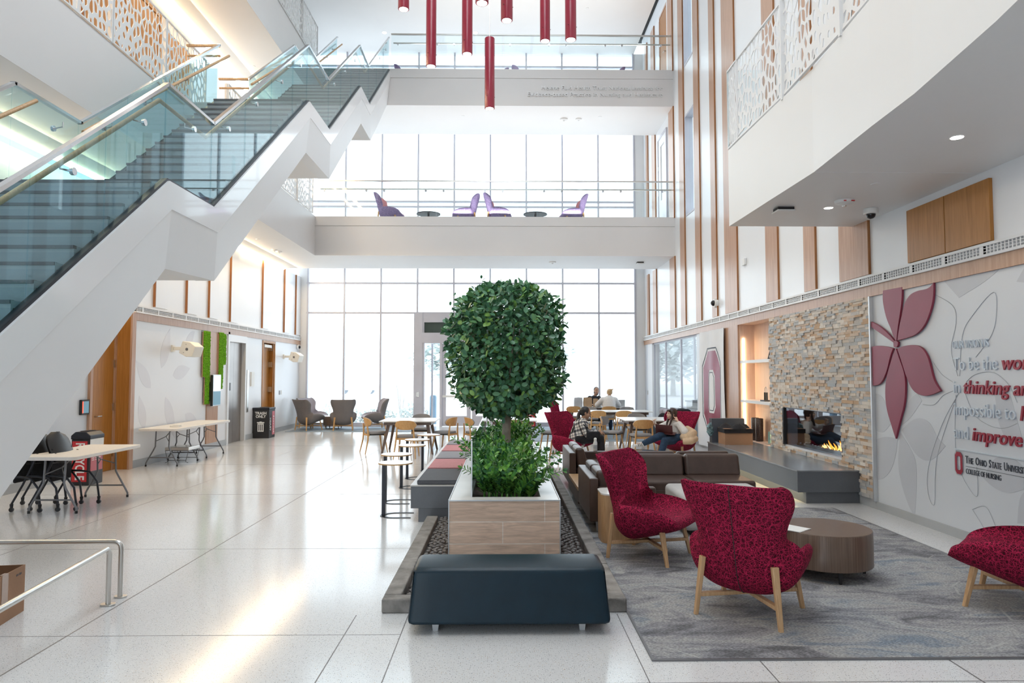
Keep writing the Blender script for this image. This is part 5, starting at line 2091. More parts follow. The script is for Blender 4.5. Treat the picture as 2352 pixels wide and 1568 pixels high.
pr = thing('mural_print', 'faint grey flowers printed on the mural wall', 'wall print', (XM, 7.3, 1.2), world=True)
FA = [[(258, 985), (300, 940), (345, 918), (400, 938), (425, 980), (445, 1025), (490, 1070), (430, 1140), (380, 1152), (330, 1115), (285, 1040)],
      [(252, 1000), (300, 1075), (335, 1150), (338, 1280), (326, 1448), (290, 1380), (255, 1270), (238, 1180), (240, 1090)],
      [(120, 1035), (170, 1018), (235, 1030), (230, 1100), (205, 1195), (160, 1245), (118, 1250)],
      [(112, 790), (150, 800), (180, 860), (200, 950), (160, 1005), (112, 985)],
      [(215, 990), (300, 930), (365, 830), (340, 790), (300, 820), (250, 930)],
      [(480, 195), (560, 180), (640, 150), (780, 130), (700, 200), (560, 285)],
      [(740, 760), (830, 790), (860, 900), (904, 1060), (830, 1070), (770, 960), (760, 850)],
      [(690, 1240), (740, 1130), (830, 1120), (904, 1180), (904, 1300), (820, 1325), (740, 1290)],
      [(865, 200), (904, 130), (950, 140), (950, 210)],
      [(880, 1330), (950, 1280), (950, 1480), (870, 1480)]]
for p in FA:
    MB().prism(smooth_poly(mural_poly(p)), lambda u, v, w_: (w_, u, v), XM - .003, XM - .0005).build('printed_petal', M['print'], pr)
LN = [[(555, 700), (520, 560), (545, 420), (530, 330), (440, 270)], [(565, 700), (580, 480), (640, 370), (745, 255), (760, 360), (735, 480), (650, 600)], [(535, 735), (470, 690), (420, 620)], [(540, 775), (480, 800), (430, 850), (370, 850)],
      [(600, 730), (650, 690), (740, 680), (820, 740), (870, 840)], [(560, 790), (470, 960), (400, 1180), (398, 1320), (432, 1375), (445, 1130), (550, 800)], [(545, 800), (540, 1000), (555, 1160), (600, 1270), (658, 1335), (655, 1180)],
      [(590, 780), (640, 900), (720, 960), (800, 975), (870, 950)], [(632, 1405), (700, 1390), (745, 1470), (790, 1600)], [(632, 1405), (690, 1500), (735, 1600)]]
for p in LN:
    q = [Vector((XM - .0036, *tuple(at(1960 + a / 2.306, 560 + b_ / 2.306, X=XM))[1:])) for a, b_ in p]
    k = [Vector(cat_rom([tuple(v) for v in q], i / 30)) for i in range(31)]
    MB().tube(k, .0028, 4).build('printed_line', M['printline'], pr)

EX, EY = (0, -1, 0), (0, 0, 1)
vs_ = thing('vision_sign', 'raised vision statement in white and crimson letters on the mural wall', 'sign', (XM, 7.3, 1.5), world=True)


def line(px_, py_, parts, size, sx):
    """parts of one line of the statement; the base line starts at a measured point"""
    o = at(px_, py_, X=XM)
    y = o.y
    for body, red in parts:
        r = text('text_line', body, size, M['letterred'] if red else M['letter'], vs_, (XM - .011, y, o.z), EX, EY, .007, sx * (1.23 if red else 1), bold=.002 if red else -.002, shear=.2 if red else 0)
        ys = [v.co.y for v in r.data.vertices]
        y = min(ys) + BASE[vs_.name].y - .05


line(2190, 801, [('OUR VISION IS', 0)], .125, .68)
line(2192, 850, [('To be the', 0), ("world's", 1)], .2, .84)
line(2192, 902, [('in', 0), ('thinking and', 1)], .2, .84)
line(2193, 952, [('impossible to', 0), ('lead', 1)], .2, .84)
line(2194, 1005, [('and', 0), ('improve lives', 1)], .2, .84)
p0 = at(2196, 1030, X=XM)
MB().box(XM - .018, XM - .002, p0.y - 1.6, p0.y, p0.z - .006, p0.z + .004).build('rule', M['letter'], vs_)
lg = thing('logo_sign', 'university block letter with the college name under the vision statement', 'sign', (XM, 7.2, .8), world=True)
pc = at(2204.5, 1063, X=XM)
m = MB()
octa_ring(m, octa(pc.y, pc.z, .060, .118, .028, .036), octa(pc.y, pc.z, .026, .074, .010, .014), lambda y, z: XM - .012)
m.build('block_letter', M['letterred'], lg, fix=False)
m = MB()
octa_ring(m, octa(pc.y, pc.z, .068, .126, .031, .039), octa(pc.y, pc.z, .0655, .1235, .030, .038), lambda y, z: XM - .012)
m.build('letter_outline', M['ink'], lg, fix=False)
o1 = at(2219, 1063, X=XM)
y = o1.y
for w_ in ('T', 'HE ', 'O', 'HIO ', 'S', 'TATE ', 'U', 'NIVERSITY'):
    big = len(w_) == 1
    r = text('logo_text', w_.strip(), .115 if big else .092, M['ink'], lg, (XM - .006, y, o1.z), EX, EY, .003, .62)
    y = min(v.co.y for v in r.data.vertices) + BASE[lg.name].y - (.008 if not w_.endswith(' ') else .034)
MB().box(XM - .006, XM - .001, o1.y - 1.45, o1.y, o1.z - .034, o1.z - .031).build('rule', M['ink'], lg)
o2 = at(2220, 1087, X=XM)
text('logo_text', 'COLLEGE OF NURSING', .08, M['ink'], lg, (XM - .006, o2.y, o2.z), EX, EY, .003, .62, bold=-.001)

# institute lettering on the third floor slab
ls = thing('institute_lettering', 'two pale lines of institute lettering on the third floor slab', 'sign', (3, 19.26, 10.0), world=True)
for py_, body, xa, xb in ((207, 'Helene Fuld Health Trust National Institute for', 1244, 1522), (222, 'Evidence-based Practice in Nursing and Healthcare', 1212, 1522)):
    a, b_ = at(xa, py_, Y=19.26), at(xb, py_, Y=19.26)
    r = text('text_line', body, .165, M['slabletter'], ls, (b_.x, 19.268, b_.z), (1, 0, 0), (0, 0, 1), .014, 1.0, 'RIGHT')
    xs = [v.co.x for v in r.data.vertices]
    k = (b_.x - a.x) / (max(xs) - min(xs))
    for v in r.data.vertices:
        v.co.x = (v.co.x - max(xs)) * k + b_.x - BASE[ls.name].x

# wooden wall cabinet boards under the mezzanine
t = thing('wall_cabinet', 'pair of brown wooden wall panels above the mural', 'wall panel', (4.9, 7.4, 3.1), world=True)
MB().box(XR - .04, XR, 6.71, 7.405, 3.10, 3.735).build('board', M['door'], t, bevel=.004)
MB().box(XR - .04, XR, 7.415, 8.11, 3.10, 3.735).build('board', M['door'], t, bevel=.004)

# ---------------------------------------------------------------- folding tables
def folding_table(label, x0, x1, y0, y1):
    t = thing('folding_table', label, 'table', ((x0 + x1) / 2, (y0 + y1) / 2, 0), world=True, group='white folding tables')
    cx, cy = (x0 + x1) / 2, (y0 + y1) / 2
    MB().prism([(cx + a, cy + b_) for a, b_ in rrect((x1 - x0) / 2, (y1 - y0) / 2, .06)], lambda u, v, w_: (u, v, w_), .69, .735).build('table_top', M['tabletop'], t, bevel=.006)
    for s, ye in ((1, y0 + .2), (-1, y1 - .2)):
        for k in (-1, 1):
            x = cx + k * .13
            xo = cx + k * .30
            MB().tube([(x, ye + s * .03, .69), (x, ye + s * .01, .38), (x + k * .03, ye, .31), (xo - k * .02, ye, .10), (xo, ye, .06), (xo, ye, .02)], .0135, 8).build('leg', M['greysteel'], t, smooth=60)
            MB().cyl((xo, ye, 0), (xo, ye, .035), .017, n=10).build('foot', M['black'], t)
        MB().tube([(cx - .235, ye, .17), (cx + .235, ye, .17)], .011, 8).build('crossbar', M['greysteel'], t, smooth=60)
        m = MB().tube([(cx - .13, ye, .48), (cx, ye + s * .16, .56), (cx + .13, ye, .48)], .008, 6).tube([(cx, ye + s * .16, .56), (cx, ye + s * .42, .69)], .010, 6)
        m.build('brace', M['greysteel'], t, smooth=60)
    return t


folding_table('white folding table nearest us, half hidden by the white stair', -6.10, -5.33, 8.64, 10.22)
folding_table('white folding table along the mural wall, the nearer of two set end to end', -6.95, -6.20, 13.14, 14.42)
folding_table('white folding table along the mural wall, the farther of two set end to end', -6.95, -6.20, 14.45, 15.72)
o = MB().box(-.09, .09, -.06, .06, 0, .035).ball((.02, 0, .04), (.09, .06, .025), 10, 6)
o.v = [(x - 6.45, y + 13.62, z + .7355) for x, y, z in o.v]
tag(o.build('tissue_pack', M['paper'], smooth=60), 'crumpled pale tissue pack on the folding table by the mural wall', 'tissues')
t = thing('wire_stand', 'low wire stand with a silver tray under the folding table', 'stand', (-6.55, 14.15, 0), world=True)
m = MB()
for y in (13.9, 14.4):
    for x in (-6.78, -6.32):
        m.tube([(x, y, .0), (x + (.05 if x < -6.5 else -.05), y, .02), (x, y, .24)], .006, 6)
    m.tube([(-6.78, y, .24), (-6.32, y, .24)], .006, 6).tube([(-6.74, y, .05), (-6.36, y, .05)], .006, 6)
for x in (-6.78, -6.32):
    m.tube([(x, 13.9, .24), (x, 14.4, .24)], .006, 6)
m.build('frame', M['greysteel'], t)
MB().box(-6.79, -6.31, 13.89, 14.41, .24, .31).build('tray', M['steel'], t, bevel=.015)


# ---------------------------------------------------------------- bins
def bin_(name, label, x0, x1, y0, y1, h_, lid):
    t = thing(name, label, 'bin', ((x0 + x1) / 2, (y0 + y1) / 2, 0), world=True)
    MB().box(x0, x1, y0, y1, 0, h_ - lid).build('body', M['black'], t, bevel=.01)
    m = MB()
    m.prism([(x0 - .01, 0), (x1 + .01, 0), (x1 + .01, .06), (x1 - .06, lid - .01), (x0 + .06, lid - .01), (x0 - .01, .06)], lambda u, v, w_: (u, w_, h_ - lid + v), y0 - .01, y1 + .01)
    m.build('lid', M['blackmetal'], t, bevel=.012)
    m = MB()
    m.box((x0 + x1) / 2 - .06, (x0 + x1) / 2 + .06, y0 + .08, y1 - .08, h_ - .012, h_ - .002)
    m.build('opening', M['dark'], t)
    return t


b1 = bin_('recycling_bin', 'black and red recycling bin behind the nearest folding table', -6.88, -6.59, 11.05, 11.43, .86, .13)
MB().box(-6.86, -6.625, 11.043, 11.049, .06, .70).build('red_panel', M['sign'], b1)
text('bin_text', 'RECYCLE', .20, M['paper'], b1, (-6.80, 11.04, .68), (0, 0, -1), (1, 0, 0), .001, .72, bold=.004)
MB().box(-6.589, -6.584, 11.08, 11.40, .22, .62).build('pink_panel', M['signpink'], b1)
m = MB()
for k in range(3):
    m.box(-6.584, -6.582, 11.12 + .09 * k, 11.16 + .09 * k, .50, .58).box(-6.584, -6.582, 11.11 + .09 * k, 11.17 + .09 * k, .42, .43).box(-6.584, -6.582, 11.11 + .09 * k, 11.17 + .09 * k, .39, .40)
m.build('pictogram', M['paper'], b1)
m = MB().box(-6.589, -6.583, 11.06, 11.42, .62, .73)
m.build('white_liner', M['paper'], b1)

b2 = bin_('trash_bin', 'black trash bin with white lettering before the ajar wooden door', -7.0 + .012, -6.53, 19.25, 19.75, .86, .07)
text('bin_text', 'TRASH', .105, M['paper'], b2, (-6.76, 19.24, .66), (1, 0, 0), (0, 0, 1), .001, 1.0, 'CENTER', bold=.003)
text('bin_text', 'ONLY', .105, M['paper'], b2, (-6.76, 19.24, .57), (1, 0, 0), (0, 0, 1), .001, 1.0, 'CENTER', bold=.003)
m = MB()
m.box(-6.86, -6.66, 19.238, 19.242, .42, .45).box(-6.79, -6.73, 19.238, 19.242, .45, .465)
for k in range(4):
    m.box(-6.845 + k * .048, -6.82 + k * .048, 19.238, 19.242, .20, .41)
m.box(-6.845, -6.676, 19.238, 19.242, .185, .21).box(-6.845, -6.676, 19.238, 19.242, .385, .41)
m.build('pictogram', M['paper'], b2)
text('bin_text', 'TRASH', .12, M['paper'], b2, (-6.522, 19.30, .20), (0, 0, 1), (0, 1, 0), .001, 1.0, bold=.002)
MB().box(-6.529, -6.525, 19.50, 19.70, .08, .74).build('red_panel', M['signpink'], b2)
text('bin_text', 'RECYCLE', .12, M['paper'], b2, (-6.522, 19.56, .13), (0, 0, 1), (0, 1, 0), .001, 1.0)

b3 = bin_('recycling_bin', 'black and red recycling bin behind the right seated woman', 4.45, 4.82, 17.55, 17.95, .9, .1)
MB().box(4.50, 4.77, 17.543, 17.549, .08, .76).build('red_panel', M['sign'], b3)
text('bin_text', 'RECYCLE', .20, M['paper'], b3, (4.56, 17.54, .72), (0, 0, -1), (1, 0, 0), .001, .76, bold=.004)
b4 = bin_('recycling_bin', 'red fronted recycling bin far off by the entrance, right of the tree trunk', .78, 1.10, 22.9, 23.2, .92, .1)
MB().box(.80, 1.08, 22.893, 22.899, .06, .8).build('red_panel', M['sign'], b4)
text('bin_text', 'RECYCLE', .19, M['paper'], b4, (1.0, 22.89, .10), (0, 0, 1), (-1, 0, 0), .001, .85, bold=.004)


# ---------------------------------------------------------------- nesting chairs with castors under the near table
def nest_chair(label, loc, rz):
    t = thing('nesting_chair', label, 'chair', loc, rz, 'nested black chairs')
    for s in (-1, 1):
        y = s * .26
        MB().tube([(-.29, y, .10), (-.16, y, .34), (-.05, y, .58), (.0, y * .9, .74)], .014, 8).build('leg', M['blackmetal'], t, smooth=60)
        MB().tube([(.29, y, .10), (.26, y, .30), (.16, y, .43), (.02, y, .45), (-.10, y, .45)], .014, 8).build('leg', M['blackmetal'], t, smooth=60)
        for x in (-.29, .29):
            c_ = MB().cyl((x, y - .012, .028), (x, y + .012, .028), .028, n=14).cyl((x, y, .04), (x, y, .10), .016, .022, 10)
            c_.build('castor', M['black'], t, smooth=50)
    MB().box(-.10, -.06, -.22, .22, .36, .80).build('seat', M['blackfab'], t, bevel=.02)

    def bk(u, v):
        x = -.02 - .16 * v + .07 * math.cos((u - .5) * 2.6)
        return x, (u - .5) * .48 * math.sqrt(max(.05, 1 - abs(2 * v - 1) ** 3)), .58 + .42 * v
    m = MB().grid(bk, 12, 8)
    n = len(m.v)
    m.grid(lambda u, v: tuple(Vector(bk(u, v)) + Vector((-.025, 0, 0))), 12, 8)
    m.build('backrest', M['black'], t, smooth=180)
    MB().tube([(-.04, -.25, .62), (-.06, 0, .60), (-.04, .25, .62)], .012, 8).build('crossbar', M['blackmetal'], t)
    return t


n0 = nest_chair('black nesting chair on castors, leftmost of three under the near folding table', (-6.22, 9.18, 0), 0)
dup(n0, (-6.03, 9.22, 0), .03, 'black nesting chair on castors, middle of three under the near folding table')
dup(n0, (-5.82, 9.26, 0), .02, 'black nesting chair on castors, rightmost of three under the near folding table')

# ---------------------------------------------------------------- low steel rails and the box under the stair
t = thing('cane_rail', 'low brushed steel rail that runs back under the stair', 'rail', (-3.02, 5.5, 0), world=True)
zz_ = .435
MB().tube([(-3.02, 5.52, 0), (-3.02, 5.52, zz_ - .06), (-3.025, 5.52, zz_ - .025), (-3.045, 5.52, zz_ - .005), (-3.08, 5.52, zz_), (-4.75, 5.50, zz_)], .019, 12).build('tube', M['steel'], t, smooth=60)
MB().prism([(-3.02 + a, 5.53 + b_) for a, b_ in rrect(.05, .03, .028)], lambda u, v, w_: (u, v, w_), 0, .014).build('foot_plate', M['steel'], t, bevel=.003)
t = thing('cane_rail', 'low brushed steel rail that runs towards us beside the cardboard box', 'rail', (-3.01, 5.3, 0), world=True)
MB().tube([(-3.01, 5.34, 0), (-3.01, 5.34, zz_ - .05), (-3.01, 5.325, zz_ - .02), (-3.005, 5.295, zz_), (-2.83, 3.95, zz_), (-2.66, 2.6, zz_), (-2.66, 2.58, 0)], .019, 12).build('tube', M['steel'], t, smooth=60)
MB().prism([(-3.01 + a, 5.34 + b_) for a, b_ in rrect(.055, .034, .03)], lambda u, v, w_: (u, v, w_), 0, .014).build('foot_plate', M['steel'], t, bevel=.003)
t = thing('cardboard_box', 'open brown cardboard box under the stair behind the steel rail', 'box', (-3.9, 4.9, 0), rz=.16)
m = MB()
m.box(-.38, .38, -.27, -.264, 0, .34).box(-.38, .38, .264, .27, 0, .34).box(-.38, -.374, -.27, .27, 0, .34).box(.374, .38, -.27, .27, 0, .34).box(-.38, .38, -.27, .27, 0, .006)
m.build('carton', M['card'], t)
MB().box(.381, .3825, -.04, .04, .12, .342).box(.36, .3825, -.03, .03, .34, .343).build('tape', M['tape'], t)
m = MB()
for k, (yy, ww) in enumerate(((.15, .012), (.17, .008), (.19, .014), (.213, .006))):
    m.box(.3805, .3815, yy, yy + ww, .285, .30)
m.build('ink_mark', M['ink'], t)

# ---------------------------------------------------------------- on the far left wall
XF = XL
t = thing('card_reader', 'black wall tablet with a red light beside the brown door', 'panel', (-7.27, 12.06, 1.1), world=True)
MB().box(-7.30, -7.25, 11.90, 12.11, 1.07, 1.33).build('body', M['black'], t, bevel=.008)
MB().box(-7.251, -7.246, 11.945, 12.09, 1.10, 1.30).build('screen', M['screenlow'], t)
MB().box(-7.252, -7.245, 11.915, 11.935, 1.10, 1.30).build('status_light', M['redled'], t)
tag(MB().box(XF, XF + .025, 16.24, 16.86, 0.14, 2.80).build('wall_panel', M['wood']), 'tall wooden wall panel behind the hanging screen', 'wall panel')
rm = random.Random(9)


def moss_panel(label, cols):
    ys = [c_[0] for c_ in cols] + [c_[1] for c_ in cols]
    t = thing('moss_panel', label, 'wall decoration', (XF, min(ys), 1.5), world=True)
    m = MB()
    fr = MB()
    for y0, y1, z0, z1 in cols:
        fr.box(XF + .026, XF + .045, y0 - .015, y1 + .0, z0 - .01, z1 + .005)
        z = z0
        while z < z1:
            y = y0
            while y < y1:
                m.ball((XF + .055, y + .02, z + .02), (rm.uniform(.018, .034), rm.uniform(.02, .03), rm.uniform(.02, .03)), 6, 4)
                y += .038
            z += .038
    fr.build('backing_board', M['wood'], t)
    m.build('moss', M['moss'], t, fix=False)


moss_panel('tall stepped strip of green moss on the left wall, behind the loudspeaker', [(15.93, 16.25, 1.72, 2.76), (16.05, 16.25, 1.08, 1.70)])
moss_panel('shorter stepped strip of green moss on the left wall, right of the screen', [(16.80, 17.0, 1.55, 2.77), (17.0, 17.17, 2.02, 2.76), (16.90, 17.0, 1.42, 1.55)])
t = thing('wall_screen', 'upright information screen hung on the wooden panel', 'screen', (-6.9, 16.45, 1.0), world=True)
MB().box(XF + .026, XF + .10, 16.25, 16.5, 1.15, 1.6).build('bracket', M['black'], t)
MB().box(-6.90, -6.85, 16.26, 16.72, 1.02, 1.77).build('frame', M['silver'], t, bevel=.01)
m = MB().box(-6.90, -6.845, 16.245, 16.262, 1.03, 1.76)
m.build('back_cover', M['black'], t)
MB().box(-6.851, -6.846, 16.29, 16.69, 1.38, 1.74).build('screen_top', M['screen'], t)
MB().box(-6.851, -6.846, 16.29, 16.69, 1.05, 1.37).build('screen_bottom', M['screenlow'], t)


def loudspeaker(label, y, z, rz):
    t = thing('loudspeaker', label, 'loudspeaker', (XF, y, z))
    MB().box(0, .03, -.06, .06, -.07, .07).build('wall_plate', M['putty'], t)
    MB().box(.03, .30, -.02, .02, -.035, .035).build('arm', M['putty'], t, bevel=.006)
    Mx = Matrix.Translation((.40, 0, -.02)) @ Matrix.Rotation(rz, 4, 'Z') @ Matrix.Rotation(.32, 4, 'Y')
    MB().prism([(-.16, -.13), (.02, -.16), (.17, -.11), (.17, .11), (.02, .16), (-.16, .13)], lambda u, v, w_: Mx @ Vector((u, w_, v)), -.15, .15).build('cabinet', M['putty'], t, bevel=.015)
    m = MB()
    for zz1 in (-.09, .09):
        m.cyl(Mx @ Vector((-.05, -.151, zz1)), Mx @ Vector((-.05, -.154, zz1)), .008, n=8)
    m.cyl(Mx @ Vector((.0, -.15, 0)), Mx @ Vector((.0, -.158, 0)), .03, n=14)
    m.build('bolts', M['greysteel'], t)


loudspeaker('putty coloured loudspeaker on a wall arm beside the tall moss strip', 14.55, 2.32, -.2)
loudspeaker('pale loudspeaker on a wall arm beyond the ajar wooden door', 21.9, 2.35, -.2)
tag(MB().box(XF, XF + .02, 19.05, 19.3, 1.45, 1.85).box(XF + .02, XF + .03, 19.06, 19.29, 1.46, 1.84).build('notice_frame', M['paper']), 'small white framed notice between the elevator and the wooden door', 'notice')
tag(MB().box(XF, XF + .012, 21.5, 21.58, 1.15, 1.28).build('switch_plate', M['greysteel']), 'grey light switch plate just right of the ajar door', 'switch')
tag(MB().box(XF, XF + .012, 21.68, 21.74, 1.15, 1.28).build('switch_plate', M['poly']), 'white light switch plate right of the grey one', 'switch')

lp = thing('mural_print', 'faint lilac leaves printed on the left wall behind the folding tables', 'wall print', (XF, 14.4, 1.2), world=True)
for cy, cz, L, w_, a in ((14.1, 1.9, .9, .34, 1.2), (14.6, 1.75, .8, .3, .2), (14.3, 1.3, 1.0, .34, -1.1), (13.7, 1.5, .8, .3, 2.4), (15.2, .9, .9, .32, -.5), (15.1, 2.3, .7, .26, .8), (13.5, .7, .7, .28, 1.9)):
    pts = []
    for i in range(24):
        u = i / 12 if i < 12 else (24 - i) / 12
        s_ = 1 if i < 12 else -1
        x_, y_ = u * L, s_ * w_ * .5 * math.sin(math.pi * u ** .8)
        pts.append((cy + x_ * math.cos(a) - y_ * math.sin(a), cz + x_ * math.sin(a) + y_ * math.cos(a)))
    pts = [(y, min(2.75, max(.16, z))) for y, z in pts]
    MB().prism(pts, lambda u, v, q: (q, u, v), XF + .0006, XF + .002).build('printed_petal', M['softprint'], lp)

# ---------------------------------------------------------------- people
def V(*a):
    return Vector(a)


def hand(mb, wrist, palm_dir, up, s=1.0, curl=.5, side=1):
    """palm with five separate bent fingers; palm_dir = towards the finger tips, up = out of the back of the hand"""
    d = palm_dir.normalized()
    n = (up - d * up.dot(d)).normalized()
    t = d.cross(n) * side
    mb.limb([(wrist, .022 * s), (wrist + d * .035 * s, .024 * s)])
    for k in (-1, 0, 1):
        mb.limb([(wrist + d * .03 * s + t * .014 * k * s, .016 * s), (wrist + d * .085 * s + t * .022 * k * s, .013 * s)])
    for k, (off, L) in enumerate(((-.030, .058), (-.010, .072), (.011, .078), (.031, .070))):
        p = wrist + d * .088 * s + t * off * s
        a = curl * .7
        q = p + (d * math.cos(a) - n * math.sin(a)) * L * .45 * s
        a += curl
        r = q + (d * math.cos(a) - n * math.sin(a)) * L * .32 * s
        a += curl * .8
        e = r + (d * math.cos(a) - n * math.sin(a)) * L * .25 * s
        mb.limb([(p, .0095 * s), (q, .0088 * s), (r, .008 * s), (e, .007 * s)])
    p = wrist + d * .03 * s + t * .024 * s
    q = p + (d * .6 + t * .75 - n * .3).normalized() * .040 * s
    e = q + (d * .95 + t * .1 - n * .5).normalized() * .034 * s
    mb.limb([(p, .013 * s), (q, .0105 * s), (e, .008 * s)])


def head(mb, c, f, up, s=1.0):
    """skull, face, nose, ears, jaw; c = centre of the skull, f = the way the face looks"""
    f = (f - up * f.dot(up)).normalized()
    l = up.cross(f).normalized()
    R = Matrix((l, f, up)).transposed()
    B = lambda x, y, z: c + R @ V(x * s, y * s, z * s)
    mb.ball(B(0, -.012, .03), (.074 * s, .093 * s, .088 * s), 20, 14, 0, R)
    mb.ball(B(0, .025, -.03), (.060 * s, .066 * s, .075 * s), 18, 12, 0, R)
    mb.ball(B(0, .050, -.085), (.030 * s, .026 * s, .022 * s), 12, 8, 0, R)
    mb.limb([(B(0, .086, .012), .0075 * s), (B(0, .104, -.022), .011 * s)])
    mb.ball(B(0, .098, -.026), (.016 * s, .012 * s, .009 * s), 10, 8, 0, R)
    mb.ball(B(0, .082, -.060), (.021 * s, .012 * s, .010 * s), 12, 8, 0, R)
    for k in (-1, 1):
        mb.ball(B(.028 * k, .075, .022), (.020 * s, .012 * s, .008 * s), 10, 8, 0, R)
        mb.ball(B(.036 * k, .062, -.028), (.022 * s, .020 * s, .022 * s), 10, 8, 0, R)
        mb.ball(B(.076 * k, -.008, -.012), (.010 * s, .018 * s, .030 * s), 10, 8, 0, R)
    return B, R


def face_bits(t, B, R, s=1.0):
    m = MB()
    for k in (-1, 1):
        m.ball(B(.030 * k, .083, .006), (.011 * s, .006 * s, .0045 * s), 10, 6, 0, R)
    m.build('eyes', M['eye'], t, smooth=180)
    m = MB()
    for k in (-1, 1):
        m.tube([B(.014 * k, .088, .024), B(.031 * k, .086, .030), B(.046 * k, .076, .024)], .0032 * s, 6)
    m.build('eyebrows', M['hair'], t)
    m = MB().ball(B(0, .091, -.058), (.018 * s, .006 * s, .004 * s), 10, 6, 0, R).ball(B(0, .090, -.066), (.015 * s, .006 * s, .0045 * s), 10, 6, 0, R)
    m.build('lips', M['lips'], t, smooth=180)


VX = .0068
# woman in the plaid jacket, seen in profile, leaning over her phone
w1 = thing('person', 'seated woman in a plaid jacket with a long dark ponytail, looking at a phone', 'person', (1.55, 13.95, 0), world=True)
Y1 = 13.88
hc = V(1.685, Y1, .995)
fw = V(.93, -.10, -.22).normalized()
upv = V(.22, -.02, .97).normalized()
b = MB()
B1, R1 = head(b, hc, fw, upv, 1.04)
nk = V(1.615, Y1, .84)
b.limb([(hc + V(-.03, 0, -.05), .052), (nk, .05), (V(1.585, Y1, .79), .07)])
b.limb([(V(1.58, Y1, .74), .115), (V(1.54, Y1, .60), .12), (V(1.52, Y1, .50), .13)])
hip = {}
for k in (-1, 1):
    y = Y1 - k * .10
    b.limb([(V(1.54, y, .50), .085), (V(1.96, y - k * .02, .49), .062), (V(1.985, y - k * .02, .28), .05), (V(1.98, y - k * .02, .09), .036), (V(2.06, y - k * .02, .05), .034)])
    sh = V(1.59, Y1 - k * .165, .775)
    el = V(1.70, Y1 - k * .20, .575)
    wr = V(1.945, Y1 - k * .05, .60 + .02 * k)
    b.limb([(sh, .052), (el, .040), (wr, .025)])
    hand(b, wr, V(.95, k * .12, -.25), V(.2, -k * .4, .9), .95, .55, k)
b.build('body', M['skin1'], w1, smooth=180, remesh=VX)
face_bits(w1, B1, R1, 1.04)
m = MB()
m.limb([(V(1.60, Y1, .80), .075), (V(1.585, Y1, .74), .155), (V(1.55, Y1, .62), .165), (V(1.52, Y1, .50), .18), (V(1.51, Y1, .44), .185)])
m.limb([(V(1.58, Y1 - .12, .78), .085), (V(1.58, Y1 + .12, .78), .085)])
for k in (-1, 1):
    m.limb([(V(1.59, Y1 - k * .165, .775), .080), (V(1.69, Y1 - k * .20, .58), .072), (V(1.90, Y1 - k * .07, .60), .048)])
m.limb([(V(1.625, Y1, .845), .068), (V(1.60, Y1, .81), .082)])
m.build('jacket', M['plaid'], w1, smooth=180, remesh=.009)
m = MB()
for k in (-1, 1):
    y = Y1 - k * .10
    m.limb([(V(1.52, y, .47), .105), (V(1.96, y - k * .02, .485), .078), (V(1.985, y - k * .02, .28), .066), (V(1.98, y - k * .02, .12), .055)])
m.build('trousers', M['blackfab'], w1, smooth=180, remesh=.010)
m = MB()
m.ball(hc + upv * .035 - fw * .024, (.086, .100, .092), 20, 14, 0, R1)
m.ball(hc + upv * .0 - fw * .045, (.080, .070, .090), 18, 12, 0, R1)
m.limb([(hc - fw * .10 + upv * .03, .035), (hc - fw * .135 - upv * .06, .036), (V(1.50, Y1 - .05, .80), .034), (V(1.42, Y1 - .07, .66), .030), (V(1.385, Y1 - .07, .52), .018), (V(1.375, Y1 - .07, .44), .006)])
h_ = m.build('hair', M['hair'], w1, smooth=180, remesh=.006)
m = MB()
for k in (-1, 1):
    y = Y1 - k * .12
    m.limb([(V(1.97, y, .045), .042), (V(2.06, y, .038), .040), (V(2.13, y, .032), .03)])
m.build('shoes', M['black'], w1, smooth=180, remesh=.008)
ph = tag(MB().beam((2.03, Y1 - .045, .615), (2.13, Y1 - .02, .60), .07, .009, side=(0, 1, .1)).build('phone', M['ink']), 'dark phone in the hands of the woman in plaid', 'phone')
bg = thing('shoulder_bag', 'black bag on the lap of the woman in plaid', 'bag', (1.8, Y1 - .16, .56), world=True)
MB().box(1.66, 1.93, Y1 - .31, Y1 - .20, .49, .64).build('body', M['blackfab'], bg, bevel=.03)
MB().tube([(1.68, Y1 - .27, .63), (1.66, Y1 - .27, .72), (1.60, Y1 - .235, .78)], .01, 8).build('strap', M['blackfab'], bg)

# woman in the white knit top, leaning back with crossed legs
w2 = thing('person', 'seated woman in white knit top and jeans, legs crossed, hand in her hair', 'person', (3.55, 14.2, 0), world=True)
YB = 14.12
hc = V(3.475, YB - .04, .955)
fw = V(-.96, -.22, .02).normalized()
upv = V(.06, 0, 1).normalized()
b = MB()
B2, R2 = head(b, hc, fw, upv, 1.0)
b.limb([(hc + V(.02, 0, -.05), .05), (V(3.50, YB, .80), .048), (V(3.52, YB + .01, .76), .065)])
b.limb([(V(3.53, YB, .70), .11), (V(3.57, YB + .02, .57), .105), (V(3.60, YB + .02, .47), .13)])
# left arm (towards us): elbow out, hand up to the hair
sL, eL, wL = V(3.60, YB - .13, .755), V(3.70, YB - .26, .61), V(3.575, YB - .15, .815)
sR, eR, wR = V(3.43, YB + .08, .755), V(3.25, YB + .12, .66), V(3.15, YB - .02, .745)
b.limb([(sL, .05), (eL, .042), (wL, .026)])
hand(b, wL, V(-.35, .45, .85), V(.4, -.8, .2), .95, .35, -1)
b.limb([(sR, .05), (eR, .04), (wR, .026)])
hand(b, wR, V(-.35, -.1, .9), V(-.6, .5, .3), .95, .9, 1)
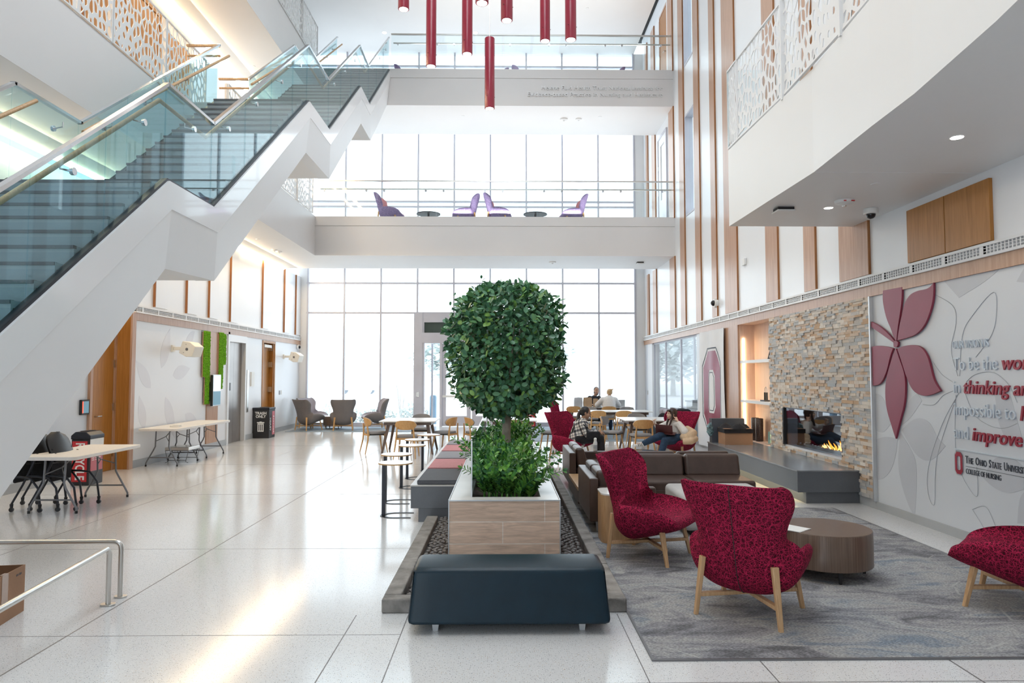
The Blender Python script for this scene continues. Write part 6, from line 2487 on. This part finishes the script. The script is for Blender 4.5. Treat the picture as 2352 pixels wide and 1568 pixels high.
# legs: right leg crossed over, the other foot on the floor
kx, ax_ = V(3.16, YB - .33, .53), V(2.82, YB - .30, .37)
b.limb([(V(3.52, YB - .02, .47), .09), (kx, .066), (V(3.0, YB - .33, .46), .055), (ax_, .036), (V(2.70, YB - .34, .36), .03)])
k2 = V(3.24, YB - .42, .43)
b.limb([(V(3.60, YB - .14, .46), .09), (k2, .064), (V(3.16, YB - .50, .26), .052), (V(3.14, YB - .50, .09), .036), (V(3.04, YB - .54, .05), .03)])
b.build('body', M['skin2'], w2, smooth=180, remesh=VX)
face_bits(w2, B2, R2)
m = MB()
m.limb([(V(3.525, YB, .735), .118), (V(3.565, YB + .01, .60), .122), (V(3.595, YB + .02, .50), .128)])
m.limb([(V(3.45, YB + .07, .755), .07), (V(3.59, YB - .12, .755), .07)])
m.limb([(sL, .068), (V(3.69, YB - .25, .61), .082), (V(3.59, YB - .165, .78), .040)])
m.limb([(sR, .066), (eR, .068), (V(3.165, YB, .72), .038)])
m.build('knit_top', M['knit'], w2, smooth=180, remesh=.009)
m = MB()
m.limb([(V(3.59, YB + .02, .45), .132), (V(3.55, YB - .04, .46), .12)])
m.limb([(V(3.50, YB - .03, .475), .105), (kx, .080), (V(3.0, YB - .33, .46), .070), (V(2.85, YB - .30, .385), .056)])
m.limb([(V(3.60, YB - .14, .46), .105), (k2, .078), (V(3.16, YB - .50, .26), .068), (V(3.14, YB - .50, .13), .056)])
m.build('jeans', M['denim'], w2, smooth=180, remesh=.009)
m = MB()
m.ball(hc + upv * .036 - fw * .026, (.088, .102, .094), 20, 14, 0, R2)
m.ball(hc - fw * .052 - upv * .03, (.084, .066, .105), 18, 12, 0, R2)
for q in (-1, 1):
    m.limb([(B2(.070 * q, .02, .05), .026), (B2(.080 * q, .018, -.03), .024), (B2(.078 * q, .03, -.10), .024), (B2(.07 * q, .055, -.19), .022), (B2(.055 * q, .07, -.24), .012)])
m.limb([(B2(-.05, .072, .075), .018), (B2(-.03, .082, .058), .014)])
m.limb([(B2(.05, .072, .075), .018), (B2(.03, .082, .058), .014)])
m.limb([(B2(-.02, .085, .075), .018), (B2(.02, .085, .075), .018)])
m.build('hair', M['hairbrown'], w2, smooth=180, remesh=.006)
m = MB()
m.limb([(ax_ + V(.0, 0, -.01), .042), (V(2.76, YB - .33, .35), .040), (V(2.66, YB - .36, .345), .028)])
m.limb([(V(3.13, YB - .50, .05), .043), (V(3.06, YB - .53, .04), .040), (V(2.97, YB - .57, .035), .028)])
m.build('shoes', M['knit'], w2, smooth=180, remesh=.007)
m = MB()
for k in range(3):
    p = V(2.79 - .035 * k, YB - .318 - .008 * k, .357)
    m.tube([p + V(.01, -.041, -.025), p + V(0, -.043, .0), p + V(-.005, -.03, .03)], .006, 6)
m.build('shoe_stripes', M['black'], w2)
lt = thing('laptop', 'dark maroon laptop open on the lap of the woman in white', 'laptop', (3.32, YB - .30, .60), world=True)
ua = V(.86, -.42, -.06).normalized()
c0 = V(3.33, YB - .24, .585)
MB().beam(c0 - ua * .17, c0 + ua * .17, .23, .014, side=(.42, .86, .1)).build('keyboard', M['laptop'], lt)
c1 = V(3.25, YB - .33, .66)
MB().beam(c1 - ua * .17, c1 + ua * .17, .22, .010, side=(-.38, -.30, .87)).build('screen_lid', M['laptop'], lt)
tag(MB().beam(V(3.13, YB - .05, .76), V(3.11, YB - .055, .85), .075, .009, side=(.6, -.8, 0)).build('phone', M['poly']), 'pale phone held up by the woman in white', 'phone')
ct = MB()
ct.limb([(V(3.66, YB - .26, .50), .08), (V(3.78, YB - .30, .52), .10), (V(3.86, YB - .24, .58), .085), (V(3.80, YB - .05, .66), .06)])
ct.limb([(V(3.66, YB - .34, .42), .06), (V(3.78, YB - .38, .44), .075), (V(3.88, YB - .30, .47), .07)])
tag(ct.build('coat', M['beige'], smooth=180, remesh=.010), 'beige coat bunched over the arm of the right red chair', 'coat')

# two people at the window table
w3 = thing('person', 'person in a white sweater with a fair bun, back to us at the window', 'person', (3.32, 21.5, 0), world=True)
YC = 21.45
b = MB()
hc = V(3.36, YC + .08, 1.20)
B3, R3 = head(b, hc, V(.05, 1, -.1), V(0, .1, 1).normalized(), 1.06)
b.limb([(hc + V(0, -.02, -.06), .055), (V(3.36, YC, 1.05), .055)])
b.limb([(V(3.33, YC - .03, .92), .15), (V(3.32, YC - .06, .70), .15), (V(3.32, YC - .06, .56), .17)])
for k in (-1, 1):
    b.limb([(V(3.32 + k * .10, YC - .02, .53), .10), (V(3.32 + k * .12, YC + .42, .52), .075), (V(3.32 + k * .12, YC + .42, .28), .06), (V(3.32 + k * .12, YC + .40, .07), .04), (V(3.32 + k * .12, YC + .50, .045), .035)])
    e = V(3.32 + k * .34, YC + .16, .80)
    wv = V(3.32 + k * .20, YC + .42, .80)
    b.limb([(V(3.32 + k * .19, YC - .02, .99), .065), (e, .05), (wv, .03)])
    hand(b, wv, V(-k * .5, .8, 0), V(0, 0, 1), 1, .3, k)
b.build('body', M['skin2'], w3, smooth=180, remesh=.009)
face_bits(w3, B3, R3, 1.06)
m = MB()
m.limb([(V(3.35, YC, 1.03), .085), (V(3.33, YC - .03, .93), .20), (V(3.32, YC - .06, .74), .21), (V(3.32, YC - .06, .60), .20)])
m.limb([(V(3.15, YC - .02, .98), .10), (V(3.51, YC - .02, .98), .10)])
for k in (-1, 1):
    m.limb([(V(3.32 + k * .19, YC - .02, .98), .098), (V(3.32 + k * .34, YC + .16, .82), .082), (V(3.32 + k * .22, YC + .39, .815), .05)])
m.build('sweater', M['knit'], w3, smooth=180, remesh=.012)
m = MB()
for k in (-1, 1):
    m.limb([(V(3.32 + k * .09, YC - .04, .53), .125), (V(3.32 + k * .12, YC + .42, .53), .09), (V(3.32 + k * .12, YC + .42, .28), .075), (V(3.32 + k * .12, YC + .40, .1), .06)])
m.build('trousers', M['denim'], w3, smooth=180, remesh=.012)
m = MB().ball(hc + V(0, -.03, .035), (.092, .105, .098), 18, 12, 0, R3).ball(hc + V(.03, -.10, .085), (.05, .045, .045), 14, 10)
m.limb([(hc + V(.06, -.12, .10), .02), (hc + V(.10, -.12, .13), .012)])
m.build('hair', M['blond'], w3, smooth=180, remesh=.007)
m = MB()
for k in (-1, 1):
    m.limb([(V(3.32 + k * .12, YC + .40, .05), .045), (V(3.32 + k * .12, YC + .54, .04), .035)])
m.build('shoes', M['black'], w3, smooth=180, remesh=.010)
w4 = thing('person', 'person with dark hair in black, facing us across the window table, mostly hidden', 'person', (3.02, 22.9, 0), world=True)
YD = 22.88
b = MB()
hc = V(3.12, YD - .1, 1.24)
B4, R4 = head(b, hc, V(.1, -1, -.1), V(0, -.05, 1).normalized(), 1.04)
b.limb([(hc + V(0, .02, -.06), .055), (V(3.08, YD, 1.07), .055)])
b.limb([(V(3.06, YD, .92), .14), (V(3.06, YD, .56), .16)])
for k in (-1, 1):
    b.limb([(V(3.06 + k * .10, YD, .53), .09), (V(3.06 + k * .12, YD - .36, .52), .07), (V(3.06 + k * .12, YD - .36, .07), .04)])
    e, wv = V(3.06 + k * .28, YD - .14, .80), V(3.06 + k * .16, YD - .34, .80)
    b.limb([(V(3.06 + k * .18, YD, .99), .06), (e, .048), (wv, .03)])
    hand(b, wv, V(-k * .5, -.8, 0), V(0, 0, 1), 1, .3, -k)
b.build('body', M['skin1'], w4, smooth=180, remesh=.009)
face_bits(w4, B4, R4, 1.04)
m = MB()
m.limb([(V(3.07, YD, 1.02), .08), (V(3.06, YD, .92), .17), (V(3.06, YD, .60), .185)])
for k in (-1, 1):
    m.limb([(V(3.06 + k * .15, YD, .99), .085), (V(3.06 + k * .28, YD - .14, .82), .07), (V(3.06 + k * .18, YD - .31, .81), .045)])
    m.limb([(V(3.06 + k * .10, YD, .53), .11), (V(3.06 + k * .12, YD - .36, .53), .085), (V(3.06 + k * .12, YD - .36, .1), .055)])
m.build('dark_clothes', M['blackfab'], w4, smooth=180, remesh=.012)
m = MB().ball(hc + V(0, .03, .04), (.09, .10, .095), 18, 12, 0, R4).ball(hc + V(0, .06, -.05), (.085, .06, .12), 16, 10)
m.build('hair', M['hair'], w4, smooth=180, remesh=.007)
c4 = dup(dc0, (3.06, 23.0, 0), face_dir(0, -1), 'wooden dining chair of the dark haired person against the window')

# things on the window table and a bottle by the sofa
def bag(label, x, y, z, w_, d_, h_, mm):
    m = MB()
    rb = random.Random(int(x * 100))
    vs = []
    for zz1, k in ((0, 1), (.5, 1.02), (.8, .98), (1, .92)):
        for i, j in ((-1, -1), (0, -1.08), (1, -1), (1.05, 0), (1, 1), (0, .95), (-1, 1), (-1.04, 0)):
            vs.append((x + i * w_ / 2 * k + rb.uniform(-.006, .006), y + j * d_ / 2 * k, z + h_ * zz1 + (rb.uniform(-.012, .012) if zz1 == 1 else 0)))
    m.add(vs, [tuple(range(8))[::-1]] + [(r * 8 + i, r * 8 + (i + 1) % 8, (r + 1) * 8 + (i + 1) % 8, (r + 1) * 8 + i) for r in range(3) for i in range(8)])
    return tag(m.build('paper_bag', mm, bevel=.004), label, 'bag')


ZT = .7425
bag('grey carrier bag, leftmost on the window table', 2.42, 21.95, ZT, .26, .16, .30, M['baggrey'])
bag('brown paper bag in the middle of the window table', 2.72, 21.95, ZT, .26, .17, .30, M['bag'])
bag('small brown paper bag beside the drink bottle on the window table', 2.98, 21.95, ZT, .15, .12, .26, M['bag'])
t = thing('drink_bottle', 'white drink bottle with a black lid on the window table', 'bottle', (3.12, 21.85, ZT))
MB().lathe([(.036, 0), (.04, .01), (.04, .2), (.03, .24)], 16).build('flask', M['poly'], t, smooth=50)
MB().lathe([(.03, .24), (.03, .29), (.015, .30)], 16).build('lid', M['black'], t, smooth=50)
t = thing('laptop', 'open laptop before the dark haired person on the window table', 'laptop', (3.75, 22.0, ZT))
MB().box(-.16, .16, -.11, .11, .001, .016).build('keyboard', M['silver'], t)
MB().beam((-.16, -.115, .12), (.16, -.115, .12), .22, .008, side=(0, -.15, 1)).build('screen_lid', M['silver'], t)
t = thing('water_bottle', 'white water bottle on the sofa arm in front of the woman in plaid', 'bottle', (1.52, 11.27, .512))
MB().lathe([(.030, 0), (.034, .008), (.034, .13), (.022, .165)], 18).build('flask', M['poly'], t, smooth=50)
MB().lathe([(.0225, .165), (.024, .17), (.024, .205), (.012, .215)], 18).build('cap', M['paper'], t, smooth=50)
MB().lathe([(.0345, .04), (.0345, .10)], 18).build('label_band', M['baggrey'], t, smooth=50)

# ---------------------------------------------------------------- pendant lamps
PD = [(927, 22, 26, 'shortest red pendant cylinder at the upper left of the cluster'), (990, 153, 24, 'red pendant cylinder hanging lowest on the left of the cluster'), (1073, 125, 25, 'red pendant cylinder just left of the lowest one'),
      (1107, 8, 31, 'red pendant cylinder of which only the glowing end shows at the top edge'), (1124.5, 250, 23.5, 'lowest red pendant cylinder, hung on a bare cable in the middle'), (1164, 48, 28, 'short red pendant cylinder just right of the bare cable'),
      (1252, 95, 24, 'red pendant cylinder second from the right of the cluster'), (1311, 92, 26.5, 'rightmost red pendant cylinder of the cluster')]
for x, y, wpx, lb in PD:
    Yp = .17 * FPX / wpx
    p = at(x, y, Y=Yp)
    L = 1.22 if x == 1124.5 else 1.7
    t = thing('pendant_lamp', lb, 'lamp', tuple(p), 0, 'red pendant cylinders')
    MB().lathe([(.060, .004), (.078, 0), (.085, .006), (.085, L - .01), (.08, L)], 28).build('shade', M['crimson'], t, smooth=40)
    MB().lathe([(.0, -.001), (.066, -.001), (.066, .003)], 28).build('lens', M['lamp'], t)
    MB().cyl((0, 0, L), (0, 0, ZC + .1 - p.z), .006, n=6).build('cable', M['steel'], t)
    m = MB()
    for a in (0, 2.1, 4.2):
        m.cyl((.084 * math.cos(a), .084 * math.sin(a), .2), (.092 * math.cos(a), .092 * math.sin(a), .2), .006, n=6)
    m.build('set_screw', M['black'], t)

# ---------------------------------------------------------------- fittings on soffits and walls
def downlight(label, x, y, z, r=.055):
    t = thing('downlight', label, 'ceiling light', (x, y, z))
    MB().lathe([(r, -.004), (r * 1.25, -.004), (r * 1.3, 0)], 24).build('ring', M['white'], t)
    MB().lathe([(0, -.006), (r, -.006), (r, -.004)], 24).build('lens', M['lamp'], t)


q = at(2198, 315, Z=zS)
downlight('round downlight in the mezzanine soffit, the larger one near the picture edge', q.x, q.y, zS, .05)
q = at(1903, 477, Z=zS)
downlight('round downlight in the mezzanine soffit beside the smoke alarm', q.x, q.y, zS, .05)
for x, y, lb in ((883, 75, 'small round downlight in the top ceiling, left of the pendants'), (1092, 75, 'small round downlight in the top ceiling between two pendants')):
    q = at(x, y, Z=ZC)
    downlight(lb, q.x, q.y, ZC, .07)


def smoke(label, x, y, z, s=1.0):
    t = thing('smoke_detector', label, 'detector', (x, y, z))
    MB().lathe([(.0, -.055 * s), (.03 * s, -.055 * s), (.05 * s, -.04 * s), (.10 * s, -.03 * s), (.105 * s, 0)], 24).build('body', M['poly'], t, smooth=40)
    MB().lathe([(0, -.07 * s), (.02 * s, -.068 * s), (.025 * s, -.055 * s)], 16).build('sensor', M['steel'], t, smooth=60)
    return t


for x, y, z, lb, s in ((1295, 273, 9.5, 'smoke detector under the third floor slab, left of a pair', 1.1), (1329, 273, 9.5, 'smoke detector under the third floor slab, right of a pair', .9), (1269, 601, 5.15, 'smoke detector under the second floor slab above the tree', 1.0),
                    (630, 573, 5.15, 'smoke detector under the left gallery, nearer the cove', .8), (641, 577, 5.15, 'smoke detector under the left gallery, right of its twin', .8)):
    q = at(x, y, Z=z)
    smoke(lb, q.x, q.y, z, s)
q = at(1939, 461, Z=zS)
t = smoke('white fire alarm with red marks under the mezzanine', q.x, q.y, zS, 1.05)
MB().box(-.06, -.03, -.113, -.108, -.03, -.018).box(.03, .07, -.113, -.108, -.03, -.018).build('red_mark', M['sign'], t)
for x, y, z, lb in ((1800, 478, zS, 'black and white access point under the mezzanine'), (1470, 602, 5.15, 'small black access point under the second floor slab')):
    q = at(x, y, Z=z)
    t = thing('access_point', lb, 'device', (q.x, q.y, z))
    MB().box(-.10, .10, -.08, .08, -.035, 0).build('bracket', M['black'], t)
    MB().box(-.115, .115, -.10, .10, -.055, -.035).build('cover', M['poly'], t, bevel=.008)


def dome(label, loc, axis, s=1.0):
    t = thing('security_camera', label, 'camera', loc)
    a = Vector(axis)
    MB().cyl((0, 0, 0), a * .07 * s, .085 * s, n=24).build('housing', M['poly'], t, bevel=.008)
    MB().ball(a * .075 * s, .055 * s, 18, 12).build('dome', mat('camera_dome', (.01, .01, .012), .06, var=(3, .1)), t, smooth=180)


q = at(2000, 479, Z=zS)
dome('white dome camera under the mezzanine end', (q.x, q.y, zS), (0, 0, -1), 1.0)
q = at(1648, 696, X=XR)
dome('white dome camera on the right wall between the veneer boards', tuple(q), (-1, 0, 0), 1.2)
q = at(682, 797, X=XL)
dome('white dome camera on the far left wall above the loudspeaker', tuple(q), (1, 0, 0), 1.0)
for x, y, z, lb in ((2011, 422, zS, 'flat white sprinkler cover in the mezzanine soffit'), (1063, 266, 9.5, 'flat sprinkler cover under the third floor slab, left one'), (1378, 268, 9.5, 'flat sprinkler cover under the third floor slab, right one'), (1062, 596, 5.15, 'flat sprinkler cover under the second floor slab'), (582, 152, 9.5, 'flat sprinkler cover under the third floor gallery'),
                  (592, 549, 5.15, 'flat sprinkler cover under the left gallery'), (1349, 19, ZC, 'flat sprinkler cover in the top ceiling')):
    q = at(x, y, Z=z)
    tag(MB().lathe([(0, -.008), (.045, -.008), (.05, 0)], 20, (q.x, q.y, z)).build('sprinkler_cover', M['poly']), lb, 'sprinkler')
tag(MB().box(XR - .05, XR, 13.62, 13.78, 3.98, 4.12).build('wall_sensor', M['poly'], bevel=.01), 'small white sensor box on the right wall under the mezzanine', 'sensor')
tag(MB().box(XR - .012, XR, 23.1, 23.2, 1.1, 1.24).build('switch_plate', M['steel']), 'steel switch plate on the right wall by the window corner', 'switch')
tag(MB().box(-.01, .01, -.03, .03, 0, .012).build('scrap', M['letterred']), 'tiny red scrap lying on the right rim of the planter', 'scrap').location = (.45, 7.6, .598)

# ---------------------------------------------------------------- outside the window wall
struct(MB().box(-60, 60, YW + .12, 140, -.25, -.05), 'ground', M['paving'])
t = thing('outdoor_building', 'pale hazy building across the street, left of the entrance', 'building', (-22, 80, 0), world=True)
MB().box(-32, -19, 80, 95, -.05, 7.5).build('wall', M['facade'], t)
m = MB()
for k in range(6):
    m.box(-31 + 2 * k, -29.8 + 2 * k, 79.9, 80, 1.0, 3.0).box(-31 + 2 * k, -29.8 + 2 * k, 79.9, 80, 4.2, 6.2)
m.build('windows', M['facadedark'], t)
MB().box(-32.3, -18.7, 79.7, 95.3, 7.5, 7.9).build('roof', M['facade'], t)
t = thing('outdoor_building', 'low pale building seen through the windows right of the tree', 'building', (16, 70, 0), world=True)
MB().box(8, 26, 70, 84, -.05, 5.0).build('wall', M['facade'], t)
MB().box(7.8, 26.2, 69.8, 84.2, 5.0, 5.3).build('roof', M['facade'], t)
t = thing('bench_wall', 'pale slatted site wall outside behind the window table', 'wall', (6, 33, 0), world=True)
MB().box(4.5, 8.2, 33, 33.4, -.05, 1.3).build('panel', M['facade'], t)
rb = random.Random(6)


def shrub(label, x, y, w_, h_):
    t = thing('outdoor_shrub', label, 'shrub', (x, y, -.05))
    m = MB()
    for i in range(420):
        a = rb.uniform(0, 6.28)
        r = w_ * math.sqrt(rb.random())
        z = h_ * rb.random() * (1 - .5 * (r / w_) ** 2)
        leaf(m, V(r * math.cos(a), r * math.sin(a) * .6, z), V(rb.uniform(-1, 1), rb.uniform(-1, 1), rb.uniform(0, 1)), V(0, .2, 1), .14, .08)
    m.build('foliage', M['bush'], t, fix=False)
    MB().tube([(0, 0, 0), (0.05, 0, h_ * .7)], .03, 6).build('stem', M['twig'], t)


shrub('low round shrub outside the leftmost window bay', -6.1, 25.6, .9, .75)
shrub('low round shrub outside the second window bay', -4.7, 25.9, .7, .55)
shrub('low shrub outside the glass left of the entrance post', -3.3, 25.5, .55, .8)
t = thing('bare_sapling', 'bare thin stemmed sapling outside the bay left of the entrance', 'tree', (-3.9, 26.3, -.05))
m = MB()
for i in range(9):
    a = rb.uniform(-.5, .5)
    p = [V(0, 0, 0), V(a * .35, rb.uniform(-.1, .1), .7), V(a * .8, rb.uniform(-.2, .2), 1.5), V(a * 1.1 + rb.uniform(-.1, .1), rb.uniform(-.2, .2), 2.3)]
    m.tube(p, [.014, .011, .007, .003], 5)
    for k in range(3):
        q_ = p[1].lerp(p[3], rb.random())
        m.tube([q_, q_ + V(rb.uniform(-.25, .25), 0, .35)], [.006, .002], 4)
m.build('branches', M['twig'], t)
t = thing('bollard', 'blue grey bollard outside the entrance sidelight', 'bollard', (-2.6, 25.6, -.05))
MB().lathe([(.13, 0), (.13, 1.0), (.10, 1.06), (.02, 1.08)], 24).build('post', M['bollard'], t, smooth=40)


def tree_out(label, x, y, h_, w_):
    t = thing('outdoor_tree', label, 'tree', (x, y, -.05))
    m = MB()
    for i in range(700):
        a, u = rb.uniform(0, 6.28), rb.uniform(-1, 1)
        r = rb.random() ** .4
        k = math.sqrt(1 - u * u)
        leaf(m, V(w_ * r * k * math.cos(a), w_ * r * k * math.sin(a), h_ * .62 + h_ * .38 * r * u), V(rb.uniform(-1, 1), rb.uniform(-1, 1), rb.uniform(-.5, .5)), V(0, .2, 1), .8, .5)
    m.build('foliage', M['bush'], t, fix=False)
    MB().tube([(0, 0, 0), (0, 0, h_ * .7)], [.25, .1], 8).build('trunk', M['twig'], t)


tree_out('hazy tree across the street behind the entrance', -5, 60, 5.5, 3.0)
tree_out('hazy tree across the street right of the potted tree', 3.5, 62, 6, 3.2)
# parked car
t = thing('parked_car', 'pale parked car far outside, left of the entrance', 'car', (-14.5, 68, -.05))
pr_ = [(-2.1, .35), (-2.1, .75), (-1.5, .9), (-.9, 1.4), (.7, 1.42), (1.4, .95), (2.1, .8), (2.15, .35)]
MB().prism(pr_, lambda u, v, w_: (u, w_, v), -.85, .85).build('body', M['facade'], t, bevel=.08)
MB().prism([(-1.35, .95), (-.85, 1.33), (.62, 1.34), (1.15, .97)], lambda u, v, w_: (u, w_, v), -.87, .87).build('window', M['facadedark'], t)
for x in (-1.3, 1.35):
    for y in (-.86, .7):
        MB().cyl((x, y, .32), (x, y + .18, .32), .32, n=20).build('wheel', M['facadedark'], t)
